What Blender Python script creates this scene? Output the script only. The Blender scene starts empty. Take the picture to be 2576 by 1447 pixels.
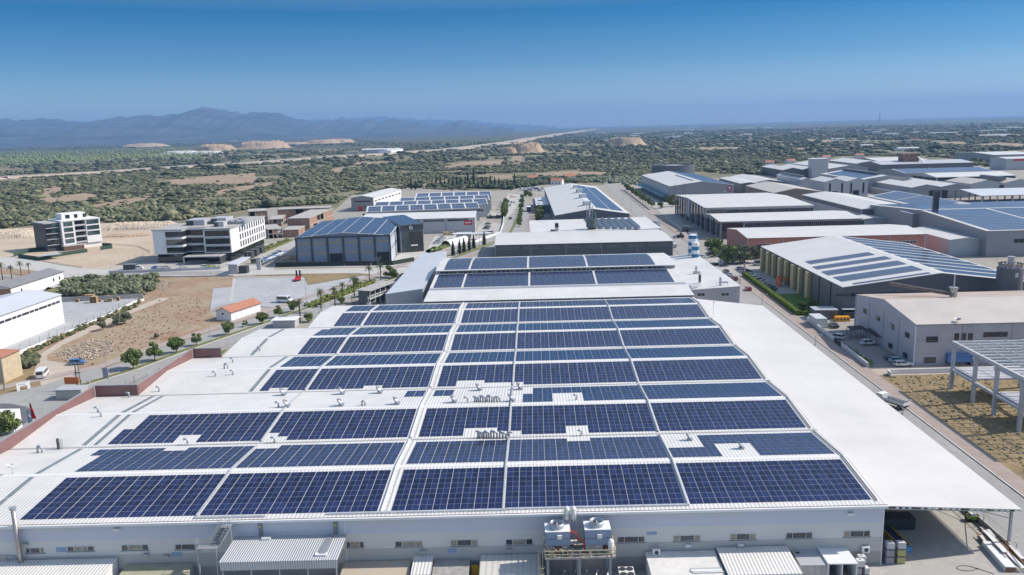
import bpy,bmesh,math,random
import numpy as np
from mathutils import Vector,Matrix
R=math.radians
rnd=random.Random(7)
sc=bpy.context.scene
COL=sc.collection
# ------------------------------------------------ camera
CZ=64.95
FL=2050.0
_p,_r,_y=.1945,-.026,-.0312
_F=Vector((math.sin(_y)*math.cos(_p),math.cos(_y)*math.cos(_p),-math.sin(_p)))
_R=Vector((math.cos(_y),-math.sin(_y),0));_U=_R.cross(_F)
_R2=_R*math.cos(_r)+_U*math.sin(_r);_U2=-_R*math.sin(_r)+_U*math.cos(_r)
cam=bpy.data.objects.new('camera',bpy.data.cameras.new('camera'));COL.objects.link(cam)
cam.data.sensor_width=36;cam.data.lens=36*FL/2576;cam.data.clip_end=90000;cam.data.clip_start=.5
M=Matrix.Identity(4)
for i in range(3):
    M[i][0]=_R2[i];M[i][1]=_U2[i];M[i][2]=-_F[i]
M[2][3]=CZ
cam.matrix_world=M
sc.camera=cam
# ------------------------------------------------ sky, sun, exposure
SUN_AZ,SUN_EL=R(10),R(41)
w=bpy.data.worlds.new('World');sc.world=w;w.use_nodes=True
nt=w.node_tree;bg=nt.nodes['Background']
sky=nt.nodes.new('ShaderNodeTexSky');sky.sky_type='NISHITA';sky.sun_disc=False
sky.sun_elevation=SUN_EL;sky.sun_rotation=math.pi/2-SUN_AZ
sky.altitude=300;sky.air_density=1.;sky.dust_density=.6;sky.ozone_density=1.5
tc=nt.nodes.new('ShaderNodeTexCoord');sx=nt.nodes.new('ShaderNodeSeparateXYZ');nt.links.new(tc.outputs['Generated'],sx.inputs[0])
rp=nt.nodes.new('ShaderNodeValToRGB');mrz=nt.nodes.new('ShaderNodeMapRange');mrz.inputs[1].default_value=-.01;mrz.inputs[2].default_value=.30;nt.links.new(sx.outputs[2],mrz.inputs[0]);nt.links.new(mrz.outputs[0],rp.inputs[0])
SKYT=[(0,(.60,.68,.84)),(.12,(.40,.53,.73)),(.28,(.14,.32,.52)),(.46,(.0,.205,.40)),(.60,(.30,.42,.52)),(.72,(.95,.90,.86)),(1.,(1.25,1.12,1.0))]
while len(rp.color_ramp.elements)<len(SKYT):rp.color_ramp.elements.new(.5)
for e_,(q_,c_)in zip(rp.color_ramp.elements,SKYT):e_.position=q_;e_.color=(*c_,1)
mxs=nt.nodes.new('ShaderNodeMix');mxs.data_type='RGBA';mxs.blend_type='MULTIPLY';mxs.inputs[0].default_value=1;nt.links.new(sky.outputs[0],mxs.inputs[6]);nt.links.new(rp.outputs[0],mxs.inputs[7])
nt.links.new(mxs.outputs[2],bg.inputs[0]);bg.inputs[1].default_value=.15
sd=bpy.data.lights.new('sun','SUN');sd.energy=4.1;sd.angle=R(.53);sd.color=(1,.93,.84)
so=bpy.data.objects.new('sun',sd);COL.objects.link(so)
_d=Vector((math.cos(SUN_EL)*math.cos(SUN_AZ),math.cos(SUN_EL)*math.sin(SUN_AZ),math.sin(SUN_EL)))
so.rotation_euler=_d.to_track_quat('Z','Y').to_euler();so.location=(60,20,120)
sc.view_settings.view_transform='Standard';sc.view_settings.look='None'
sc.view_settings.exposure=.30;sc.view_settings.gamma=1
sc.render.engine='CYCLES'
sc.cycles.max_bounces=5;sc.cycles.diffuse_bounces=2;sc.cycles.glossy_bounces=3
sc.cycles.transmission_bounces=3;sc.cycles.volume_bounces=0;sc.cycles.transparent_max_bounces=6
sc.cycles.use_denoising=True;sc.cycles.caustics_reflective=False;sc.cycles.caustics_refractive=False
# ------------------------------------------------ sight lines of the survey: a point seen -> a point on a level or a wall
_OFF={'T':400,'M':950,'L':1300,'B':1725}
_Z={'Za':(3400,1960,696/2576),'Zb':(2100,2000,600/2576),'Zc':(700,1980,800/2576),'Zd':(0,1500,500/2067),
      'Ze':(1700,1480,800/2576),'Zf':(900,1480,800/2576),'Z5':(130,820,970/2576),'Zg':(3400,1100,400/1447),'Zh':(3072,400,628/2524),'Zi':(3500,560,596/2537),'Zj':(2200,640,600/2554),'Zk':(1380,740,620/2492),
      'Zl':(1900,740,600/2554),'Zm':(2650,900,700/2532),'Zn':(1300,1000,600/2554),'Zo':(0,1000,600/2554)}
def px(c,x,y):
    if c=='D':return(x,y)
    if c[0]=='Z':
        a,b,s=_Z[c];return((a+x*s)*.62891,(b+y*s)*.62891)
    return((int(c[1])*1024+x*1024/2572)*.62891,(_OFF[c[0]]+y*1024/2572)*.62891)
def ray(c,x,y):
    u,v=px(c,x,y)
    return _F+_R2*((u-1288)/FL)-_U2*((v-723.5)/FL)
def G(c,x,y,z=0.0):
    d=ray(c,x,y);t=(z-CZ)/d.z;return Vector((d.x*t,d.y*t,z))
def onwall(c,x,y,P,n):
    d=ray(c,x,y);o=Vector((0,0,CZ));t=(P-o).dot(n)/d.dot(n);return o+d*t
def proj(wp):
    q=Vector(wp)-Vector((0,0,CZ));z=q.dot(_F)
    return 1288+FL*q.dot(_R2)/z,723.5-FL*q.dot(_U2)/z
def HT(b,c,x,y):
    v=px(c,x,y)[1];lo,hi=0.,400.
    for _ in range(40):
        m=(lo+hi)/2
        if proj((b[0],b[1],b[2]+m))[1]>v:lo=m
        else:hi=m
    return lo
# ------------------------------------------------ materials
MATS={}
def mat(name,col,rough=.6,metal=0.,var=0.,scale=1.,bump=0.,bscale=8.,spec=.5,col2=None,emit=None,island=0.,coat=0.,kind=None,alpha=None):
    if name in MATS:return MATS[name]
    m=bpy.data.materials.new(name);m.use_nodes=True;MATS[name]=m
    t=m.node_tree;b=t.nodes['Principled BSDF']
    b.inputs['Base Color'].default_value=(*col,1);b.inputs['Roughness'].default_value=rough
    b.inputs['Metallic'].default_value=metal;b.inputs['Specular IOR Level'].default_value=spec
    b.inputs['Coat Weight'].default_value=coat
    L=t.links.new
    def N(k,**kw):
        n=t.nodes.new(k)
        for a,v in kw.items():setattr(n,a,v)
        return n
    geo=N('ShaderNodeNewGeometry');out=None
    if var or col2:
        no=N('ShaderNodeTexNoise');no.inputs['Scale'].default_value=scale;no.inputs['Detail'].default_value=6;no.inputs['Roughness'].default_value=.62
        L(geo.outputs['Position'],no.inputs['Vector'])
        mx=N('ShaderNodeMix',data_type='RGBA')
        a=tuple(max(0,c*(1-var))for c in col);c2=col2 or tuple(min(1,c*(1+var))for c in col)
        mx.inputs[6].default_value=(*(a if not col2 else col),1);mx.inputs[7].default_value=(*c2,1)
        mr=N('ShaderNodeMapRange');mr.inputs[1].default_value=.36;mr.inputs[2].default_value=.64
        L(no.outputs[0],mr.inputs[0]);L(mr.outputs[0],mx.inputs[0]);out=mx.outputs[2]
    if island:
        hs=N('ShaderNodeHueSaturation');mr=N('ShaderNodeMapRange');mr.inputs[3].default_value=1-island;mr.inputs[4].default_value=1+island
        L(geo.outputs['Random Per Island'],mr.inputs[0]);L(mr.outputs[0],hs.inputs['Value'])
        if out:L(out,hs.inputs['Color'])
        else:hs.inputs['Color'].default_value=(*col,1)
        out=hs.outputs[0]
    if out:L(out,b.inputs['Base Color'])
    if bump:
        n2=N('ShaderNodeTexNoise');n2.inputs['Scale'].default_value=bscale;n2.inputs['Detail'].default_value=5
        L(geo.outputs['Position'],n2.inputs['Vector'])
        bp=N('ShaderNodeBump');bp.inputs['Strength'].default_value=bump;bp.inputs['Distance'].default_value=.1
        L(n2.outputs[0],bp.inputs['Height']);L(bp.outputs[0],b.inputs['Normal'])
    if emit:b.inputs['Emission Color'].default_value=(*emit,1);b.inputs['Emission Strength'].default_value=1
    return m
def ribbed(name,col,axis='X',pitch=.5,depth=.5,rough=.45,var=.06,sharp=.12,dirt=None,line=.72,metal=0.,dscale=.12):
    """sheet-metal: narrow seams every `pitch` metres running across `axis`"""
    if name in MATS:return MATS[name]
    m=bpy.data.materials.new(name);m.use_nodes=True;MATS[name]=m
    t=m.node_tree;b=t.nodes['Principled BSDF'];L=t.links.new
    b.inputs['Roughness'].default_value=rough;b.inputs['Metallic'].default_value=metal
    geo=t.nodes.new('ShaderNodeNewGeometry');sp=t.nodes.new('ShaderNodeSeparateXYZ');L(geo.outputs['Position'],sp.inputs[0])
    def mth(op,a,bb=None):
        n=t.nodes.new('ShaderNodeMath');n.operation=op
        for i,v in enumerate((a,bb)):
            if v is None:continue
            if isinstance(v,(int,float)):n.inputs[i].default_value=v
            else:L(v,n.inputs[i])
        return n.outputs[0]
    f=mth('FRACT',mth('DIVIDE',sp.outputs[axis],pitch))
    seam=mth('LESS_THAN',f,sharp)
    no=t.nodes.new('ShaderNodeTexNoise');no.inputs['Scale'].default_value=dscale;no.inputs['Detail'].default_value=7;no.inputs['Roughness'].default_value=.65
    L(geo.outputs['Position'],no.inputs['Vector'])
    mr=t.nodes.new('ShaderNodeMapRange');mr.inputs[1].default_value=.38;mr.inputs[2].default_value=.66;L(no.outputs[0],mr.inputs[0])
    mx=t.nodes.new('ShaderNodeMix');mx.data_type='RGBA';L(mr.outputs[0],mx.inputs[0])
    mx.inputs[6].default_value=(*col,1);mx.inputs[7].default_value=(*(dirt or tuple(c*(1-var)for c in col)),1)
    m2=t.nodes.new('ShaderNodeMix');m2.data_type='RGBA';m2.blend_type='MULTIPLY';L(seam,m2.inputs[0]);L(mx.outputs[2],m2.inputs[6]);m2.inputs[7].default_value=(line,line,line,1)
    L(m2.outputs[2],b.inputs['Base Color'])
    if depth:
        bp=t.nodes.new('ShaderNodeBump');bp.inputs['Strength'].default_value=depth;bp.inputs['Distance'].default_value=.05
        L(mth('SINE',mth('MULTIPLY',f,6.2832)),bp.inputs['Height']);L(bp.outputs[0],b.inputs['Normal'])
    return m
WHITE_ROOF=ribbed('white_sheet_roof',(.735,.715,.68),'X',.6,.3,.45,.13,.13,line=.68,dscale=.14)
SLAT_WALL=ribbed('grey_wall_panels',(.40,.43,.48),'Z',1.1,.1,.5,.08,.035,line=.7)
ALU=mat('aluminium',(.43,.45,.48),.4,.55)
GALV=mat('galvanised_steel',(.42,.43,.45),.45,.4,var=.12,scale=3)
WHITE=mat('white_paint',(.78,.78,.77),.5,var=.04,scale=.6)
DARK=mat('dark_void',(.02,.022,.026),.6)
GLASS=mat('window_glass',(.035,.045,.055),.08,var=.5,scale=.7,spec=.8)
CONC=mat('concrete',(.42,.40,.37),.85,var=.14,scale=.5,bump=.1)
CELL=mat('solar_cell',(.012,.020,.070),.18,var=.25,scale=.45,spec=.25,island=.35,coat=.0)
BLACK=mat('black_rubber',(.02,.02,.02),.8)
# ------------------------------------------------ mesh building
ORG={}
class MB:
    def __init__(s,fr=None):
        s.v=[];s.f=[];s.m=[];s.mats=[];s.fr=fr;s.sm=False
    def mi(s,m):
        if m not in s.mats:s.mats.append(m)
        return s.mats.index(m)
    def P(s,p):
        if s.fr:
            o,ex,ey=s.fr;return(o[0]+ex[0]*p[0]+ey[0]*p[1],o[1]+ex[1]*p[0]+ey[1]*p[1],o[2]+p[2])
        return(p[0],p[1],p[2])
    def add(s,vs,fs,m):
        b=len(s.v);k=s.mi(m)
        s.v+=[s.P(p)for p in vs];s.f+=[tuple(b+i for i in f)for f in fs];s.m+=[k]*len(fs)
        return s
    def quad(s,a,b,c,d,m):return s.add([a,b,c,d],[(0,1,2,3)],m)
    def poly(s,ps,m):return s.add(ps,[tuple(range(len(ps)))],m)
    def box(s,x0,x1,y0,y1,z0,z1,m):
        v=[(x,y,z)for z in(z0,z1)for y in(y0,y1)for x in(x0,x1)]
        return s.add(v,[(0,2,3,1),(4,5,7,6),(0,1,5,4),(2,6,7,3),(0,4,6,2),(1,3,7,5)],m)
    def prism(s,pts,z0,z1,m,top=True,mtop=None):
        n=len(pts)
        z0s=z0 if isinstance(z0,(list,tuple))else[z0]*n;z1s=z1 if isinstance(z1,(list,tuple))else[z1]*n
        v=[(p[0],p[1],z0s[i])for i,p in enumerate(pts)]+[(p[0],p[1],z1s[i])for i,p in enumerate(pts)]
        s.add(v,[(i,(i+1)%n,n+(i+1)%n,n+i)for i in range(n)],m)
        if top:s.add(v[n:],[tuple(range(n))],mtop or m)
        return s
    def tube(s,path,r,m,n=6,caps=True):
        path=[Vector(p)for p in path];rs=r if isinstance(r,(list,tuple))else[r]*len(path)
        rings=[]
        for i,p in enumerate(path):
            d=(path[min(i+1,len(path)-1)]-path[max(i-1,0)])
            if d.length<1e-9:d=Vector((0,0,1))
            d.normalize();up=Vector((0,0,1))if abs(d.z)<.9 else Vector((1,0,0))
            a=d.cross(up).normalized();b=d.cross(a)
            rings.append([p+(a*math.cos(2*math.pi*k/n)+b*math.sin(2*math.pi*k/n))*rs[i]for k in range(n)])
        vs=[q for rg in rings for q in rg]
        fs=[(i*n+k,i*n+(k+1)%n,(i+1)*n+(k+1)%n,(i+1)*n+k)for i in range(len(path)-1)for k in range(n)]
        if caps:fs+=[tuple(range(n-1,-1,-1)),tuple(range((len(path)-1)*n,len(path)*n))]
        return s.add(vs,fs,m)
    def cyl(s,x,y,z0,z1,r,m,n=12,r2=None):return s.tube([(x,y,z0),(x,y,z1)],[r,r if r2 is None else r2],m,n)
    def lathe(s,x,y,prof,m,n=16):
        vs=[(x+r*math.cos(2*math.pi*k/n),y+r*math.sin(2*math.pi*k/n),z)for r,z in prof for k in range(n)]
        fs=[(i*n+k,i*n+(k+1)%n,(i+1)*n+(k+1)%n,(i+1)*n+k)for i in range(len(prof)-1)for k in range(n)]
        return s.add(vs,fs,m)
    def bar(s,a,b,w_,m,h_=None):
        a=Vector(a);b=Vector(b);d=(b-a).normalized();up=Vector((0,0,1))if abs(d.z)<.95 else Vector((0,1,0))
        u=d.cross(up).normalized()*w_/2;v=u.cross(d).normalized()*((h_ or w_)/2)
        vs=[a-u-v,a+u-v,a+u+v,a-u+v,b-u-v,b+u-v,b+u+v,b-u+v]
        return s.add([tuple(q)for q in vs],[(3,2,1,0),(4,5,6,7),(0,1,5,4),(1,2,6,5),(2,3,7,6),(3,0,4,7)],m)
    def build(s,name,parent=None,smooth=False,**tags):
        me=bpy.data.meshes.new(name)
        o0=ORG.get(parent.name,(0,0,0))if parent else(0,0,0)
        if parent is None and s.v and 'loc' in tags:o0=tags.pop('loc')
        me.from_pydata([(v[0]-o0[0],v[1]-o0[1],v[2]-o0[2])for v in s.v],[],s.f)
        for m in s.mats:me.materials.append(m)
        me.polygons.foreach_set('material_index',s.m)
        if smooth:me.polygons.foreach_set('use_smooth',[True]*len(s.f))
        me.update()
        o=bpy.data.objects.new(name,me);COL.objects.link(o)
        if parent:o.parent=parent
        else:o.location=o0
        ORG[o.name]=tuple(o0)
        for k,v in tags.items():o[k]=v
        return o
def thing(name,loc,label,cat,group=None,rz=0.):
    o=bpy.data.objects.new(name,None);COL.objects.link(o);o.empty_display_size=.5
    o.location=loc;o.rotation_euler=(0,0,rz);ORG[o.name]=tuple(loc)
    o['label']=label;o['category']=cat
    if group:o['group']=group
    return o
def copy_tree(o,parent=None):
    c=o.copy();COL.objects.link(c);c.parent=parent
    for ch in list(KIDS.get(o.name,[])):
        k=copy_tree(ch,c);KIDS.setdefault(c.name,[]).append(k)
    return c
KIDS={}
def settle(root):
    for o in COL.objects:
        if o.parent:pass
    def rec(o):
        ks=[c for c in COL.objects if c.parent==o];KIDS[o.name]=ks
        for k in ks:rec(k)
    rec(root);return root
def dup(proto,loc,rz,label,group=None,scale=None,cat=None):
    c=copy_tree(proto);c.location=loc;c.rotation_euler=(0,0,rz);c['label']=label
    if group:c['group']=group
    if scale:c.scale=scale if isinstance(scale,tuple)else(scale,)*3
    if cat:c['category']=cat
    return c
def struct(name,mb,**k):return mb.build(name,None,kind='structure',**k)
# ------------------------------------------------ generic buildings
def fr3(A,B,C,h,back=True):
    """frame from three seen eave corners: near left, near right, a point of the far edge"""
    a=G(*A,h);b=G(*B,h);c=G(*C,h)
    ex=(b-a);ex.z=0;W=ex.length;ex.normalize();ey=Vector((-ex.y,ex.x,0));Dp=(c-a).dot(ey)
    if Dp<0:Dp=-Dp
    return((a.x,a.y,0.),ex,ey),W,Dp
def win(par,fr,side,W,Dp,x0,x1,z0,z1,n=1,fm=None,gm=None,name='window',proud=.07,lab=None):
    """window on side f/b/l/r: frame as a part, the glazing as its sub-part"""
    fm=fm or WHITE;gm=gm or GLASS
    def pt(u,d,z):
        return{'f':(u,-d,z),'b':(W-u,Dp+d,z),'l':(-d,Dp-u,z),'r':(W+d,u,z)}[side]
    t=.09 if(x1-x0)<6 else .12
    mb=MB(fr)
    def bx(u0,u1,za,zb,d0,d1,m,mb=mb):
        v=[pt(u,d,z)for z in(za,zb)for d in(d0,d1)for u in(u0,u1)]
        mb.add(v,[(0,2,3,1),(4,5,7,6),(0,1,5,4),(2,6,7,3),(0,4,6,2),(1,3,7,5)],m)
    bx(x0,x1,z0,z0+t,.0,proud,fm);bx(x0,x1,z1-t,z1,.0,proud,fm)
    step=(x1-x0-t)/n
    for i in range(n+1):bx(x0+i*step,x0+i*step+t,z0+t,z1-t,.0,proud,fm)
    f=mb.build(name+'' if name!='window' else 'window',par)
    g=MB(fr);v=[pt(x0+t/2,.03,z0+t/2),pt(x1-t/2,.03,z0+t/2),pt(x1-t/2,.03,z1-t/2),pt(x0+t/2,.03,z1-t/2)]
    g.add(v,[(0,1,2,3)],gm);g.build('pane',f)
    if lab:f['label']=lab
    return f
def panelface(par,fr,side,W,Dp,x0,x1,z0,z1,m,name='door',d1=.05,d0=0.0):
    mb=MB(fr)
    def pt(u,d,z):
        return{'f':(u,-d,z),'b':(W-u,Dp+d,z),'l':(-d,Dp-u,z),'r':(W+d,u,z)}[side]
    v=[pt(u,d,z)for z in(z0,z1)for d in(d0,d1)for u in(x0,x1)]
    mb.add(v,[(0,2,3,1),(4,5,7,6),(0,1,5,4),(2,6,7,3),(0,4,6,2),(1,3,7,5)],m)
    return mb.build(name,par)
class Shed:
    def z(s,x,y):
        u=x if s.ax=='y' else y
        for(a,za),(b,zb)in zip(s.pts[:-1],s.pts[1:]):
            if u<=b or(b,zb)==s.pts[-1]:return za+(zb-za)*(u-a)/(b-a)+s.t
    def loc(s,w_):
        o,ex,ey=s.fr;d=Vector((w_[0]-o[0],w_[1]-o[1],0));return d.dot(ex),d.dot(ey)
    def px(s,c,x,y):
        z=s.h+.5
        for _ in range(30):
            q=s.loc(G(c,x,y,z));z=.5*z+.5*s.z(min(max(q[0],0),s.W),min(max(q[1],0),s.D))
        return q
    def win(s,side,x0,x1,z0,z1,n=1,**k):return win(s.o,s.fr,side,s.W,s.D,x0,x1,z0,z1,n,**k)
    def row(s,side,k,w_,z0,z1,n=1,m0=1.,m1=1.,**kw):
        L_=(s.W if side in 'fb' else s.D)-m0-m1;st=L_/k
        for i in range(k):s.win(side,m0+i*st+(st-w_)/2,m0+i*st+(st+w_)/2,z0,z1,n,**kw)
    def face(s,side,x0,x1,z0,z1,m,name='door',d1=.05,d0=0.):return panelface(s.o,s.fr,side,s.W,s.D,x0,x1,z0,z1,m,name,d1,d0)
    def wx(s,side,c,x,y):
        o,ex,ey=s.fr;O=Vector(o)
        if side=='f':P_,n,e=O,ey,ex
        elif side=='r':P_,n,e=O+ex*s.W,ex,ey
        elif side=='l':P_,n,e=O+ey*s.D,ex,-ey
        if side=='l':P_=O;
        q=onwall(c,x,y,P_,n);u=(q-P_).dot(ey if side=='r' else(ex if side=='f' else ey))
        if side=='l':u=s.D-u
        return u,q.z
    def pwin(s,side,c,xa,ya,xb,yb,n=1,**k):
        u0,z1=s.wx(side,c,xa,ya);u1,z0=s.wx(side,c,xb,yb)
        if u0>u1:u0,u1=u1,u0
        if z0>z1:z0,z1=z1,z0
        return s.win(side,u0,u1,z0,z1,n,**k)
    def pface(s,side,c,xa,ya,xb,yb,m,name='door',**k):
        u0,z1=s.wx(side,c,xa,ya);u1,z0=s.wx(side,c,xb,yb)
        if u0>u1:u0,u1=u1,u0
        if z0>z1:z0,z1=z1,z0
        return s.face(side,u0,u1,max(0,z0),z1,m,name,**k)
    def P(s,x,y,z=0):
        o,ex,ey=s.fr;return Vector((o[0]+ex[0]*x+ey[0]*y,o[1]+ex[1]*x+ey[1]*y,z))
    def arr(s,label,pts=None,box=None,nu=0,nv=0,group=None,cm=None,base=None,name='solar_array',cat='solar array',dz=.16,pu=1.0,pv=1.65):
        if pts:q=[s.px(*p)for p in pts];x0,x1=min(a for a,b in q),max(a for a,b in q);y0,y1=min(b for a,b in q),max(b for a,b in q)
        else:x0,x1,y0,y1=box
        x0=max(.15,x0);y0=max(.15,y0);x1=min(s.W-.15,x1);y1=min(s.D-.15,y1)
        nu=nu or max(1,round((x1-x0)/pu));nv=nv or max(1,round((y1-y0)/pv));cm=cm or CELL;base=base or ALU
        t=thing(name,s.P((x0+x1)/2,(y0+y1)/2,s.z((x0+x1)/2,(y0+y1)/2)),label,cat,group)
        Z=lambda x,y,d:(x,y,s.z(x,y)+d)
        def cuts(a0,a1,ax):
            c=[a0]+[u for u,z in s.pts if a0<u<a1 and s.ax==ax]+[a1];return c
        for xa,xb in zip(cuts(x0,x1,'y')[:-1],cuts(x0,x1,'y')[1:]):
            for ya,yb in zip(cuts(y0,y1,'x')[:-1],cuts(y0,y1,'x')[1:]):
                mb=MB(s.fr);mb.add([Z(xa,ya,dz),Z(xb,ya,dz),Z(xb,yb,dz),Z(xa,yb,dz),Z(xa,ya,.01),Z(xb,ya,.01),Z(xb,yb,.01),Z(xa,yb,.01)],[(0,1,2,3),(4,5,1,0),(5,6,2,1),(6,7,3,2),(7,4,0,3)],base)
                ku=max(1,round(nu*(xb-xa)/(x1-x0)));kv=max(1,round(nv*(yb-ya)/(y1-y0)))
                for i in range(ku):
                    for j in range(kv):
                        a,b=xa+(xb-xa)*(i+.035)/ku,xa+(xb-xa)*(i+.965)/ku;c,d=ya+(yb-ya)*(j+.03)/kv,ya+(yb-ya)*(j+.97)/kv
                        mb.add([Z(a,c,dz+.006),Z(b,c,dz+.006),Z(b,d,dz+.006),Z(a,d,dz+.006)],[(0,1,2,3)],cm)
                mb.build('panel_field',t)
        return t
def shed(name,label,fr,W,Dp,h,rise=1.2,ridge='x',wall=None,roof=None,over=.35,cat='warehouse',wins=(),pil=None,plinth=None,group=None,t=.22,rp=.5,trim=None):
    """hall with walls and a gabled / shed / flat roof. ridge 'x' runs along the front, 'y' runs away, 'flat', 'm<k>' = k gables across x"""
    o=thing(name,fr[0],label,cat,group)
    wall=wall or SLAT_WALL;roof=roof or WHITE_ROOF

    if ridge=='flat':prof=[(0,h),(1,h)];ax='y'
    elif ridge=='x':prof=[(0,h),(rp,h+rise),(1,h)];ax='x'
    elif ridge=='y':prof=[(0,h),(rp,h+rise),(1,h)];ax='y'
    elif ridge=='sx':prof=[(0,h),(1,h+rise)];ax='x'
    elif ridge=='sy':prof=[(0,h),(1,h+rise)];ax='y'
    else:
        k=int(ridge[1:]);ax='y';prof=[(0,h)]
        for i in range(k):prof+=[((i+.5)/k,h+rise),((i+1)/k,h)]
    mb=MB(fr)
    if ax=='y':
        pf=[(0,0)]+[(u*W,z)for u,z in prof]+[(W,0)]
        mb.add([(x,0,z)for x,z in pf],[tuple(reversed(range(len(pf))))],wall);mb.add([(x,Dp,z)for x,z in pf],[tuple(range(len(pf)))],wall)
        mb.quad((0,Dp,0),(0,0,0),(0,0,prof[0][1]),(0,Dp,prof[0][1]),wall);mb.quad((W,0,0),(W,Dp,0),(W,Dp,prof[-1][1]),(W,0,prof[-1][1]),wall)
    else:
        pf=[(0,0)]+[(u*Dp,z)for u,z in prof]+[(Dp,0)]
        mb.add([(0,y,z)for y,z in pf],[tuple(range(len(pf)))],wall);mb.add([(W,y,z)for y,z in pf],[tuple(reversed(range(len(pf))))],wall)
        mb.quad((0,0,0),(W,0,0),(W,0,prof[0][1]),(0,0,prof[0][1]),wall);mb.quad((W,Dp,0),(0,Dp,0),(0,Dp,prof[-1][1]),(W,Dp,prof[-1][1]),wall)
    wl=mb.build('wall',o)
    if pil:
        stp,pw,pm=pil[:3];pb=MB(fr)
        n=max(1,int(W/stp))
        for i in range(n+1):
            x=min(W-pw,max(0,i*W/n-pw/2));pb.box(x,x+pw,-.16,.0-.002,0,h-.15,pm)
        n=max(1,int(Dp/stp))
        for i in range(n+1):
            y=min(Dp-pw,max(0.01,i*Dp/n-pw/2));pb.box(-.16,-.002,y,y+pw,0,h-.15,pm);pb.box(W+.002,W+.16,y,y+pw,0,h-.15,pm)
        pb.build('pilaster',o)
    if plinth:MB(fr).box(-.05,W+.05,-.05,Dp+.05,0,plinth[0],plinth[1]).build('plinth',o)
    rb=MB(fr);tr=trim or roof
    def strip(p0,p1,a0,a1):
        (u0,z0),(u1,z1)=p0,p1
        if ax=='y':c=[(u0,a0,z0),(u1,a0,z1),(u1,a1,z1),(u0,a1,z0)]
        else:c=[(a0,u0,z0),(a0,u1,z1),(a1,u1,z1),(a1,u0,z0)];c=[c[0],c[3],c[2],c[1]]
        lo=[(x,y,z+.01)for x,y,z in c];hi=[(x,y,z+t)for x,y,z in c]
        rb.add(hi,[(0,1,2,3)],roof);rb.add(lo,[(3,2,1,0)],tr)
        rb.add(lo+hi,[(0,1,5,4),(2,3,7,6)],tr)
        return lo,hi
    S=W if ax=='y' else Dp;Ln=Dp if ax=='y' else W
    pts=[(u*S,z)for u,z in prof]
    def ext(a,b,e):
        dx=a[0]-b[0];k=e/abs(dx);return(a[0]+dx*k,a[1]+(a[1]-b[1])*k)
    P2=[ext(pts[0],pts[1],over)]+pts[1:-1]+[ext(pts[-1],pts[-2],over)]
    for i in range(len(P2)-1):
        lo,hi=strip(P2[i],P2[i+1],-over,Ln+over)
        if ax=='y':
            if i==0:rb.add(lo+hi,[(3,0,4,7)],tr)
            if i==len(P2)-2:rb.add(lo+hi,[(1,2,6,5)],tr)
        else:
            if i==0:rb.add(lo+hi,[(0,1,5,4)],tr)
            if i==len(P2)-2:rb.add(lo+hi,[(2,3,7,6)],tr)
            rb.add(lo+hi,[(3,0,4,7),(1,2,6,5)],tr)
    ro=rb.build('roof',o)
    S=Shed();S.fr=fr;S.W=W;S.D=Dp;S.h=h;S.pts=pts;S.ax=ax;S.o=o;S.t=t;S.roof=ro
    for q in wins:S.win(*q)
    return S
# ================================================ main hall
EV,Y0,DY,RO,HR,SK=9.7,110.38,29.24,.506,1.138,.026
def yy(i,u,X):return Y0+i*DY+u+SK*X
RU=RO*DY
def rz_(u):
    return EV+(HR*u/RU if u<RU else HR*(DY-u)/(DY-RU))
def RP(i,u,X,dz=0):return(X,yy(i,u,X),rz_(u)+dz)
XR=49.99
LEFT=[-96.2,-96.2,-87.0,-79.9,-66.1]
hall=thing('factory_hall',(0,Y0,0),'huge white factory hall whose low ridged roof is covered in solar panels, nearest building','factory')
m=MB()
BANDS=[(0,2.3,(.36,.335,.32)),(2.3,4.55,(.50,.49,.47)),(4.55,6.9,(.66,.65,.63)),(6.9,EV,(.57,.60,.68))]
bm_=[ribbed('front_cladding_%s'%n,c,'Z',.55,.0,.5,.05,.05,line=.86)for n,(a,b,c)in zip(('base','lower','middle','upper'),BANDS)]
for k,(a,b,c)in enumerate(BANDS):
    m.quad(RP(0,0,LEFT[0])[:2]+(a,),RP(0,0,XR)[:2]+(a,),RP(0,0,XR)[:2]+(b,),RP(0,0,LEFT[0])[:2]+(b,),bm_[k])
GW=ribbed('side_cladding',(.42,.43,.46),'Z',.9,.0,.5,.06,.04)
for i in range(5):
    prof=[(0,EV),(RU,EV+HR),(DY,EV)]
    for X,fl in((XR,0),(LEFT[i],1)):
        ps=[(X,yy(i,0,X),0),(X,yy(i,DY,X),0)]+[(X,yy(i,u,X),z-.01)for u,z in reversed(prof)]
        m.poly(ps if not fl else ps[::-1],GW)
    if i and LEFT[i]>LEFT[i-1]:
        m.quad((LEFT[i-1],yy(i,0,LEFT[i-1]),0),(LEFT[i-1],yy(i,0,LEFT[i-1]),EV),(LEFT[i],yy(i,0,LEFT[i]),EV),(LEFT[i],yy(i,0,LEFT[i]),0),GW)
m.quad((XR,yy(5,0,XR),0),(LEFT[4],yy(5,0,LEFT[4]),0),(LEFT[4],yy(5,0,LEFT[4]),EV),(XR,yy(5,0,XR),EV),GW)
m.build('wall',hall)
m=MB();TR=.12
for i in range(5):
    for u0,u1 in((0.28 if i else-.3,RU),(RU,DY-.28 if i<4 else DY+.2)):
        a=LEFT[i]
        q=[RP(i,u0,a,TR),RP(i,u0,XR+.25,TR),RP(i,u1,XR+.25,TR),RP(i,u1,a,TR)]
        if u0<0:q[0]=(q[0][0],q[0][1],EV+TR-.02);q[1]=(q[1][0],q[1][1],EV+TR-.02)
        m.poly(q,WHITE_ROOF)
        m.add([RP(i,u0,XR+.25,TR),RP(i,u1,XR+.25,TR),RP(i,u1,XR+.25,-.25),RP(i,u0,XR+.25,-.25)],[(0,3,2,1)],WHITE)
m.build('roof',hall)

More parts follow.
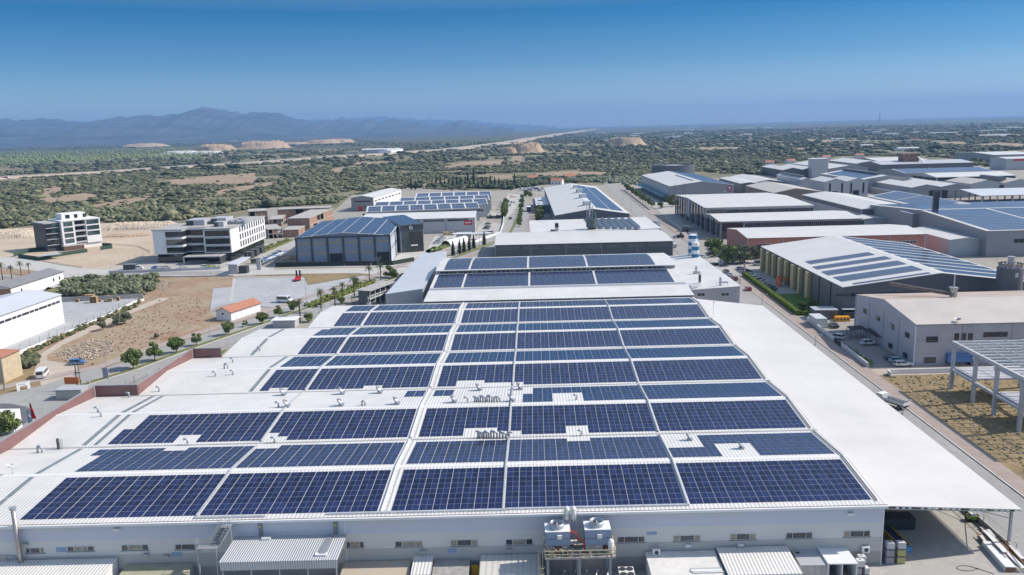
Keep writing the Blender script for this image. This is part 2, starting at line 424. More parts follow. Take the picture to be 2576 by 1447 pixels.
GUT=mat('gutter_dark',(.10,.10,.105),.6)
for i in range(1,5):
    a=LEFT[i-1]if i<5 else LEFT[4]
    m=MB();m.poly([(a,yy(i,-.28,a),EV+.02),(XR+.2,yy(i,-.28,XR),EV+.02),(XR+.2,yy(i,.28,XR),EV+.02),(a,yy(i,.28,a),EV+.02)],GUT)
    m.poly([(a,yy(i,-.13,a),EV+.19),(XR+.2,yy(i,-.13,XR),EV+.19),(XR+.2,yy(i,.05,XR),EV+.19),(a,yy(i,.05,a),EV+.19)],WHITE)
    m.build('gutter',hall)
for i in range(5):
    a=LEFT[i];m=MB()
    m.poly([RP(i,RU-.35,a,TR+.02),RP(i,RU-.35,XR+.2,TR+.02),RP(i,RU,XR+.2,TR+.04),RP(i,RU,a,TR+.04)],WHITE)
    m.poly([RP(i,RU,a,TR+.04),RP(i,RU,XR+.2,TR+.04),RP(i,RU+.35,XR+.2,TR+.02),RP(i,RU+.35,a,TR+.02)],WHITE)
    m.build('ridge_cap',hall)
m=MB();n0=yy(0,-.3,LEFT[0]);n1=yy(0,-.3,XR+.3)
def fas(y_off,z0,z1,mm,th=.12):
    m.add([(LEFT[0],n0-y_off,z0),(XR+.3,n1-y_off,z0),(XR+.3,n1-y_off,z1),(LEFT[0],n0-y_off,z1),
           (LEFT[0],n0-y_off+th,z0),(XR+.3,n1-y_off+th,z0),(XR+.3,n1-y_off+th,z1),(LEFT[0],n0-y_off+th,z1)],[(0,1,2,3),(3,2,6,7),(4,7,6,5),(1,5,6,2),(0,4,7,3),(0,4,5,1)],mm)
fas(.42,EV-.32,EV+.03,WHITE,.5);fas(.06,EV+.035,EV+.09,mat('dark_red_trim',(.16,.08,.07),.6),.05)
m.build('eave_fascia',hall)

PAR=mat('maroon_parapet',(.20,.105,.10),.6,var=.1,scale=.3);PCAP=mat('parapet_cap',(.30,.30,.31),.5)
PH=1.35
def parapet(pts):
    m=MB()
    for(a,b)in zip(pts[:-1],pts[1:]):
        a=Vector(a);b=Vector(b);d=(b-a);d.z=0;d.normalize();n=Vector((-d.y,d.x,0))*.35
        for(o,mm)in((0,PAR),):
            q=[a,b,b+n,a+n];ztop=EV+HR+PH
            m.prism([(p.x,p.y)for p in q],EV-3.0,ztop,PAR,True,PAR)
            q2=[a-n*.15-d*.05,b-n*.15+d*.05,b+n*1.15+d*.05,a+n*1.15-d*.05]
            m.prism([(p.x,p.y)for p in q2],ztop+.003,ztop+.10,PCAP)
    m.build('parapet',hall)
parapet([(LEFT[0],yy(0,0,LEFT[0]),0),(LEFT[0],yy(2,0,LEFT[0]),0)])
parapet([(LEFT[0],yy(2,.3,LEFT[0]),0),(LEFT[2],yy(2,.3,LEFT[2]),0)])
parapet([(LEFT[2],yy(2,.75,LEFT[2]),0),(LEFT[2],yy(3,0,LEFT[2]),0)])
parapet([(LEFT[2],yy(3,.3,LEFT[2]),0),(LEFT[3],yy(3,.3,LEFT[3]),0)])

SKY_=mat('rooflight_sheet',(.20,.235,.24),.35,var=.15,scale=.5)
def rooflight(i,X,u0,u1):
    m=MB()
    n=max(1,int(round((u1-u0)/6.0)));L_=(u1-u0)/n
    for k in range(n):
        a,b=u0+k*L_+.12,u0+(k+1)*L_-.12
        m.poly([RP(i,a,X-.42,TR+.05),RP(i,a,X+.42,TR+.05),RP(i,b,X+.42,TR+.05),RP(i,b,X-.42,TR+.05)],SKY_)
    m.build('rooflight',hall)
for i,X,a,b in((0,-82.9,.8,14.2),(0,-82.9,15.4,28.6),(1,-83.3,.8,14.2),(1,-81.2,.8,14.2),(1,-83.3,15.4,28.6),(1,-81.2,15.4,28.6),(2,-62.9+.1,.8,14.3),(2,-63.,15.6,28.4),(3,-72.6,15.4,28.3),(3,-72.6,1,14)):
    rooflight(i,X,a,b)

WP=Vector((0,Y0,0));WN=Vector((SK,-1,0)).normalized()
FRH=((0.,Y0,0.),Vector((1,SK,0)).normalized(),Vector((-SK,1,0)).normalized())
BL=mat('pale_blind',(.33,.30,.24),.7,var=.3,scale=2)
def fwin(c,x0,y0,x1,y1):
    a=onwall(c,x0,y1,WP,WN);b=onwall(c,x1,y0,WP,WN)
    u0=(a-WP).dot(FRH[1]);u1=(b-WP).dot(FRH[1]);z0,z1=a.z,b.z
    f=MB(FRH);t=.055
    f.box(u0,u1,-.08,0,z0,z0+t,WHITE).box(u0,u1,-.08,0,z1-t,z1,WHITE)
    w3=(u1-u0)
    for q in(0,.24*w3,.75*w3,w3-t):f.box(u0+q,u0+q+t,-.08,0,z0+t,z1-t,WHITE)
    f.box(u0-.08,u1+.08,-.16,0,z0-.06,z0-.003,GUT)
    fo=f.build('window',hall)
    g=MB(FRH)
    for q,r_ in((0,.24),(.24,.75),(.75,1)):
        g.quad((u0+q*w3+t,-.03,z0+t),(u0+r_*w3,-.03,z0+t),(u0+r_*w3,-.03,z1-t),(u0+q*w3+t,-.03,z1-t),GLASS if rnd.random()<.5 else BL)
    g.build('pane',fo)
for q in(('B0',265,1168,445,1225),('B0',680,1150,945,1208),('B0',1225,1135,1490,1198),('B0',1762,1128,2025,1190),('B1',905,1105,1085,1170),('B1',1400,1098,1675,1163),
          ('B1',1955,1085,2230,1153),('B1',2510,1078,2780,1143),('B2',1060,1052,1335,1118),('B2',1620,1040,1895,1106),('B2',2185,1024,2455,1092),('B3',178,1012,447,1078),('B3',757,995,1027,1062)):
    fwin(*q)

m=MB(FRH)
for X in(-28.9,):m.box(X,X+.12,-.05,0,.2,EV-.35,WHITE)
m.box(XR-.08,XR+.05,-.05,.02,0,EV-.33,WHITE)
m.build('corner_flashing',hall)
# ================================================ solar arrays
BL5=[(-77.05,-50.9,13),(-50.45,-24.15,13),(-22.15,-5.85,8),(-5.4,21.15,13),(21.85,48.5,13)]
FR_=(1.05,13.6,8);KR_=(1.15,12.9,7)
ordn=['first','second','third','fourth','fifth','sixth','seventh','eighth','ninth','tenth']
bname=['far left block','second block from left','narrow middle block','fourth block','rightmost block']
def solar_column(par,P,c0,c1,rows,u0,pr,keep,dz=.16,gap=.02,npan=2):
    """P(u,x,dz)->point. one strip of panels npan wide"""
    fb=MB();n=0
    cw=(c1-c0-.07)/npan;x0=c0+.035
    r=0
    while r<rows:
        if not keep(r):r+=1;continue
        e=r
        while e+1<rows and keep(e+1):e+=1
        a,b=u0+r*pr,u0+(e+1)*pr-.03
        fb.poly([P(a,x0,dz),P(a,c1-.045,dz),P(b,c1-.045,dz),P(b,x0,dz)],ALU)
        fb.poly([P(a,x0,dz-.12),P(a,x0,dz),P(b,x0,dz),P(b,x0,dz-.12)],ALU);fb.poly([P(a,x0,dz-.12),P(a,c1-.045,dz-.12),P(a,c1-.045,dz),P(a,x0,dz)],GUT)
        r=e+1
    for r in range(rows):
        if not keep(r):continue
        a,b=u0+r*pr+gap,u0+(r+1)*pr-gap-.02
        for k in range(npan):
            xa,xb=x0+k*cw+gap*.8,x0+(k+1)*cw-gap*.8
            fb.poly([P(a,xa,dz+.004),P(a,xb,dz+.004),P(b,xb,dz+.004),P(b,xa,dz+.004)],CELL);n+=1
    if n:return fb.build('panel_column',par)
CUT={}
def cut(row,blk,cols,rows):
    for c in cols:
        for r_ in rows:CUT.setdefault((row,blk),set()).add((c,r_))
cut(1,0,(5,6),(6,));cut(1,1,(0,1),(6,));cut(1,3,(5,6),(6,));cut(1,4,(0,1,2),(3,4,5,6));cut(1,4,(4,5,6),(0,1,2,3))
cut(2,0,(5,6),(0,1));cut(2,1,(0,),(0,1));cut(2,1,(1,),(0,));cut(2,2,(4,5,6),(0,1));cut(2,2,(7,),(0,));cut(2,3,(0,),(0,));cut(2,3,(5,6),(0,1))
ALLR=tuple(range(7))
cut(3,0,range(13),ALLR);cut(3,1,range(11),ALLR);cut(3,1,(11,12),(0,1,2,3));cut(3,2,range(2,8),ALLR);cut(3,2,(0,1),(0,1,2,3))
cut(3,3,(0,),ALLR);cut(3,3,(1,),(4,5,6));cut(3,3,(4,5,6),(0,1,2,3))
cut(4,0,range(8),range(8));cut(4,0,(9,10),(0,));cut(4,1,(6,7),(0,));cut(4,2,(2,3,4),(0,1));cut(4,2,(5,6,7),(0,));cut(4,3,(0,),(0,))
for rw in(5,6,7):cut(rw,0,range(8),range(8))
cut(7,0,(8,),(6,));cut(8,0,range(9),range(8));cut(9,0,range(9),range(7))
for i in range(5):
    for k in range(2):
        row=2*i+k;u0,u1,nr=FR_ if k==0 else KR_;off=0 if k==0 else RU;pr=(u1-u0)/nr
        for b,(xa,xb,nc)in enumerate(BL5):
            cs=CUT.get((row,b),set());cw=(xb-xa)/nc
            if len(cs)>=nc*nr:continue
            lab='blue solar array, %s row from the front wall, %s'%(ordn[row],bname[b])
            ar=thing('solar_array',RP(i,off+u0,xa,.2),lab,'solar array','solar arrays on the main hall roof')
            for c in range(nc):
                solar_column(ar,lambda u,x,dz,i=i,off=off:RP(i,off+u,x,dz),xa+c*cw,xa+(c+1)*cw,nr,u0,pr,lambda r_,c=c:(c,r_)not in cs)
            if b==0 and row in(1,2):
                kr=(5,6)if row==1 else(0,1,2,3)
                solar_column(ar,lambda u,x,dz,i=i,off=off:RP(i,off+u,x,dz),xa-cw,xa,nr,u0,pr,lambda r_:r_ in kr)

def tray(X0,X1,name,lab,w_,mm,posts=False):
    t=thing('cable_tray',RP(0,0,X0,.2),lab,'cable tray','cable trays along the roof')
    m=MB()
    for i in range(5):
        for u0,u1 in((.6,RU),(RU,DY-.6)):
            f=(i+u0/DY)/5;g=(i+u1/DY)/5
            a,b=X0+(X1-X0)*f,X0+(X1-X0)*g
            if i==1 and X0<0 and u0>1 and X0>-30:pass
            m.add([RP(i,u0,a-w_/2,.42),RP(i,u0,a+w_/2,.42),RP(i,u1,b+w_/2,.42),RP(i,u1,b-w_/2,.42),RP(i,u0,a-w_/2,.2),RP(i,u0,a+w_/2,.2),RP(i,u1,b+w_/2,.2),RP(i,u1,b-w_/2,.2)],
                  [(0,1,2,3),(4,0,3,7),(1,5,6,2),(4,5,1,0)],mm)
    m.build('tray',t)
    return t
TRAYM=mat('tray_metal',(.55,.56,.58),.4,.3,var=.15,scale=1.5)
tray(-50.68,-51.0,'a','pale metal cable tray running up the roof between the two left array blocks',.3,TRAYM)
tray(-23.45,-23.6,'b','narrow white cable tray up the roof beside the narrow middle block',.3,WHITE)
tray(-5.63,-5.7,'c','pale metal cable tray up the roof right of the narrow middle block',.22,TRAYM)
tray(21.5,21.55,'d','pale metal cable tray up the roof left of the rightmost block',.22,TRAYM)
tray(49.1,49.1,'e','thin dark cable conduit along the right verge of the big roof',.06,GUT)
t=thing('cable_tray',RP(0,.5,-46,.2),'long flat cable tray laid along the front eave','cable tray','cable trays along the roof');m=MB()
for a,b,u in((-50.9,-40.4,.35),(-31.5,-5.2,.55),(-5.2,21.7,.72)):
    m.add([RP(0,u-.2,a,.36),RP(0,u-.2,b,.36),RP(0,u+.15,b,.36),RP(0,u+.15,a,.36),RP(0,u-.2,a,.13),RP(0,u-.2,b,.13)],[(0,1,2,3),(4,5,1,0)],TRAYM)
m.build('tray',t)

for t_i,(xx,lab)in enumerate(((-22.65,'thin ladder rail of short rungs beside the narrow middle block'),)):
    t=thing('ladder_rail',RP(0,1,xx,.2),lab,'rail');m=MB()
    for i in range(5):
        for off,e in((0,RU),(RU,DY)):
            m.bar(RP(i,off+.7,xx,.35),RP(i,e-.7,xx,.35),.04,TRAYM)
            for k in range(11):m.bar(RP(i,off+1+k*1.2,xx-.55,.35),RP(i,off+1+k*1.2,xx,.35),.05,TRAYM)
    m.build('rungs',t)
# ================================================ canopy on the right
CAN=ribbed('canopy_sheet',(.66,.63,.60),'Y',1.0,.05,.45,.11,.06,line=.84,dscale=.07)
can=thing('side_canopy',(60,112,0),'broad plain white lean-to canopy roof along the right side of the factory hall','canopy')
A_=Vector((XR+.3,111.6,EV-.25));B_=G('D',2570.5,1281.6,6.6)
far_r=None
def cedge(y):return B_.x-(y-B_.y)*.012
yf=268.5;zR=6.6
C_=Vector((G('D',1921,772,zR).x,yf,zR));Dd=Vector((XR+.3,yf,EV-.25))
C_=G('D',1919,769,zR);Dd=Vector((XR+.3,C_.y-.5,EV-.25))
m=MB();n=30

for k in range(n):
    f,g=k/n,(k+1)/n
    i0,i1=A_.lerp(Dd,f),A_.lerp(Dd,g);o0,o1=B_.lerp(C_,f),B_.lerp(C_,g)
    m.quad(tuple(i0),tuple(o0),tuple(o1),tuple(i1),CAN)
    m.quad(tuple(i0-Vector((0,0,.1))),tuple(i1-Vector((0,0,.1))),tuple(o1-Vector((0,0,.1))),tuple(o0-Vector((0,0,.1))),GALV)
    m.quad(tuple(o0-Vector((0,0,.1))),tuple(o1-Vector((0,0,.1))),tuple(o1),tuple(o0),CAN)
m.quad(tuple(A_-Vector((0,0,.1))),tuple(B_-Vector((0,0,.1))),tuple(B_),tuple(A_),CAN)
m.build('roof',can)
m=MB()
for k in range(46):
    y=113+k*3.3
    if y>C_.y-2:break
    f=(y-A_.y)/(Dd.y-A_.y);a=A_.lerp(Dd,f);b=B_.lerp(C_,f)
    m.bar((a.x+.4,a.y,a.z-.45),(b.x-1.6,b.y,b.z-.36),.12,GALV,.3)
nn=22
for k in range(nn):
    f=(k+.6)/nn;p=A_.lerp(B_,f);m.box(p.x-.05,p.x+.28,p.y+.05,p.y+.6,p.z-.42,p.z-.11,WHITE if k%4 else GUT)
m.build('rafter',can)
for k in range(9):
    y=116.3+k*17.;f=(y-B_.y)/(C_.y-B_.y)
    if f>.99:break
    p=B_.lerp(C_,max(0,f));x=p.x-1.1
    m=MB();m.bar((x,y,0),(x,y,p.z-.4),.34,GALV)
    m.box(x-.4,x+.4,y-.4,y+.4,0,.12,CONC);m.build('post',can)
    if k<8:
        m=MB();m.bar((x,y,p.z-1.3),(x,y+17,p.z-1.3),.1,GALV);m.bar((x,y,p.z-.5),(x,y+17,p.z-.5),.16,GALV)
        if k<2:
            m.bar((x,y,p.z-.6),(x,y+8.5,2.2),.09,GALV);m.bar((x,y+17,p.z-.6),(x,y+8.5,2.2),.09,GALV);m.bar((x,y,2.2),(x,y+17,2.2),.07,GALV)
        m.build('brace',can)
m=MB();m.bar((A_.x,A_.y+.6,A_.z-.75),(B_.x-1.2,B_.y+.5,B_.z-.55),.16,GALV);m.bar((B_.x-1.1,B_.y+.4,4.9),(B_.x-6.5,B_.y+.4,B_.z-.2),.1,GALV)
m.build('front_beam',can)
# ================================================ terrain, far plain, hills
def leafmat(name,a,b,c=None,isl=.35,scale=.03):
    m=bpy.data.materials.new(name);m.use_nodes=True;t=m.node_tree;b_=t.nodes['Principled BSDF'];L=t.links.new
    b_.inputs['Roughness'].default_value=.75;b_.inputs['Specular IOR Level'].default_value=.25
    g=t.nodes.new('ShaderNodeNewGeometry');cr=t.nodes.new('ShaderNodeValToRGB')
    no=t.nodes.new('ShaderNodeTexNoise');no.inputs['Scale'].default_value=scale;no.inputs['Detail'].default_value=4
    L(g.outputs['Position'],no.inputs['Vector'])
    ad=t.nodes.new('ShaderNodeMath');ad.operation='MULTIPLY_ADD';L(g.outputs['Random Per Island'],ad.inputs[0]);ad.inputs[1].default_value=isl
    L(no.outputs[0],ad.inputs[2]);s2=t.nodes.new('ShaderNodeMath');s2.operation='SUBTRACT';L(ad.outputs[0],s2.inputs[0]);s2.inputs[1].default_value=isl/2
    L(s2.outputs[0],cr.inputs[0])
    e=cr.color_ramp.elements;e[0].position=.32;e[0].color=(*a,1);e[1].position=.62;e[1].color=(*b,1)
    if c:x=cr.color_ramp.elements.new(.78);x.color=(*c,1)
    L(cr.outputs[0],b_.inputs['Base Color']);MATS[name]=m
    return m
SCRUB=leafmat('scrub_leaves',(.075,.085,.045),(.155,.165,.09),(.26,.24,.14),.5,.02)
SCRUBF=leafmat('far_tree_leaves',(.055,.07,.04),(.115,.13,.075),(.18,.175,.10),.35,.006)
YOUNG=leafmat('young_wood_leaves',(.19,.235,.10),(.26,.30,.14),None,.3,.01)
OLIVE=leafmat('olive_leaves',(.11,.135,.08),(.21,.23,.15),(.28,.29,.21),.5,.3)
LEAF=leafmat('broad_leaves',(.09,.14,.04),(.19,.25,.085),(.28,.30,.12),.6,.6)
LEAFD=leafmat('dark_leaves',(.02,.035,.018),(.045,.065,.03),None,.5,.5)
LEAFY=leafmat('yellow_green_leaves',(.09,.13,.025),(.17,.19,.05),(.25,.22,.06),.6,.6)
PALM=leafmat('palm_leaves',(.06,.085,.03),(.11,.14,.055),None,.5,.8)
BARK=mat('bark',(.13,.095,.065),.9,var=.25,scale=2,bump=.3,bscale=6)
def ico(sub=0):
    b=bmesh.new();bmesh.ops.create_icosphere(b,subdivisions=sub+1,radius=1)
    v=np.array([x.co[:]for x in b.verts]);f=np.array([[q.index for q in t.verts]for t in b.faces]);b.free();return v,f
ICO0,ICO1=ico(0),ico(1)
def blob_template(rs,lumps,spread=.55,flat=.7,sub=0,jit=.22):
    V,Fc=[],[];n=0
    for k in range(lumps):
        v,f=(ICO0,ICO1)[sub];v=v.copy()
        v*=(1+rs.uniform(-jit,jit,(len(v),1)));r=rs.uniform(.32,.62)
        c=np.array([rs.uniform(-spread,spread),rs.uniform(-spread,spread),rs.uniform(.28,.85)*flat+.05])if lumps>1 else np.array([0,0,.35])
        v=v*r*np.array([1,1,.8])+c;v[:,2]=np.maximum(v[:,2],-.04)
        V.append(v);Fc.append(f+n);n+=len(v)
    return np.vstack(V),np.vstack(Fc)
def scatter_mesh(name,pts,scl,tmpl,m,seed=1,zs=None,**tags):
    rs=np.random.RandomState(seed);N=len(pts);which=rs.randint(0,len(tmpl),N);ang=rs.uniform(0,6.283,N)
    Vs,Fs,off=[],[],0
    for k,(tv,tf)in enumerate(tmpl):
        ix=np.where(which==k)[0]
        if not len(ix):continue
        c,s=np.cos(ang[ix])[:,None],np.sin(ang[ix])[:,None];S=scl[ix][:,None]
        hz=rs.uniform(.75,1.25,(len(ix),1))if zs is None else zs[ix][:,None]
        x=(tv[None,:,0]*c-tv[None,:,1]*s)*S+pts[ix,0:1];y=(tv[None,:,0]*s+tv[None,:,1]*c)*S+pts[ix,1:2];z=tv[None,:,2]*S*hz+(pts[ix,2:3]if pts.shape[1]>2 else 0)
        Vs.append(np.stack([x,y,z],-1).reshape(-1,3));nv=len(tv)
        Fs.append((tf[None]+(np.arange(len(ix))*nv)[:,None,None]+off).reshape(-1,3));off+=nv*len(ix)
    V=np.vstack(Vs).astype(np.float32);F_=np.vstack(Fs).astype(np.int32)
    me=bpy.data.meshes.new(name);me.vertices.add(len(V));me.vertices.foreach_set('co',V.ravel())
    me.loops.add(F_.size);me.loops.foreach_set('vertex_index',F_.ravel());me.polygons.add(len(F_))
    me.polygons.foreach_set('loop_start',np.arange(0,F_.size,3,dtype=np.int32));me.update(calc_edges=True)
    me.materials.append(m);o=bpy.data.objects.new(name,me);COL.objects.link(o)
    for k,v in tags.items():o[k]=v
    return o
def GP(c,*pts):return[G(c,x,y)for x,y in pts]
def inpoly(x,y,poly):
    r=np.zeros(len(x),bool);n=len(poly)
    for i in range(n):
        x1,y1=poly[i][0],poly[i][1];x2,y2=poly[(i+1)%n][0],poly[(i+1)%n][1]
        if y1==y2:continue
        c=((y1>y)!=(y2>y))&(x<(x2-x1)*(y-y1)/(y2-y1)+x1);r^=c
    return r
def sheet(name,pts,z,m,kind='structure',smooth_n=0,label=None,cat=None):
    b=MB();b.poly([(p[0],p[1],z)for p in pts],m);o=b.build(name,None)
    if kind:o['kind']=kind
    if label:o['label']=label
    if cat:o['category']=cat
    return o
def ribbon(pts,w0,w1=None):
    """left/right outline of a strip along pts"""
    L_,R_=[],[]
    for i,p in enumerate(pts):
        a=Vector(pts[max(0,i-1)]);b=Vector(pts[min(len(pts)-1,i+1)]);d=(b-a);d.z=0;d.normalize();n=Vector((-d.y,d.x,0))
        ww=w0+(0 if w1 is None else(w1-w0)*i/(len(pts)-1));L_.append(Vector(p)+n*ww/2);R_.append(Vector(p)-n*ww/2)
    return L_,R_
def strip(name,pts,w_,z,m,kind='structure',w1=None):
    L_,R_=ribbon(pts,w_,w1);b=MB()
    for i in range(len(pts)-1):
        b.quad((R_[i].x,R_[i].y,z),(R_[i+1].x,R_[i+1].y,z),(L_[i+1].x,L_[i+1].y,z),(L_[i].x,L_[i].y,z),m)
    o=b.build(name,None)
    if kind:o['kind']=kind
    return o
def bank(name,pts,w0,h,m,w1):
    L_,R_=ribbon(pts,w0,w1);Lo,Ro=ribbon(pts,w0+26,w1+40);b=MB();Q=lambda p,z:(p.x,p.y,z)
    for i in range(len(pts)-1):
        for A,B,za,zb in((Ro,R_,-.1,h),(R_,L_,h,h),(L_,Lo,h,-.1)):b.quad(Q(A[i],za),Q(A[i+1],za),Q(B[i+1],zb),Q(B[i],zb),m)
    return struct(name,b)
# --- ground material: dry grass, soil and stones at several scales
def groundmat(name,cols,s1=.015,s2=.25,s3=2.5,bump=.25):
    m=bpy.data.materials.new(name);m.use_nodes=True;t=m.node_tree;b=t.nodes['Principled BSDF'];L=t.links.new;b.inputs['Roughness'].default_value=.95;b.inputs['Specular IOR Level'].default_value=.1
    g=t.nodes.new('ShaderNodeNewGeometry');acc=None;fac=[]
    for s in(s1,s2,s3):
        n=t.nodes.new('ShaderNodeTexNoise');n.inputs['Scale'].default_value=s;n.inputs['Detail'].default_value=7;n.inputs['Roughness'].default_value=.62;L(g.outputs['Position'],n.inputs['Vector']);fac.append(n.outputs[0])
    def mx(f,a,b2,lo=.42,hi=.58):
        r_=t.nodes.new('ShaderNodeMapRange');r_.inputs[1].default_value=lo;r_.inputs[2].default_value=hi;L(f,r_.inputs[0])
        q=t.nodes.new('ShaderNodeMix');q.data_type='RGBA';L(r_.outputs[0],q.inputs[0])
        for k,v in((6,a),(7,b2)):
            if isinstance(v,tuple):q.inputs[k].default_value=(*v,1)
            else:L(v,q.inputs[k])
        return q.outputs[2]
    a=mx(fac[1],cols[0],cols[1]);b2=mx(fac[1],cols[2],cols[3]);c=mx(fac[0],a,b2);d=mx(fac[2],c,cols[4],.56,.7)
    L(d,b.inputs['Base Color'])
    bp=t.nodes.new('ShaderNodeBump');bp.inputs['Strength'].default_value=bump;bp.inputs['Distance'].default_value=.3;L(fac[2],bp.inputs['Height']);L(bp.outputs[0],b.inputs['Normal'])
    MATS[name]=m;return m
GRD=groundmat('dry_plain',((.21,.195,.125),(.27,.235,.165),(.15,.155,.09),(.20,.19,.12),(.33,.29,.22)),.012,.12,1.2)
SOIL=groundmat('bare_soil',((.34,.26,.185),(.39,.30,.215),(.30,.215,.15),(.36,.285,.20),(.43,.36,.28)),.02,.2,2.2)
SOILR=groundmat('reddish_stony_soil',((.36,.25,.17),(.30,.19,.125),(.40,.31,.22),(.32,.26,.17),(.50,.44,.37)),.06,.35,1.6,.6)
SAND=groundmat('sandy_lot',((.50,.40,.30),(.46,.36,.26),(.54,.45,.345),(.50,.41,.31),(.58,.50,.41)),.04,.3,3)
DRYG=groundmat('dry_grass_ground',((.27,.20,.11),(.33,.25,.145),(.20,.17,.09),(.30,.22,.13),(.38,.31,.21)),.08,.5,3,.6)
ROCK=groundmat('broken_rock',((.46,.38,.29),(.52,.44,.35),(.40,.32,.23),(.55,.48,.40),(.62,.57,.5)),.08,.5,2.2,1.)
m=MB();xs=[-26000,-9000,-4000,-2000,-1000,-400,0,400,1000,2000,4000,9000,26000];ys=[-2000,-400,0,200,600,1400,3000,6000,12000,26000]
vs=[(x,y,0)for y in ys for x in xs];nx=len(xs)
m.add(vs,[(j*nx+i,j*nx+i+1,(j+1)*nx+i+1,(j+1)*nx+i)for j in range(len(ys)-1)for i in range(nx-1)],GRD);struct('ground',m)
strip('wooded_plain',[Vector((-9000,4200,0)),Vector((9000,4200,0))],2200,.3,mat('far_wood_ground',(.05,.065,.04),.95,col2=(.11,.11,.07),scale=.006));sheet('wooded_plain',[(-14000,5200),(14000,5200),(24000,24000),(-24000,24000)],.5,MATS['far_wood_ground'])
# --- mountains
def mountain(name,prof,Yr,Yf,m,seed,steps=46,amp=.16):
    """ridge seen at the given rows, built as a real massif between Yf (foot) and Yr (crest) and falling away behind"""
    rs=np.random.RandomState(seed);pr=[G('D',u,v,0)for u,v in prof]
    X,H=[],[]
    for u,v in prof:
        d=ray('D',u,v);t=Yr/d.y;X.append(d.x*t);H.append(CZ+d.z*t)
    X=np.array(X);H=np.array(H);n=420;gx=np.linspace(X[0],X[-1],n);gh=np.interp(gx,X,H)+np.convolve(rs.randn(n),np.ones(3)/3,'same')*Yr*.0014
    def fbm(n1,n2,oct=6):
        a=np.zeros((n1,n2))
        for o in range(1,oct):
            k1=2**o+1;k2=3*2**o+1;g=rs.randn(k1,k2)
            i=np.linspace(0,k1-1.001,n1);j=np.linspace(0,k2-1.001,n2);i0=i.astype(int);j0=j.astype(int);fi=(i-i0)[:,None];fj=(j-j0)[None]
            a+=((g[i0][:,j0]*(1-fi)+g[i0+1][:,j0]*fi)*(1-fj)+(g[i0][:,j0+1]*(1-fi)+g[i0+1][:,j0+1]*fi)*fj)/2**(o*.85)
        return a
    nz=fbm(steps,n);V=[]
    for r in range(steps):
        s=r/(steps-1);f=s/.7 if s<.7 else 1-(s-.7)/.3
        y=Yf+(Yr-Yf)*s/.7;base=gh*(f**1.15 if s<.7 else f**.8)
        k=0 if abs(s-.7)<.011 else 1
        z=base+nz[r]*amp*1.1*gh*math.sin(math.pi*min(1,max(0,f)))*k
        z=np.maximum(z,-5);sx=y/Yr if s<.7 else y/Yr
        V.append(np.stack([gx*(.25+.75*sx),np.full(n,y),np.minimum(z,gh*1.06)if s<.7 else np.minimum(z,gh*.98)],-1))
    V=np.vstack(V);b=MB();b.v=[tuple(q)for q in V];b.mi(m)
    b.f=[(r*n+i,r*n+i+1,(r+1)*n+i+1,(r+1)*n+i)for r in range(steps-1)for i in range(n-1)];b.m=[0]*len(b.f)
    return struct(name,b)
MTN=mat('mountain_rock',(.02,.04,.05),.95,col2=(.09,.11,.12),scale=.0016)
mountain('hills',[(-900,330),(-500,312),(-200,304),(0,299),(60,300),(118,298),(160,303),(215,308.7),(235,307),(298,295.4),(350,294),(400,290.4),(440,289),(471,286.6),(485,279),(498,274),(516,269.5),(524,271),(533,269.5),(551,275),(581,281.6),(610,283),(644,281.8),(681,281.3),(726,290.4),(769,303.7),(804,305),(840,301),(864,298.7),(894,303.7),(932,299.7),(957,304.7),(992,298.7),(1029,307),(1064,306.7),(1107,315.4),(1132,305.4),(1152,302.6),(1177,308),(1207,315),(1245,318.5),(1290,321)],14000,7200,MTN,3)
mountain('hills',[(600,318),(760,303),(820,299),(900,296),(950,292.5),(1010,296),(1060,299),(1110,301),(1200,304),(1280,312),(1400,318)],24000,19000,MTN,5,20)
# --- fields, mounds, highway
BARE=[GP('T0',(450,850),(640,880),(560,1040),(390,1020)),GP('T0',(620,960),(840,935),(980,950),(900,1010),(700,1040),(560,1010)),
        GP('T0',(900,1060),(1150,1010),(1500,960),(1560,1000),(1200,1080),(960,1110)),GP('T0',(1500,830),(2000,770),(2572,730),(2572,850),(2200,860),(1700,860)),
        GP('T0',(2050,950),(2300,880),(2572,850),(2572,905),(2230,955)),GP('T1',(0,835),(260,815),(240,840),(0,900)),
        GP('T1',(760,690),(900,680),(860,730),(740,720)),GP('T1',(980,625),(1390,620),(1380,645),(1000,650)),
        GP('T1',(1780,690),(2100,625),(2500,605),(2480,650),(2000,680)),GP('T1',(1660,850),(1960,780),(1980,800),(1880,855)),GP('T1',(2200,760),(2572,750),(2572,790),(2230,790)),
        GP('T1',(1950,740),(2060,700),(2100,740)),GP('T2',(200,740),(600,715),(960,725),(960,755),(350,780)),GP('T2',(1880,475),(2330,480),(2300,500),(1900,515)),GP('T2',(0,570),(90,560),(110,610),(0,620)),
        GP('T3',(1560,430),(1980,415),(2030,440),(1750,450)),GP('T3',(1900,470),(2300,430),(2572,440),(2560,465),(2100,470)),GP('T3',(230,490),(420,480),(420,505),(240,505)),GP('T3',(380,390),(700,410),(600,425),(400,410)),
        GP('T1',(860,1050),(1000,1040),(1100,1150),(800,1200),(760,1130)),GP('T3',(940,640-300),(1400,340),(1300,352))]
for i,pl in enumerate(BARE):sheet('field',pl,.02,SOIL)
HW=[G('T0',-2500,960),G('T0',-1200,875),G('T0',0,790),G('T0',1100,730),G('T0',2000,668),G('T0',2572,640),G('T1',400,605),G('T1',820,575),G('T1',1400,540),G('T1',1960,500),G('T1',2300,460),G('T1',2572,425),G('T2',180,390),G('T2',330,370),G('T2',480,342),G('T2',600,328),G('T2',720,310),G('T2',850,292)]
ASPH=mat('sun_bleached_asphalt',(.25,.245,.235),.85,var=.12,scale=.25)
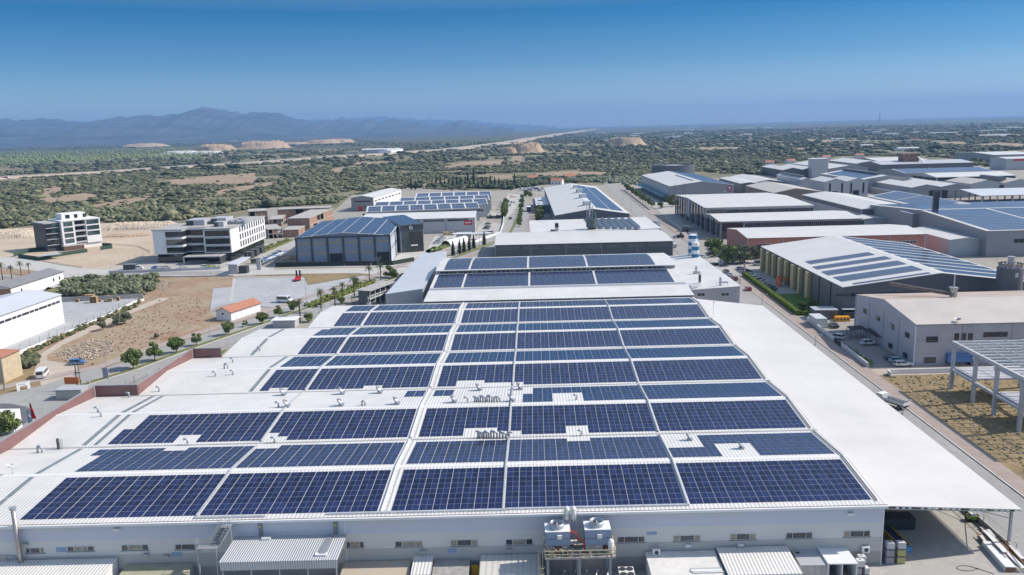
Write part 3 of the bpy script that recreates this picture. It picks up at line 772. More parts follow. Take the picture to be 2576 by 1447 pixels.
ASPD=mat('asphalt',(.19,.19,.19),.85,var=.15,scale=.3)
bank('road_embankment',HW,46,3.2,SAND,95);strip('highway',HW,18,3.5,mat('pale_highway',(.40,.39,.37),.9,var=.06,scale=.05),w1=34)

YW=[GP('T0',(-400,520),(0,508),(1200,495),(1900,470),(2572,445),(2572,500),(1900,580),(1200,600),(600,640),(-400,660)),GP('T1',(0,505),(200,500),(200,520),(0,530)),
      GP('T1',(1000,400),(2100,360),(2572,340),(2572,420),(1900,450),(1300,425)),GP('T2',(0,345),(450,320),(440,345),(0,400)),GP('T2',(950,310),(1500,300),(1500,330),(950,335))]
for pl in YW:sheet('grass_plain',pl,.012,mat('pale_green_field',(.15,.19,.08),.95,col2=(.20,.22,.11),scale=.01))
def mound(name,c,x0,x1,yb,yt,m,seed,dep=.9):
    a=G(c,x0,yb);b=G(c,x1,yb);cx,cy=(a.x+b.x)/2,(a.y+b.y)/2;W=(b.x-a.x)/2;H=HT(Vector((cx,cy+W*dep*.3,0)),c,(x0+x1)/2,yt)
    rs=np.random.RandomState(seed);n=34;V=[]
    q=rs.randn(9,9)
    for j in range(n):
        for i in range(n):
            u,v=i/(n-1)*2-1,j/(n-1)*2-1;rr=math.hypot(u,v)
            fi,fj=(u+1)*3.99,(v+1)*3.99;i0,j0=int(fi),int(fj);fi-=i0;fj-=j0
            nn_=(q[i0,j0]*(1-fi)+q[i0+1,j0]*fi)*(1-fj)+(q[i0,j0+1]*(1-fi)+q[i0+1,j0+1]*fi)*fj
            s=max(0,min(1,(1.02-rr-.07*nn_)/.42));z=H*(s*s*(3-2*s))*(1+.1*nn_+.06*rs.randn())
            V.append((cx+u*W*1.03,cy+v*W*dep,z-.3 if s<=0 else z))
    mb=MB();mb.add(V,[(j*n+i,j*n+i+1,(j+1)*n+i+1,(j+1)*n+i)for j in range(n-1)for i in range(n-1)],m);o=mb.build(name,None);o['kind']='structure'
MND=groundmat('quarry_spoil',((.42,.31,.21),(.48,.36,.25),(.36,.25,.16),(.46,.36,.27),(.52,.43,.34)),.03,.15,.6,1.)
for i,q in enumerate((('T0',2040,2310,512,452),('T1',-120,290,488,420),('T1',540,800,438,402),('T1',720,950,430,394),('T1',260,560,445,425),('T2',-60,345,530,440),('T2',910,1380,455,380),('T0',1340,1580,472,442),('T2',-120,60,545,480))):
    mound('dirt_mound',*q,MND,20+i)
for q in(('T0',1960,2215,545,515),('T0',1700,1960,535,512)):mound('dirt_mound',*q,mat('white_gravel',(.62,.6,.56),.9,var=.15,scale=.2),41,.5)
strip('quarry_floor',[G('T1',0,505),G('T1',330,490),G('T1',600,475),G('T1',1040,438)],30,.05,MND)
sheet('quarry_floor',GP('T1',(330,475),(980,475),(1100,490),(1000,500),(330,500)),.04,mat('pink_cut',(.38,.24,.18),.9,var=.3,scale=.05))
# --- scrub
rs=np.random.RandomState(11)
CLEAR=[GP('T0',(-900,1330),(0,1290),(420,1255),(1040,1235),(1560,1215),(1830,1210),(2572,1085))+GP('T1',(170,1080),(800,1040),(960,960),(1550,885),(2300,930),(2572,905))+GP('T2',(0,890),(360,850),(700,830),(1000,870),(1330,740),(1650,700),(2100,740),(2572,760))+GP('T3',(0,650),(330,610),(700,570),(1100,560),(1700,575),(1980,600),(2080,540),(2572,500))+[Vector((900,300,0)),Vector((300,0,0)),Vector((-600,0,0)),Vector((-900,380,0))]]
hwx=np.array([p.x for p in HW]);hwy=np.array([p.y for p in HW])
def near_hw(x,y,d0=20):
    r=np.zeros(len(x),bool)
    for i in range(len(HW)-1):
        ax,ay,bx,by=hwx[i],hwy[i],hwx[i+1],hwy[i+1];L2=(bx-ax)**2+(by-ay)**2
        t=np.clip(((x-ax)*(bx-ax)+(y-ay)*(by-ay))/L2,0,1);dy_=y-ay-t*(by-ay);d=np.hypot(x-ax-t*(bx-ax),dy_*np.where(dy_<0,.42,1));r|=d<d0+y*.006
    return r
gn=rs.randn(120,120)
def noise2(x,y,s,sy=None):
    sy=sy or s;u=(x/s)%118;v=(y/sy)%118;i=u.astype(int);j=v.astype(int);fu=u-i;fv=v-j;fu=fu*fu*(3-2*fu);fv=fv*fv*(3-2*fv)
    return(gn[i,j]*(1-fu)+gn[i+1,j]*fu)*(1-fv)+(gn[i,j+1]*(1-fu)+gn[i+1,j+1]*fu)*fv
MOUNDP=[(G(c,(a+b)/2,y1),(G(c,b,y1)-G(c,a,y1)).length/2)for c,a,b,y1 in(('T0',2040,2310,512),('T1',-120,290,488),('T1',540,950,434),('T2',-60,345,530),('T2',910,1380,455),('T0',1700,2215,540),('T1',330,1100,488),('T1',1050,1400,530))]
def sampler(N,y0,y1,thr,seed,wood=False):
    r=np.random.RandomState(seed);y=y0*(y1/y0)**r.rand(N)if y1>1500 else np.sqrt(y0**2+(y1**2-y0**2)*r.rand(N))
    x=(r.rand(N)*2-1)*(.70*y+60)-.03*y
    f=noise2(x+5000,y,90,60)*.6+noise2(x+900,y+700,28,22)*.5+noise2(x,y,300,200)*.35+np.where(x>100,.25,0)
    k=(f>thr+r.randn(N)*.25)
    for pl in CLEAR:k&=~inpoly(x,y,pl)
    for pl in BARE:k&=~inpoly(x,y,pl)|(r.rand(N)<.02)
    k&=~near_hw(x,y)
    for c,rad in MOUNDP:k&=np.hypot(x-c.x,(y-c.y))>rad*1.0
    iy=np.zeros(N,bool)
    for pl in YW:iy|=inpoly(x,y,pl)
    k&=iy if wood else~iy
    return np.stack([x[k],y[k]],-1)
T_near=[blob_template(rs,9,.6,.9)for _ in range(8)];T_mid=[blob_template(rs,5,.55,.8)for _ in range(8)];T_far=[blob_template(rs,3,.5,.7)for _ in range(6)]
T_tall=[blob_template(rs,5,.35,1.6)for _ in range(6)]
def cat_(a):return np.vstack(a)
P1=sampler(60000,400,760,-.4,1);S1=.9+rs.gamma(1.6,.75,len(P1))
scatter_mesh('scrub',P1,S1,T_near,SCRUB,2,rs.uniform(.55,1.05,len(P1)),kind='stuff',label='grey-green maquis scrub covering the plain behind the estate',category='scrub')
P2=sampler(80000,760,1500,-.3,3);S2=1.4+rs.gamma(1.6,1.1,len(P2))
scatter_mesh('scrub',P2,S2,T_mid,SCRUB,4,rs.uniform(.3,.6,len(P2)),kind='stuff',label='olive green scrub and small trees in the middle distance of the plain',category='scrub')
P3=sampler(42000,1500,6500,0,5);S3=4+rs.gamma(2.,1.6,len(P3))
scatter_mesh('far_woodland',P3,S3,T_far,SCRUBF,6,rs.uniform(.3,.7,len(P3)),kind='stuff',label='dark far woodland and groves reaching to the horizon',category='woodland')
P4=sampler(36000,1000,4200,-9,7,True);S4=2.6+rs.gamma(2.,.8,len(P4))
scatter_mesh('young_woodland',P4,S4,T_tall,YOUNG,8,rs.uniform(.5,.9,len(P4)),kind='stuff',label='pale green young plantation beyond the highway',category='woodland')
# --- haze
hz=mat('haze_air',(0,0,0));t=hz.node_tree;t.nodes.remove(t.nodes['Principled BSDF'])
pv=t.nodes.new('ShaderNodeVolumePrincipled');pv.inputs['Color'].default_value=(.31,.56,.97,1);pv.inputs['Density'].default_value=7.5e-5;pv.inputs['Anisotropy'].default_value=.1
t.links.new(pv.outputs[0],t.nodes['Material Output'].inputs['Volume'])
m=MB();m.box(-25000,25000,-300,25500,-20,560,hz);o=m.build('haze',None);o['kind']='stuff';o['label']='thin blue haze over the far plain and mountains';o['category']='haze'
# ================================================ neighbouring buildings
GX,GY=Vector((1,.016,0)).normalized(),Vector((-.016,1,0)).normalized()
def frg(A,B,C,h,hb=None,hc=None):
    a=G(*A,h);b=G(*B,hb or h);c=G(*C,hc or h)
    return((a.x,a.y,0.),GX,GY),(b-a).dot(GX),(c-a).dot(GY)
def frxy(x,y,ang=0.):
    c,s=math.cos(ang),math.sin(ang);return((x,y,0.),Vector((c,s,0)),Vector((-s,c,0)))
RW2=ribbed('white_roof_fine',(.66,.64,.60),'X',1.,.15,.45,.08,.06,line=.85)
RWY=ribbed('white_roof_cross',(.67,.65,.61),'Y',1.,.15,.45,.08,.06,line=.86)
RGR=ribbed('grey_roof_sheet',(.50,.51,.53),'Y',1.,.15,.45,.1,.06,line=.8)
RSIL=ribbed('silver_roof_sheet',(.60,.62,.65),'Y',.8,.1,.4,.06,.06,line=.88)
RBEI=ribbed('beige_roof_sheet',(.56,.50,.44),'Y',1.,.12,.5,.12,.06,line=.85)
RRUST=ribbed('rust_stained_roof',(.50,.42,.36),'Y',1.,.12,.55,.2,.05,dirt=(.45,.29,.20),line=.85,dscale=.06)
RCONC=mat('flat_grey_roof',(.40,.39,.37),.9,var=.15,scale=.3)
WDG=ribbed('dark_grey_cladding',(.125,.13,.145),'Z',1.2,0,.5,.1,.03,line=.8)
WMG=ribbed('mid_grey_cladding',(.30,.305,.32),'Z',1.2,0,.5,.08,.03,line=.85)
WLG=ribbed('light_grey_cladding',(.46,.47,.49),'Z',1.2,0,.5,.08,.03,line=.88)
WBL=ribbed('steel_blue_cladding',(.20,.255,.35),'Z',1.3,0,.5,.06,.03,line=.88)
WPB=ribbed('pale_blue_cladding',(.50,.55,.62),'Z',1.3,0,.5,.05,.03,line=.88)
WWH=mat('white_render',(.74,.74,.74),.8,var=.05,scale=.3)
WPK=mat('salmon_wall',(.50,.20,.15),.8,var=.12,scale=.3)
WLI=mat('pale_lilac_render',(.46,.44,.47),.85,var=.06,scale=.2)
WGRN=ribbed('dark_green_grey_cladding',(.085,.105,.115),'Z',1.2,0,.5,.1,.03,line=.85)
BRICK=mat('hollow_brick',(.36,.21,.14),.9,var=.2,scale=2.5)
DKF=mat('anthracite_frame',(.05,.055,.065),.5)
GLD=mat('dark_facade_glass',(.02,.025,.03),.06,var=.3,scale=.15,spec=.9)
GLG=mat('greenish_glass',(.05,.08,.08),.08,var=.5,scale=.12,spec=.9)
RED=mat('red_paint',(.55,.03,.03),.5);YEL=mat('yellow_paint',(.65,.42,.03),.5);BLUE=mat('blue_paint',(.04,.24,.60),.5);ORG_=mat('orange_paint',(.62,.16,.03),.5)
GRNF=mat('green_mesh_fence',(.035,.075,.05),.8);RTILE=mat('terracotta_tiles',(.42,.18,.11),.8,var=.15,scale=1.2,bump=.2,bscale=4)
def vent(par,p,h=1.2,r=.35,m=ALU):
    b=MB();b.cyl(p[0],p[1],p[2],p[2]+h,r,m,10).cyl(p[0],p[1],p[2]+h,p[2]+h+.15,r*1.3,m,10);b.build('vent',par)
# ---- second hall behind the big one (stepped solar roof)
o2=thing('factory_annex',(0,262,0),'stepped white hall with two long solar strips and a clerestory, behind the big roof','factory')
xl=G('M1',1690,650,9.3).x;xr=G('M2',1830,590,9.3).x;xt=G('M1',1862,262,13.6).x;xtr=G('M2',1600,190,13.6).x
prof2=[(262,9.3),(275.5,10.2),(278,10.45),(297.5,12.0),(297.5,13.3),(312.5,14.15),(326,13.3)]
def Q2(k,x,dz=0):return(x,prof2[k][0]+SK*x,prof2[k][1]+dz)
m=MB()
for x,fl in((xl,1),(xr,0)):
    ps=[(x,262+SK*x,0),(x,326+SK*x,0)]+[(x,a+SK*x,z)for a,z in reversed(prof2)]
    m.poly(ps[::-1]if fl else ps,WLG)
m.quad((xl,262+SK*xl,0),(xr,262+SK*xr,0),Q2(0,xr),Q2(0,xl),WDG);m.quad((xr,326+SK*xr,0),(xl,326+SK*xl,0),Q2(6,xl),Q2(6,xr),WLG)
m.quad(Q2(3,xl),Q2(3,xr),Q2(4,xr),Q2(4,xl),WMG);m.build('wall',o2)
m=MB()
for a,b,mm,e0,e1 in((0,1,WHITE_ROOF,-.4,0),(1,2,GALV,0,0),(2,3,WHITE_ROOF,0,0),(4,5,WHITE_ROOF,-.5,0),(5,6,WHITE_ROOF,0,.4)):
    p=[Q2(a,xl,.12),Q2(a,xr,.12),Q2(b,xr,.12),Q2(b,xl,.12)];p=[(p[0][0]-.3,p[0][1]+e0,p[0][2]),(p[1][0]+.3,p[1][1]+e0,p[1][2]),(p[2][0]+.3,p[2][1]+e1,p[2][2]),(p[3][0]-.3,p[3][1]+e1,p[3][2])]
    m.add(p+[(q[0],q[1],q[2]-.22)for q in p],[(0,1,2,3),(7,6,5,4),(0,4,5,1),(1,5,6,2),(3,7,4,0)],mm)
m.build('roof',o2)
k=0;x=xl+1
while x<xr-7:
    f=MB();y0_=297.5+SK*x-.08
    f.box(x,x+6.4,y0_-.06,y0_,12.2,12.27,WHITE).box(x,x+6.4,y0_-.06,y0_,13.03,13.1,WHITE)
    for q in range(0,8,2):f.box(x+q*.9,x+q*.9+.1,y0_-.06,y0_,12.3,13.,WHITE)
    fo=f.build('window',o2);g=MB();g.quad((x+.1,y0_-.02,12.3),(x+6.3,y0_-.02,12.3),(x+6.3,y0_-.02,13.),(x+.1,y0_-.02,13.),DARK);g.build('pane',fo);x+=7
for(ka,kb,ua,ub,nr,nm)in((2,3,.03,.93,11,'lower'),(4,5,.05,.97,8,'upper'),(5,6,.04,.8,6,'back-slope')):
    for bi,(fa,fb_)in enumerate(((0,.118),(.125,.395),(.402,.675),(.682,1))):
        dxl=.9 if kb==3 else 2.6;dxr=3.2 if kb==3 else 7
        xa=xl+dxl+(xr-dxr-xl-dxl)*fa+.1;xb=xl+dxl+(xr-dxr-xl-dxl)*fb_-.1;nc=max(2,round((xb-xa)/2.05));cw=(xb-xa)/nc
        A0,A1=prof2[ka],prof2[kb];Ls=A1[0]-A0[0]
        def PP(u,x_,dz,A0=A0,A1=A1,Ls=Ls):return(x_,A0[0]+u+SK*x_,A0[1]+(A1[1]-A0[1])*u/Ls+.1+dz)
        t=thing('solar_array',PP(ua*Ls,xa,0),'blue solar array on the stepped hall behind, %s strip, %s block'%(nm,('short left','second','third','rightmost')[bi]),'solar array','solar arrays on the stepped hall')
        for c in range(nc):solar_column(t,PP,xa+c*cw,xa+(c+1)*cw,nr,ua*Ls,(ub-ua)*Ls/nr,lambda r_:True)
# ---- silver hall on its left
A=G('M1',1300,575,8.6);B=G('M1',1675,520,9.8);Cc=G('M1',1660,168,8.6);Dd_=G('M1',1915,140,9.8)
o=thing('silver_hall',(A.x,A.y,0),'plain silver-roofed lean-to hall left of the stepped solar hall','warehouse')
m=MB();lo=[(A.x,A.y,0),(B.x,B.y,0),(Dd_.x,Dd_.y,0),(Cc.x,Cc.y,0)];hi=[tuple(A),tuple(B),tuple(Dd_),tuple(Cc)]
m.add(lo+hi,[(0,1,5,4),(1,2,6,5),(2,3,7,6),(3,0,4,7)],WLG);m.build('wall',o)
m=MB();h2=[(x,y,z+.2)for x,y,z in hi];h1=[(x,y,z+.01)for x,y,z in hi];m.add(h1+h2,[(4,5,6,7),(0,1,5,4),(1,2,6,5),(2,3,7,6),(3,0,4,7)],RSIL);m.build('roof',o)
# ---- right annex with windows, carrying the silos
fr,W,Dp=frg(('M2',1800,527),('M2',2278,508),('M2',1880,190),8.0,8.0,8.0)
S=shed('white_annex','low white annex with grey front wall and two double windows, right of the stepped hall',fr,W,Dp,7.9,.9,'sy',WLI,WHITE_ROOF)
S.pwin('f','M2',1860,558,1940,590,2);S.pwin('f','M2',2100,556,2182,588,2)
def pipeunit(c,x,y,z,H,label,kind=0):
    p=G(c,x,y,z);t=thing('roof_duct',p,label,'duct');m=MB()
    if kind==0:
        m.box(p.x-1.3,p.x+1.3,p.y-.6,p.y+.6,z,z+.8,ALU).cyl(p.x-.2,p.y,z+.8,z+H,.35,ALU,10).cyl(p.x-.2,p.y,z+H*.6,z+H*.6+.25,.6,GALV,10)
    else:
        m.cyl(p.x,p.y,z,z+H,.4,ALU,10).bar((p.x,p.y,z+H*.45),(p.x+2.6,p.y,z+H*.45),.5,ALU).bar((p.x+2.6,p.y,z),(p.x+2.6,p.y,z+H*.5),.18,GALV).bar((p.x-1.4,p.y,z),(p.x-1.4,p.y,z+H*.4),.12,GALV).bar((p.x-1.4,p.y,z+H*.4),(p.x,p.y,z+H*.4),.12,GALV)
    m.build('duct',t);return t
pipeunit('M2',1855,362,8.6,2.9,'small metal duct unit with chimney on the white annex roof')
pipeunit('M2',2092,492,8.4,3.2,'metal exhaust duct with side arm at the annex roof front edge',1)
p=G('M2',1885,455,8.5);t=thing('chimney_stack',p,'square dark vented chimney stack on the white annex roof','chimney');MB().box(p.x-.45,p.x+.45,p.y-.3,p.y+.3,8.3,11.6,GALV).box(p.x-.3,p.x+.3,p.y-.33,p.y-.3,9,11.3,DARK).build('stack',t)
t=thing('diagonal_duct',G('M2',1840,480,9.5),'fat silver duct lying diagonally on the annex roof','duct');MB().tube([G('M2',1790,495,9.2),G('M2',1890,468,9.4)],.5,ALU,8).build('duct',t)
def silo(c,xb,yb,zb,w0,c2,yt,label,cols):
    p=G(c,xb,yb,zb);a=G(c,xb-w0/2,yb,zb);b=G(c,xb+w0/2,yb,zb);r=(b-a).length/2;H=HT(p,c2[0],c2[1],c2[2])
    p.y+=r
    t=thing('silo',(p.x,p.y,0),label,'silo','striped silos');m=MB();n=len(cols)
    for i,mm in enumerate(cols):
        z0=zb+(H-.5)*i/n;z1=zb+(H-.5)*(i+1)/n;m.lathe(p.x,p.y,[(r,z0 if i else 0),(r,z1)],mm,28)
    m.build('shell',t,smooth=True);m=MB();z=zb+H-.5
    m.lathe(p.x,p.y,[(r,z),(r*.4,z+.5),(0.01,z+.55)],WHITE,28);m.build('cap',t)
    m=MB()
    for k in range(14):
        a1,a2=6.283*k/14,6.283*(k+1)/14;q=lambda an,zz:(p.x+r*.96*math.cos(an),p.y+r*.96*math.sin(an),zz)
        m.bar(q(a1,z),q(a1,z+1.),.06,WHITE);m.bar(q(a1,z+1.),q(a2,z+1.),.05,WHITE)
    m.build('railing',t);return t
SB=mat('silo_blue',(.02,.17,.36),.4)
silo('M2',1822,188,8.8,92,('T2',1822,1352),0,'taller blue and white banded silo, the rear one of the pair',[WHITE,SB,WHITE,SB,WHITE,SB])
silo('M2',1848,206,8.8,76,('M2',1848,45),0,'shorter white silo with blue bands, in front of its taller neighbour',[SB,WHITE,SB,WHITE])
# ---- long dark green-grey hall
fr,W,Dp=frg(('M1',2403,80),('M2',1612,35),('T2',1530,1300),7.6)
S=shed('long_hall','long hall with dark grey-green wall and pale two-tone ribbed roof',fr,W,Dp,7.6,.9,'x',WGRN,RW2,rp=.55,pil=(17,.25,WMG))
LONG=S
S.row('f',8,13,5.4,6.4,14,2,3,fm=WMG,gm=GLASS)
# ---- low white hall with sawtooth skylights
fr,W,Dp=frg(('T2',190,1335),('T2',1490,1300),('T2',1390,1188),7.5)
S=shed('low_white_hall','low white-roofed hall with a row of slanted skylights and a dark filter tower',fr,W,Dp,7.5,.6,'sy',WLG,WHITE_ROOF,rp=.5)
SL=S
for k in range(7):
    a=S.px('T2',905+k*73,1300);b=S.px('T2',860+k*72,1190);
    x0=a[0]-4.;y0=a[1]+1;L_=(b[1]-a[1])-3;sx=(b[0]-a[0])/max(1,L_)
    t=thing('skylight_monitor',S.P(x0,y0,S.z(x0,y0)),'slanted roof skylight box, %s from the left on the low white hall'%ordn[k],'skylight','slanted skylights on the low white hall')
    z0=S.z(x0,y0);m=MB(S.fr);H=1.5;w1=1.5;m.box(x0-2.3,x0-.02,y0+.3,y0+L_-.3,z0-.1,z0+.1,DKF)
    lo=[(x0,y0,z0),(x0+w1,y0,z0),(x0+w1,y0+L_,z0),(x0,y0+L_,z0)];top=[(x0+w1*.95,y0+.8,z0+H),(x0+w1*.95,y0+L_-.2,z0+H)]
    m.poly([lo[0],top[0],top[1],lo[3]][::-1],GALV);m.poly([lo[0],lo[1],top[0]],RSIL);m.poly([lo[1],lo[2],top[1],top[0]],RSIL);m.poly([lo[3],top[1],lo[2]],RSIL);m.build('shell',t)
p=S.P(*S.px('T2',450,1320));t=thing('roof_duct',p,'upright stainless duct block at the left of the low white hall','duct');m=MB();z=8;m.box(p.x-1,p.x+1,p.y,p.y+1.2,z,z+4.5,GALV).box(p.x-1.02,p.x+1.02,p.y-.03,p.y,z+2,z+4.2,DARK).box(p.x-3.5,p.x-1,p.y,p.y+1,z,z+.8,DKF);m.build('duct',t)

b0=G('T2',805,1305,8);t=thing('filter_tower',(b0.x,b0.y,0),'dark drum filter tower with caged ladder frame and bent pipe on top','tower')
wr=(G('T2',860,1305,8)-G('T2',748,1305,8)).length/2;H1=HT(b0,'T2',805,1195);H2=HT(b0,'T2',790,1080);H3=HT(b0,'T2',790,1022)
m=MB();m.lathe(b0.x,b0.y+wr,[(wr*.3,8.),(wr*.9,8+1.2),(wr,9.2),(wr,8+H1),(wr*.9,8+H1+.1),(.01,8+H1+.2)],WGRN,20);m.build('drum',t)
m=MB()
for k in range(4):
    an=.8+k*1.57;m.bar((b0.x+wr*.9*math.cos(an),b0.y+wr+wr*.9*math.sin(an),8),(b0.x+wr*.9*math.cos(an),b0.y+wr+wr*.9*math.sin(an),10),.4,DKF)
m.build('leg',t);m=MB();cx,cy=b0.x-wr*.35,b0.y+wr
for dx in(-1.6,1.6):
    for dy in(-1.2,1.2):m.bar((cx+dx,cy+dy,8+H1),(cx+dx,cy+dy,8+H2+1),.16,ALU)
for z in np.linspace(8+H1+1,8+H2+1,5):
    for a,b in(((-1.6,-1.2),(1.6,-1.2)),((1.6,-1.2),(1.6,1.2)),((1.6,1.2),(-1.6,1.2)),((-1.6,1.2),(-1.6,-1.2))):m.bar((cx+a[0],cy+a[1],z),(cx+b[0],cy+b[1],z),.12,ALU)
m.build('ladder_frame',t)
m=MB();m.tube([(cx,cy,8+H1),(cx,cy,8+H3-.6),(cx+.3,cy,8+H3-.1),(cx+.9,cy,8+H3-.3)],.45,ALU,8).tube([(cx+2.6,cy,8+H1),(cx+2.6,cy,8+H1+3.2)],1.,WGRN,10);m.build('pipe',t)
# ---- big hall with four dormers
fr,W,Dp=frg(('Zj',90,948),('Zj',1350,915),('Zj',-60,450),9.5)
Dp=(G('Zj',840,455,9.5)-G('Zj',1350,915,9.5)).dot(GY)
S=shed('dormer_hall','wide white-roofed hall with four roof dormers and two long solar fields, mid distance',fr,W,Dp,9.5,3.6,'y',WDG,RWY,rp=.5)
HG=S
S.arr('left of two blue solar fields running up the dormer hall roof',[('Zj',530,445),('Zj',1000,840),('Zj',800,825)][:2]+[('Zj',700,460)],None,cm=CELL)if False else None
xa=S.px('Zj',800,825)[0];xb=S.px('Zj',1010,840)[0];xc=S.px('Zj',1030,845)[0];xd=S.px('Zj',1235,865)[0];ya=S.px('Zj',1000,840)[1];yb=S.px('Zj',530,445)[1]
S.arr('left of two blue solar fields running up the dormer hall roof',box=(xa,xb,ya,yb),nu=8,nv=60)
S.arr('right of two blue solar fields running up the dormer hall roof',box=(xc,xd,ya-2,yb-4),nu=8,nv=60)
for k,(x,y)in enumerate(((430,480),(480,552),(535,640),(605,768))):
    q=S.px('Zj',x,y);z=S.z(*q);t=thing('roof_dormer',S.P(q[0],q[1],z),'boxy roof dormer with open dark left face, %s from the far end'%ordn[k],'dormer','dormers on the mid-distance hall')
    m=MB(S.fr);x0,y0_=q[0]-1.5,q[1]-2;m.box(x0,x0+5,y0_,y0_+6,z-1.6,z+2.6,RSIL).box(x0-.06,x0,y0_+.2,y0_+5.8,z-1.5,z+2.4,DARK);m.build('box',t)
fr2,W2,D2_=frg(('T2',245,1062),('T2',378,1065),('T2',245,985),5.5)
shed('side_canopy','low pale canopy building attached left of the dormer hall',fr2,W2,D2_,5.5,.4,'sy',WBL,RSIL)
# ---- dark hall with red emblem
fr,W,Dp=frg(('T2',1585,870),('T2',2225,852),('T2',1342,757),13.)
S=shed('dark_grey_hall','tall dark grey hall with red emblem on its gable and a teal loading canopy',fr,W,Dp,13.,3.5,'y',WMG,RW2,rp=.5)
HH=S
S.face('l',1,Dp-4,3.8,11.6,WLG,'side_panel',.08)
S.arr('small blue solar rectangle on the white slope of the tall grey hall',[('Zj',2120,262),('Zj',2450,350),('Zj',2350,358),('Zj',2180,250)][:2],nu=9,nv=40)
S.arr('whole right roof slope of the tall grey hall covered in solar panels',box=(W*.52,W-.5,1,Dp-2),nu=20,nv=50)
u,z=S.wx('f','T2',2185,882);m=MB(fr);m.tube([(u,-.1,z),(u,-.25,z)],1.9,RED,20);m.tube([(u,-.26,z),(u,-.3,z)],1.,mat('pale_sign',(.75,.72,.7),.6),14);
for k in range(11):m.box(u-5.2+k*.75,u-5.2+k*.75+.5,-.12,-.02,z-3.4,z-2.7,RED if k>3 else WHITE)
m.build('emblem',S.o)
m=MB(fr);TEAL=mat('teal_sheet',(.03,.17,.21),.5);m.add([(-7,2,4.6),(-.1,2,5.4),(-.1,Dp-3,5.4),(-7,Dp-3,4.6),(-7,2,4.3),(-7,Dp-3,4.3)],[(0,1,2,3),(4,0,3,5)],TEAL)
for k in range(9):m.bar((-6.8,3+k*(Dp-8)/8,0),(-6.8,3+k*(Dp-8)/8,4.4),.3,DKF)
m.build('loading_canopy',S.o)
for k in range(3):m=MB(fr);m.bar((W*(.08,.22,.23)[k],-.4,0),(W*(.08,.22,.23)[k],-.4,15.5),.25,GALV);m.build('flue',S.o)
q=G('T2',1620,722,6);t=thing('round_tank',q,'dark ring-shaped round tank with pale roof behind the tall grey hall','tank');m=MB();m.lathe(q.x,q.y,[(26,0),(26,15),(24.8,15),(24.8,13)],WDG,36);m.lathe(q.x,q.y,[(24.8,13),(.1,14.6)],RW2,36);m.build('shell',t)
# ---- two black glass-fronted halls
def glassfront(lab,A,B,C,h,ridge='x',rise=1.6,k=7,roofm=RW2,wallm=WMG):
    fr,W,Dp=frg(A,B,C,h)
    S=shed('glass_fronted_hall',lab,fr,W,Dp,h,rise,ridge,wallm,roofm,rp=.55)
    m=MB(fr)
    for i in range(k+1):m.box(-.5,-.05,Dp*i/k-.25,Dp*i/k+.25,0,h+.4,GALV if i%2 else DKF)
    m.build('fin',S.o)
    for i in range(k):panelface(S.o,fr,'l',W,Dp,Dp*i/k+.4,Dp*(i+1)/k-.4,1,h-.3,GLD,'facade_glass',.12)
    return S
S=glassfront('white-roofed hall with tall black glass side, rear of the two glass-sided halls',('T2',1940,1087),('T3',548,1085),('T2',1668,957),13.6,k=11)
S.row('f',10,9,10.2,12.4,6,14,2,fm=WMG,gm=DARK);JG=S
S.face('f',1,13,.3,12.6,GLD,'entrance_glazing')
u0,z1=S.wx('l','T2',1775,1010);S.face('l',u0-5,u0+3,3,14.6,mat('printed_banner',(.42,.48,.55),.6,var=.3,scale=.2),'banner',.3,.13)
S=glassfront('lower white-roofed hall with black glass side, nearer of the two glass-sided halls',('T2',2090,1227),('T3',1022,1213),('T2',1945,1145),9.7,k=6)
S.row('f',11,10,5.8,8.8,9,16,1,fm=WMG,gm=GLASS);KG=S
S.face('f',1,13,.3,9,GLD,'entrance_glazing')
# ---- salmon building
fr,W,Dp=frg(('T2',2370,1393),('T3',1562,1345),('T2',2178,1292),9.9)
S=shed('salmon_hall','long salmon-red hall with pale grey roof, right of the silos',fr,W,Dp,9.9,1.7,'x',WPK,RW2,rp=.5,pil=(15,.35,WLG),trim=WLG)
S.row('f',9,7,5.8,7.2,4,3,3);S.row('l',3,2.5,2,3.4,1,2,2,gm=DARK);S.row('l',3,2.5,6,7.4,1,2,2,gm=DARK);PKH=S
S.face('f',1,16,4.6,4.9,RW2,'awning',3.)
# ---- solar hall with yellow columns
a=G('M3',757,500,10.2);ap=G('M3',1835,392,14.2);cfar=G('M3',2,90,10.2)
W=2*(ap.x-a.x);Dp=(cfar-a).dot(GY);fr=((a.x,a.y,0.),GX,GY)
S=shed('solar_hall','big dark grey gabled hall with solar rows and yellow columns on its left side',fr,W,Dp,10.1,4.,'y',WDG,RWY,rp=.5,trim=WLG)
MH=S
for k in range(8):
    L_=S.D;u0=L_*.03+k*L_*.088;m=MB(fr);yc=Dp-u0;
    m.box(-1.3,-.05,yc-2.2-.9*(k%2),yc,0,9.7,mat('mustard_panel',(.52,.43,.22),.7,var=.1,scale=.5));m.build('yellow_panel',S.o)
m=MB(fr);yc=Dp*.61;m.box(-4.5,-3.9,yc-5,yc,0,3.6,ORG_).box(-4.5,-.1,yc-5,yc-4.6,3.1,3.6,ORG_).box(-4.5,-.1,yc-.4,yc,3.1,3.6,ORG_);m.build('entrance_frame',S.o)
S.face('l',S.D*.42,S.D*.44,.2,9,GLASS,'tall_glazing',.08)
S.row('f',9,12,7.0,8.1,7,1,20,fm=WDG,gm=GLASS);S.win('f',.5,16,1.9,3.5,6,fm=WMG)
for k in range(2):S.face('l',S.D*.83+k*11-6,S.D*.83+k*11-5.6,0,9.8,DKF,'drainpipe',.25)
al=[((385,270),(1290,190),(1210,160)),((450,300),(1400,225),(1330,205)),((545,345),(1555,285),(1440,255)),((655,405),(1710,345),(1590,310)),((780,475),(1790,375),(1290,430))]
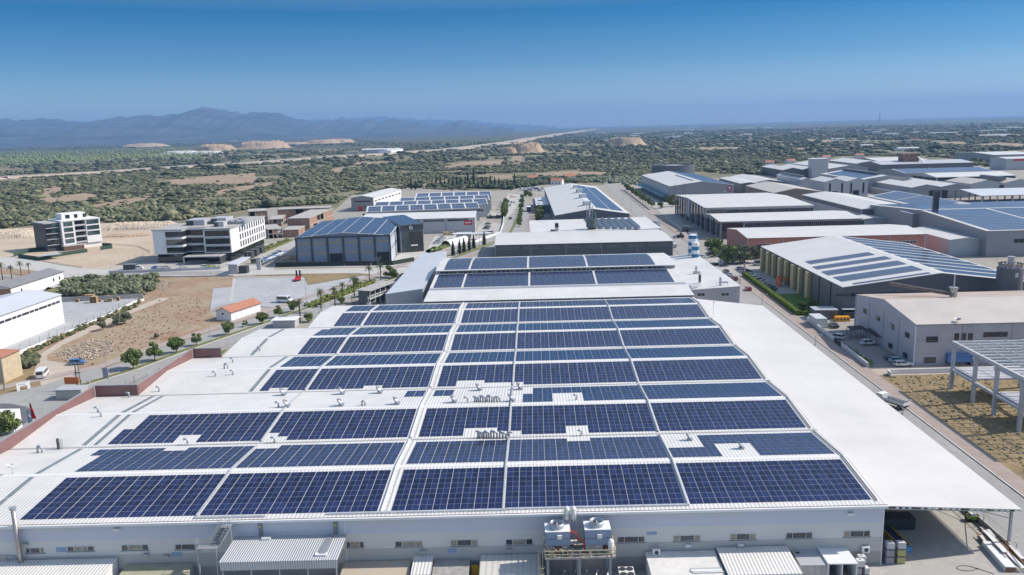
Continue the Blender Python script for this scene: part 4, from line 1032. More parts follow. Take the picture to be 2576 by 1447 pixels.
for k,ps in enumerate(al):
    q=[S.px('M3',*p)for p in ps];x0=min(v[0]for v in q[:1]);yn=min(v[1]for v in q);yf=max(v[1]for v in q)
y_n=[S.px('M3',x,y)[1]for x,y in((400,275),(495,325),(600,385),(740,447))];y_f=[S.px('M3',x,y)[1]for x,y in((405,238),(450,297),(545,345),(655,402))]
xL=[S.px('M3',x,y)[0]for x,y in((395,255),(470,310),(570,365),(700,425))]
for k in range(4):
    S.arr('solar strip, left slope of the yellow-columned hall, %s from the back'%ordn[k],box=(xL[k],S.W*.5-2.5-1.5*(k==0),y_n[k],y_f[k]),nv=5,group='solar strips, left slope')
S.arr('narrow dark solar strip along the front verge of the yellow-columned hall',box=(4,S.W*.5-3,.8,2.6),nv=1)
for k in range(9):
    y1=S.D*(.965-k*.108);S.arr('solar strip, right slope of the yellow-columned hall, %s from the back'%ordn[k],box=(S.W*.5+2.2,S.W-1.5,y1-S.D*.078,y1),nv=4,nu=60,group='solar strips, right slope')

fb=G('M3',2225,535,5.);wr=(G('M3',2345,480,8)-G('M3',2105,480,8)).length/2;fb.y=S.fr[0][1]-wr-3;fb.x=G('M3',2225,500,8).x-1;ztop=0
for zz in np.arange(6,26,.25):
    if proj((fb.x,fb.y,zz))[1]<px('M3',0,300)[1]:ztop=zz;break
t=thing('filter_silo',(fb.x,fb.y,0),'dark round dust-filter silo with crown of vents and chimney, before the solar hall','silo')
m=MB();m.lathe(fb.x,fb.y,[(wr*.2,1.6),(wr,4.6),(wr,ztop),(wr*.93,ztop+.1),(.01,ztop+.3)],WDG,26);m.build('drum',t)
m=MB();
for k in range(6):an=k*1.047;m.bar((fb.x+wr*.9*math.cos(an),fb.y+wr*.9*math.sin(an),0),(fb.x+wr*.9*math.cos(an),fb.y+wr*.9*math.sin(an),5),.35,DKF)
m.build('leg',t);m=MB()
for k in range(16):
    an=k*6.283/16;q=(fb.x+wr*.85*math.cos(an),fb.y+wr*.85*math.sin(an));m.cyl(q[0],q[1],ztop,ztop+1.,.22,GALV,8).cyl(q[0],q[1],ztop+1.,ztop+1.35,.42,DKF,8);m.bar((q[0],q[1],ztop+.6),(fb.x,fb.y,ztop+1.2),.12,GALV)
    a2=(k+1)*6.283/16;m.bar((fb.x+wr*math.cos(an),fb.y+wr*math.sin(an),ztop+1.3),(fb.x+wr*math.cos(a2),fb.y+wr*math.sin(a2),ztop+1.3),.08,YEL)
m.build('vent_crown',t);m=MB();m.cyl(fb.x,fb.y,ztop,ztop+3.3,.95,ALU,14).cyl(fb.x,fb.y,ztop+3.2,ztop+3.5,1.15,GALV,14);m.build('chimney',t)
MB().box(fb.x-.5,fb.x+.5,fb.y-wr-.04,fb.y-wr+.3,ztop-2.6,ztop-1.2,mat('pale_label',(.5,.55,.5),.6)).build('hatch',t)
# ---- lilac building in the right foreground
a=G('M3',1495,879,11.2);fL=G('M3',930,575,11.2);fr=((a.x,a.y,0.),GX,GY);Dp=(fL-a).dot(GY)
rg=G('M3',1190,668,14.5)
S=shed('lilac_hall','large pale lilac concrete hall with beige ridged roof and rust stains, right foreground',fr,95,Dp,11.1,2.6,'x',WLI,RBEI,rp=.5,over=.15,trim=WLI)
NH=S
m=MB(fr);yr=Dp*.5;t_=.235
m.quad((-.1,yr+.3,S.z(0,yr+.3)+.01),(95,yr+.3,S.z(0,yr+.3)+.01),(95,Dp,S.z(0,Dp)+.01),(-.1,Dp,S.z(0,Dp)+.01),RRUST);m.build('rust_stained_slope',S.o)
for x0,y0_,x1,y1 in((955,705,1000,775),(1085,775,1133,850),(1222,855,1275,935),(1372,940,1430,1020),(1207,1052,1258,1128),(1354,1143,1405,1225)):
    uu=[S.wx('l','M3',x0,y0_),S.wx('l','M3',x1,(y0_+y1)/2+(y1-y0_)*.1)];cu=(uu[0][0]+uu[1][0])/2;cz=S.wx('l','M3',(x0+x1)/2,(y0_+y1)/2)[1]
    S.win('l',cu-1.25,cu+1.25,cz-.75,cz+.75,2,fm=DKF,gm=GLASS)
for x0,y0_,x1,y1 in((1590,997,1705,1053),(1570,1205,1682,1260),(2165,953,2405,997)):S.pwin('f','M3',x0,y0_,x1,y1,3,fm=DKF,gm=GLASS)
for x0 in(1875,1945,2013):S.pwin('f','M3',x0,963,x0+40,1035,1,fm=DKF)
m=MB(fr)
for k in range(5):
    y=Dp*(k)/4;m.box(-.18,-.002,max(.02,y-.15),max(.32,y+.15),0,10.8,WLG if k else WHITE)
for k in range(8):m.box(k*13+12,k*13+12.12,-.06,-.002,0,10.8,WMG)
for z in(3.3,6.9):m.box(0.05,95,-.045,-.002,z,z+.05,WMG);m.box(-.045,-.002,.05,Dp,z,z+.05,WMG)
m.build('panel_joint',S.o)
S.pface('f','M3',2005,1192,2090,1285,DARK,'door')
q=S.P(*S.px('M3',1860,600),0);zz=S.z(0,S.px('M3',1860,600)[1]);t=thing('roof_chimney',(q.x,q.y,zz),'rusty capped chimney with long dark flue pipe on the beige roof','chimney')
m=MB();m.box(q.x-.7,q.x+.7,q.y-.7,q.y+.7,zz-.3,zz+2.6,RBEI).box(q.x-1,q.x+1,q.y-1,q.y+1,zz+2.6,zz+2.9,GALV);m.cyl(q.x,q.y,zz+2.9,zz+6.5,.2,GALV,8);m.build('chimney',t)
MB().tube([(q.x,q.y-.6,zz+.9),(q.x-7,q.y+6,zz+1.4),(q.x-13,q.y+12,zz+1.9)],.55,mat('rusty_pipe',(.2,.15,.13),.7,var=.3,scale=1),9).build('flue_pipe',t)
q=S.P(*S.px('M3',1905,850),0);t=thing('satellite_dish',(q.x,q.y,11.4),'grey satellite dish at the eave of the lilac hall','dish');MB().lathe(q.x,q.y,[(.05,11.9),(.5,12.05),(.85,12.4)],GALV,14).bar((q.x,q.y,11.2),(q.x,q.y,12),.1,GALV).build('dish',t)
# ================================================ far right halls
def far(name,lab,A,B,C,h,ridge='y',rise=2.,wall=WMG,roof=RW2,**k):
    fr,W,Dp=frg(A,B,C,h)
    return shed(name,lab,fr,abs(W),abs(Dp),h,rise,ridge,wall,roof,**k)
S=far('long_light_hall','long white-roofed hall with pale lower walls and dark band, right of the glass-sided halls',('T3',945,1100),('T3',1485,1085),('T3',462,952),10,'y',2.,WLG,RW2)
S.face('f',.1,S.W-.1,6.2,9.9,WDG,'dark_band',.08);S.win('f',S.W*.25,S.W*.48,2.6,4.4,7,gm=DARK);S.face('l',1,S.D-1,7.2,9.6,WDG,'dark_band',.08)
for k in range(4):S.win('l',S.D*(.3+.16*k),S.D*(.3+.16*k)+7,7.4,9.2,3,fm=WMG,proud=.14)
fr,W,Dp=frg(('T3',1455,1147),('T3',1700,1142),('T3',1215,1122),13.)
W+=40
S=shed('grey_box_building','plain windowless blue-grey box building with flat dark roof',fr,W,Dp,13,.3,'flat',WMG,RGR)
q=S.P(W-42,-2);t=thing('chimney_stack',(q.x,q.y,0),'tall square black chimney beside the blue-grey box building','chimney');MB().box(q.x-1.3,q.x+1.3,q.y-1,q.y+1,0,25,DKF).build('stack',t)
a=G('T3',2205,1320,12.);b=G('T3',1838,1157,12.);fr=((a.x,a.y,0.),GX,GY)
Dn=(b-a).dot(GY);S=shed('solar_shed_hall','blue-grey hall at the right edge whose whole roof is solar panels',fr,150,Dn*2-4,12,3.2,'x',WMG,RW2,rp=.5)
for k in range(3):S.arr('wide field of blue panels on the right-edge grey hall, %s of three from the left'%ordn[k],box=(2+k*34,34+k*34,1.2,Dn-3),nv=14,nu=16,group='solar fields on the right-edge hall')
S.win('f',12.5,22,6.2,8.2,4,gm=DARK,fm=WMG);S.arr('solar field on the back slope of the right-edge grey hall',box=(3,140,Dn+2,S.D-2),nu=60,nv=12)
S=far('grey_gable_hall','small grey hall wing with white mono-pitch edge and pipe racks',('T3',1880,1225),('T3',2205,1330),('T3',1878,1205),10.,'flat')if False else S
S=far('white_shed','low grey shed with bright white roof before the blue-grey halls',('T3',1830,1408),('T3',2178,1408),('T3',1478,1296),7.5,'y',.8,WLG,WHITE_ROOF)
S=far('white_shed','small dark-walled shed with narrow white roof right of the salmon hall',('T3',960,1200),('T3',1210,1198),('T3',900,1150),6,'y',.8,WLG,WHITE_ROOF)
S=far('solar_roof_hall','wide flat-gabled hall with blue solar fields, white verges and gable facing left',('T3',1700,1112),('T3',2330,1088),('T3',1165,968),10.,'y',3.4,WMG,RW2,rp=.5)
S.arr('rear blue solar field on the wide flat-gabled hall',box=(2,S.W*.48,S.D*.62,S.D*.97),nv=10,nu=16);S.arr('front blue solar field on the wide flat-gabled hall',box=(2,S.W*.48,S.D*.12,S.D*.6),nv=16,nu=16);S.arr('grey-blue solar field on the far slope of the wide flat-gabled hall',box=(S.W*.53,S.W*.97,S.D*.05,S.D*.95),nu=14,nv=24)
S=far('twin_roof_shed','grey shed with striped pale twin-gabled roof in the right distance',('T3',1445,882),('T3',1990,862),('T3',1062,818),9,'m2',2.2,WMG,RWY)
S.face('f',S.W*.3,S.W*.62,.2,6.4,DARK,'opening')
fr,W,Dp=frg(('T3',1345,935),('T3',1352,932),('T3',1048,875),4.5);
t=shed('side_canopy','narrow white canopy strip beside the striped twin-gabled shed',fr,9,Dp,4.4,.4,'sy',WMG,WHITE_ROOF)

fr,W,Dp=frg(('T3',2150,962),('T3',2572,950),('T3',1868,898),8.5);W=130
o=thing('open_shed',fr[0],'long open-sided shed with pale roof on rows of slim posts, far right','shed');m=MB(fr)
m.add([(-1,-1,8.5),(W,-1,8.5),(W,Dp*.5,11),(-1,Dp*.5,11),(-1,Dp,8.5),(W,Dp,8.5)],[(0,1,2,3),(3,2,5,4)],RSIL);m.add([(-1,-1,8.2),(W,-1,8.2),(W,Dp*.5,10.7),(-1,Dp*.5,10.7),(-1,Dp,8.2),(W,Dp,8.2),(-1,-1,8.5),(W,-1,8.5),(-1,Dp*.5,11),(-1,Dp,8.5)],[(3,2,1,0),(4,5,2,3),(0,1,7,6),(3,0,6,8),(4,3,8,9)],WLG);m.build('roof',o)
for j in range(3):
    for i in range(12):m=MB(fr);m.bar((i*11.,Dp*j/2,0),(i*11.,Dp*j/2,8.2 if j!=1 else 10.6),.7,CONC);m.build('post',o)
S=far('double_gable_hall','pale hall with wavy double gable, tall window slots and two dark doors',('T3',570,826),('T3',1052,822),('T3',428,800),13.,'m2',2.6,WLG,RW2)
for f in(.1,.38,.59,.87):S.win('f',S.W*f,S.W*f+1.8,3,12,1,fm=WLG,gm=DARK)
S.face('f',S.W*.18,S.W*.31,.1,5.2,DARK,'door');S.face('f',S.W*.66,S.W*.8,.1,5.6,DARK,'door')
S=far('grey_hall','light grey hall with dark raised roof strip left of the double-gabled hall',('Zh',548,1285),('Zh',700,1280),('Zh',150,1208),12.,'y',1.5,WLG,RW2)
m=MB(S.fr);m.box(S.W*.35,S.W*.65,S.D*.15,S.D*.95,13.6,15.,WDG);m.build('roof_monitor',S.o)
S=far('grey_hall','grey hall with patchy solar roof behind the double-gabled hall',('Zh',1500,1290),('Zh',2100,1240),('Zh',1010,1185),11.,'y',3.5,WMG,RW2)
S.arr('patchy blue solar field on the grey hall behind the double-gabled hall',box=(2,S.W*.48,S.D*.1,S.D*.9),nu=12,nv=14);m=MB(S.fr);m.box(S.W*.45,S.W*.55,S.D*.2,S.D*.98,14,16,WDG);m.build('roof_monitor',S.o)
S=far('pale_hall','low pale-roofed hall at the left end of the distant halls',('Zh',240,1130),('Zh',770,1100),('Zh',0,1070),9.,'m2',2.4,WDG,RW2)
S=far('pale_hall','wide pale-roofed hall behind the square grey tower',('Zh',1000,1105),('Zh',1530,1080),('Zh',500,1020),10.,'y',3.,WMG,RW2)
q=G('Zh',905,1190,0);q=S.P(-12,4);t=thing('square_tower',(q.x,q.y,0),'square pale grey tower standing among the distant halls','tower');MB().box(q.x-9,q.x+9,q.y-6,q.y+8,0,21,WLG).box(q.x-9.4,q.x+9.4,q.y-6.4,q.y+8.4,21,21.6,WHITE).build('shaft',t)
S=far('long_grey_hall','pale-roofed long hall directly left of the rust-stained hall',('Zh',1430,1025),('Zh',1790,1000),('Zh',1000,975),11.,'y',3.,WMG,RW2)
S=far('lattice_gable_hall','white-roofed hall with open lattice gable, farthest of the distant halls',('Zh',1760,985),('Zh',2524,960),('Zh',1640,940),12.,'x',2.5,WDG,RW2)
S=far('rust_stained_hall','dark grey hall with rusty roof and boxy rust-brown tower',('Zi',110,425),('Zi',1515,372),('Zi',-150,385),13.,'x',2.5,WDG,RGR)
q=S.P(S.W*.4,S.D*.4);MB().box(q.x-9,q.x+9,q.y-5,q.y+8,14,24,mat('rusty_box',(.22,.13,.1),.9,var=.4,scale=.3)).build('tower',S.o);MB(S.fr).bar((S.W*.47,S.D*.3,20),(S.W*.53,-3,6),1.2,WHITE).build('conveyor',S.o)
S=far('blue_roof_hall','low grey hall with long deep-blue solar roof among the distant halls',('Zi',520,570),('Zi',1860,515),('Zi',245,510),10.,'x',2.5,WMG,RW2)
S.arr('long deep-blue solar roof field on the low grey distant hall',box=(1,S.W-1,.5,S.D*.48),nu=60,nv=8)
S=far('clerestory_hall','long beige-roofed hall with open dark band under its eave and pale posts',('Zi',1050,640),('Zi',2230,590),('Zi',620,590),10.,'x',2.5,WLG,RWY,pil=(20,.6,WLG))
S.face('f',1,S.W-1,7,9.7,DARK,'opening',.06);S.face('l',1,S.D-1,6.6,9.4,DARK,'opening',.06)
S=far('beige_gable_hall','beige-roofed gabled hall with small round emblem and long roof monitor',('Zi',1640,752),('Zi',2700,720),('Zi',1465,690),10.,'m2',3.,WLG,RBEI)
m=MB(S.fr);m.box(S.W*.55,S.W*.62,S.D*.2,S.D,12,14.5,WDG);m.build('roof_monitor',S.o);m=MB(S.fr);m.tube([(S.W*.47,-.1,7),(S.W*.47,-.3,7)],2,DKF,12);m.build('emblem',S.o)
S=far('distant_warehouse','white-roofed blue-grey warehouse at the far right edge',('Zi',2030,258),('Zi',2700,235),('Zi',1730,208),12.,'x',2.,WMG,RW2)
S=far('distant_warehouse','pale-walled warehouse with red sign strip at the right edge',('Zi',2240,325),('Zi',2800,310),('Zi',2235,300),13.,'x',1.5,WLG,RW2);S.face('f',8,22,10.5,12.5,RED,'sign')
S=far('brown_roof_hall','beige-brown roofed building with open louvred gable beside the tall grey hall',('T3',60,936),('T3',560,925),('T2',2365,862),9.,'y',3.2,mat('brown_wall',(.24,.19,.16),.8),RBEI,rp=.45)
S=far('pale_hall','small pale-roofed hall behind the red emblem gable',('T2',2300,842),('T2',2440,828),('T2',2115,785),9.,'y',1.,WDG,RW2)
S=far('pale_hall','wide low pale roof right of the tall grey hall',('T2',2440,830),('T3',165,825),('T2',2280,768),8.,'y',2.2,WMG,RW2)

tb=[]
def tiny(name,lab,c,x,y,w_,d_,h,roofm,wallm,gr,cat='building',rise=1.):
    q=G(c,x,y);S=shed(name,lab,frxy(q.x-w_/2,q.y,rnd.uniform(-.3,.3)),w_,d_,h,rise,'x',wallm,roofm,group=gr,cat=cat,over=.2);return S
rs2=random.Random(5)
for k in range(70):
    if k<40:c,x,y='T3',rs2.uniform(-900,2560),rs2.uniform(165,420)
    elif k<58:c,x,y='T1',rs2.uniform(-400,2572),rs2.uniform(335,400)-.022*1000*0
    else:c,x,y='T2',rs2.uniform(0,2400),rs2.uniform(285,420)
    if c=='T1':y=400-(x*.028)+rs2.uniform(-22,12)
    q=G(c,x,y);s=q.y/1000;long=rs2.random()<.3
    tiny('far_building','tiny white-roofed building among trees on the far plain',c,x,y,rs2.uniform(10,18)*(1+s*.5)*(2.2 if long else 1),rs2.uniform(8,14)*(1+s*.5),rs2.uniform(3.5,6.5),WHITE_ROOF if rs2.random()<.75 else RTILE,WWH,'tiny buildings on the far plain')
for c,x,y,w_,lab in(('T2',1270,345,70,'long white greenhouse-like shed pair on the plain, centre distance'),('T2',1780,342,55,'slim white shed on the plain right of the second dirt mound'),('T3',2270,372,120,'very long white barrel-roofed greenhouse on the far right plain'),('T3',1000,478,26,'small white-roofed shed in the groves beyond the double-gabled hall'),('T3',1420,510,42,'white-roofed shed beside the junk yard on the right'),('T3',0,284,70,'long thin white shed on the right-hand plain')):
    tiny('white_greenhouse',lab,c,x,y,w_,16,5,WHITE_ROOF,WWH,None,'greenhouse',1.5)
for c,x,y,lab in(('T2',445,850,'red-tiled white house left of the road end'),('T2',590,800,'red-roofed house half hidden by trees near the road end'),('T2',215,815,'small tan-roofed hut among trees left of the red-tiled house'),('T3',248,640,'white house with red roof beyond the distant halls'),('T3',600,600,'orange-roofed pavilion beyond the square tower'),('T3',925,580,'pinkish house with tree in front beyond the halls'),('T3',20,655,'low red-roofed house at the left end of the distant halls'),('T2',2395,400,'tiny red-roofed house in the right-hand groves')):
    S=tiny('tiled_house',lab,c,x,y,13,10,4.,RTILE,WWH,None,'house',2.6);S.row('f',3,1.4,1.2,2.6,1)
S=far('roadside_shed','long white farm shed with small solar gable beside the highway',('T1',1230,515),('T1',1355,512),('T1',1060,500),9,'y',3,WWH,WHITE_ROOF)
q=G('T1',1060,538);w_=(G('T1',1350,532)-q).length;S.o.name='roadside_barn'
t=shed('roadside_shed','long white lean-to shed running beside the farm shed on the highway',frxy(q.x,q.y,.02),w_,40,10,3,'x',WLG,WHITE_ROOF);q=G('T1',865,540);shed('roadside_shed','low thin white canopy left of the highway farm shed',frxy(q.x,q.y,.02),w_*.55,14,3.5,.6,'x',WMG,WHITE_ROOF)
# ================================================ left-hand buildings
LX=None
def frp(A,B,C,h,hb=None):
    fr,W,Dp=fr3(A,B,C,h);return fr,W,Dp

a=G('T1',395,1385,14);b=G('T1',1345,1355,14);ex=(b-a);ex.z=0;W=ex.length;ex.normalize();ey=Vector((-ex.y,ex.x,0));fr=((a.x,a.y,0.),ex,ey)
Dp=(G('Zk',1060,540,14)-b).dot(ey);Dp=abs(Dp)
S=shed('blue_hall','steel-blue hall with dark frame grid, ribbon windows and solar roof, left of centre',fr,W,Dp,13.6,2.,'y',WBL,RSIL,rp=.5,trim=DKF)
BH=S
m=MB(fr)
for k in range(7):m.box(k*W/6-.45 if k else-.2,k*W/6+.45 if k<6 else W+.2,-.4,-.01,0,13.4,DKF)
m.box(-.2,W+.2,-.5,-.01,13.4,14.1,DKF)
for k in range(1,3):m.box(W+.01,W+.4,Dp*k/3-.3,Dp*k/3+.3,0,13.4,DKF)
m.build('frame',S.o)
for k in range(6):
    x0=k*W/6+.9;S.win('f',x0,x0+W/6-1.8,10.3,11.7,9,fm=WMG,gm=BL,proud=.1)
    if k not in(2,5):S.win('f',x0,x0+W/6-1.8,5.2,6.5,8,fm=WMG,gm=BL,proud=.1)
for k in(2,5):S.face('f',k*W/6+.8,(k+1)*W/6-.8,.1,5.6,DARK,'door')
S.face('r',.1,Dp-.1,.1,13.2,WPB,'side_cladding',.03);S.win('r',.8,Dp-1,11.8,13,9,fm=DKF,proud=.1);S.win('r',.8,Dp-1,6.2,7.2,9,fm=DKF,proud=.1)
for k in range(6):
    S.arr('long blue solar strip up the steel-blue hall roof, %s from the left'%ordn[k],box=(k*W/6+.22,(k+1)*W/6-.22,.5,Dp-.6),nv=24,nu=9,group='solar strips on the blue hall')

u,_z=S.wx('f','M1',1455,150);q0=G('M1',1462,155);q1=G('M1',1690,138);ex2=q1-q0;ex2.z=0;W2=ex2.length;ex2.normalize();fr2=((q0.x,q0.y,0),ex2,Vector((-ex2.y,ex2.x,0)))
hh=HT(q0,'T1',1432,1243)
qf=G('Zk',1435,850);D2_=abs((qf-q1).dot(fr2[2]))
T2_=shed('glass_tower_wing','tall dark glass entrance block with round white emblem, joined to the blue hall',fr2,W2,D2_,hh-1.5,.6,'sy',WPB,DKF,cat='office building')
T2_.face('f',.2,W2-.2,.2,hh-4,GLG,'glass_facade',.1);T2_.face('f',0,W2,hh-3.9,hh-1.2,DKF,'fascia',.15)
T2_.face('f',W2*.42,W2*.95,.3,hh-5,GLD,'glazed_core',.5,.1);m=MB(fr2)
m.tube([(W2*.46,-.2,hh-2.5),(W2*.46,-.32,hh-2.5)],.95,WHITE,20).tube([(W2*.47,-.33,hh-2.4),(W2*.47,-.36,hh-2.4)],.62,DKF,16).bar((W2*.455,-.38,hh-2.2),(W2*.5,-.38,hh-2.5),.16,WHITE).build('emblem',T2_.o)
m=MB(fr2);m.box(W2*.42,W2*.72,-.9,-.52,3.4,4.1,WHITE).build('canopy_beam',T2_.o)
for k in range(3):T2_.face('r',.1,D2_,3.4+k*4.2,4.6+k*4.2,DKF,'ribbon_window',.08)
T2_.arr('blue solar strip on top of the glass tower wing',box=(.5,W2-.5,3,D2_-.5),nu=8,nv=16)

fr,W,Dp=fr3(('Zk',1430,545),('Zk',2080,528),('Zk',2140,440),9.3)
fr=((fr[0][0]-fr[1].x*48,fr[0][1]-fr[1].y*48,0.),fr[1],fr[2])
S=shed('ribbon_window_hall','grey hall with bright white roof, ribbon windows and a small red sign',fr,W+48,Dp,9.3,.8,'sx',WLG,WHITE_ROOF,pil=(16,.35,WMG))
for k in range(5):S.win('f',S.W-2-(k+1)*15.2,S.W-2-(k+1)*15.2+13.2,7.3,8.9,7,fm=WLG,gm=GLASS)
u,z=S.wx('f','Zk',1980,605);S.face('f',u-2.6,u+2.6,z-1.5,z+1.5,RED,'sign',.15)
m=MB(fr)
for dx,hh_ in((-1.5,1.),(-.5,.8),(.5,1.),(1.4,.8)):m.box(u+dx-.3,u+dx+.3,-.19,-.155,z-hh_/2,z+hh_/2,WHITE)
m.build('sign_lettering',S.o)

fr,W,Dp=fr3(('Zk',340,440),('Zk',2200,380),('Zk',500,330),9.)
SX=fr
def terrace(lab,A,B,h,dep,segs,nm):
    a=G(*A,h);b=G(*B,h);e=b-a;e.z=0;W=e.length;e.normalize();f=((a.x,a.y,0.),e,Vector((-e.y,e.x,0)))
    S=shed('terraced_solar_hall',lab,f,W,dep,h,2.2,'sx',WLG,WHITE_ROOF)
    n=segs
    for k in range(n):S.arr('blue solar block on the %s terraced roof, number %s from the left'%(nm,ordn[k]),box=(W*(k+.02)/n+.8,W*(k+.98)/n,.4,dep-2.5),nv=2,nu=8,group='solar blocks on the terraced roofs')
    return S
S=terrace('front terrace of the solar-roofed hall with a window ribbon under its eave',('Zk',345,440),('Zk',2160,372),9.,20,8,'front')
S.row('f',9,18,6.6,8.2,9,2,2,fm=WLG,gm=GLASS)
S=terrace('second terrace of the solar-roofed hall, white verge between panels',('Zk',455,368),('Zk',2290,308),9.6,22,8,'second')
S=terrace('third terrace of the solar-roofed hall with dark parapet in front',('Zk',865,292),('Zk',2320,245),10.,22,6,'third')
S.face('f',0,S.W,8.4,9.8,WMG,'parapet_band')
S=terrace('rearmost terrace of the solar-roofed hall with broad white breaks',('Zk',1130,215),('Zk',2350,178),11.2,22,6,'rearmost')

fr,W,Dp=fr3(('Zk',95,210),('Zk',455,205),('Zk',1028,75),11.)
S=shed('red_door_hall','long grey concrete hall with red door and white side, at the scrub edge',fr,W,Dp,11.,1.6,'y',mat('weathered_concrete',(.30,.29,.28),.9,var=.08,scale=.1),RW2)
S.pface('f','Zk',210,340,280,422,RED,'door');S.row('f',1,W-5,7.6,8.6,14,2,2,fm=DKF);S.win('f',W*.55,W-1,3.4,4.2,8,fm=DKF)
S.face('r',.1,S.D-.1,.1,10.8,WWH,'side_cladding',.03);S.row('r',8,S.D/8-4,7.4,8.6,7,1,1,fm=DKF,proud=.1)

def skel(lab,A,B,C,h,nf,nx_=5,ny_=4,fill=.6,sd=1):
    fr,W,Dp=fr3(A,B,C,h);o=thing('unfinished_building',fr[0],lab,'building','unfinished concrete blocks');r_=random.Random(sd);fh=h/nf
    for k in range(1,nf+1):
        MB(fr).box(-.4,W+.4,-.4,Dp+.4,k*fh-.35,k*fh,CONC).build('floor_slab',o)
    m=MB(fr)
    for k in range(nf):
        for i in range(nx_+1):
            for j in(0,ny_):m.box(i*W/nx_-.2,i*W/nx_+.2,j*Dp/ny_-.2,j*Dp/ny_+.2,k*fh,(k+1)*fh-.351,CONC)
        for j in range(1,ny_):
            for i in(0,nx_):m.box(i*W/nx_-.2,i*W/nx_+.2,j*Dp/ny_-.2,j*Dp/ny_+.2,k*fh,(k+1)*fh-.351,CONC)
    m.build('column',o);m=MB(fr)
    for k in range(nf):
        for i in range(nx_):
            if r_.random()<fill:m.box(i*W/nx_+.21,(i+1)*W/nx_-.21,.0,.18,k*fh,(k+1)*fh-.352,BRICK)
        for j in range(ny_):
            if r_.random()<fill:m.box(W-.18,W,j*Dp/ny_+.21,(j+1)*Dp/ny_-.21,k*fh,(k+1)*fh-.352,BRICK)
            m.box(.0,.18,j*Dp/ny_+.21,(j+1)*Dp/ny_-.21,k*fh,(k+1)*fh-.352,BRICK)
        m.box(W*.3,W*.31,.5,Dp-.5,k*fh,(k+1)*fh-.352,BRICK);m.box(.5,W-.5,Dp*.5,Dp*.5+.2,k*fh,(k+1)*fh-.352,BRICK)
    m.build('brick_infill',o)
skel('unfinished brick-infill block nearest the blue hall, two storeys',('T1',315,1190),('T1',535,1185),('T1',760,1090),9.5,2,3,7,.8,2)
skel('rear unfinished concrete block with long flat roof',('T1',215,1100),('T1',740,1080),('T1',800,1060),10.5,2,6,2,.5,3)
skel('low unfinished brick annex left of the nearest block',('T1',265,1305),('T1',425,1300),('T1',528,1262),5.,1,2,2,1.,4)
skel('small unfinished open frame in the middle of the brick blocks',('T1',120,1300),('T1',262,1290),('T1',385,1235),6.,2,3,2,.3,5)
skel('unfinished block with brick gables right of the white office',('T1',-70,1120),('T1',110,1110),('T1',165,1085),11.,3,3,3,.7,6)
skel('small open concrete frame beside the office rear',('T1',130,1200),('T1',250,1195),('T1',305,1150),6.5,2,3,3,.2,7)

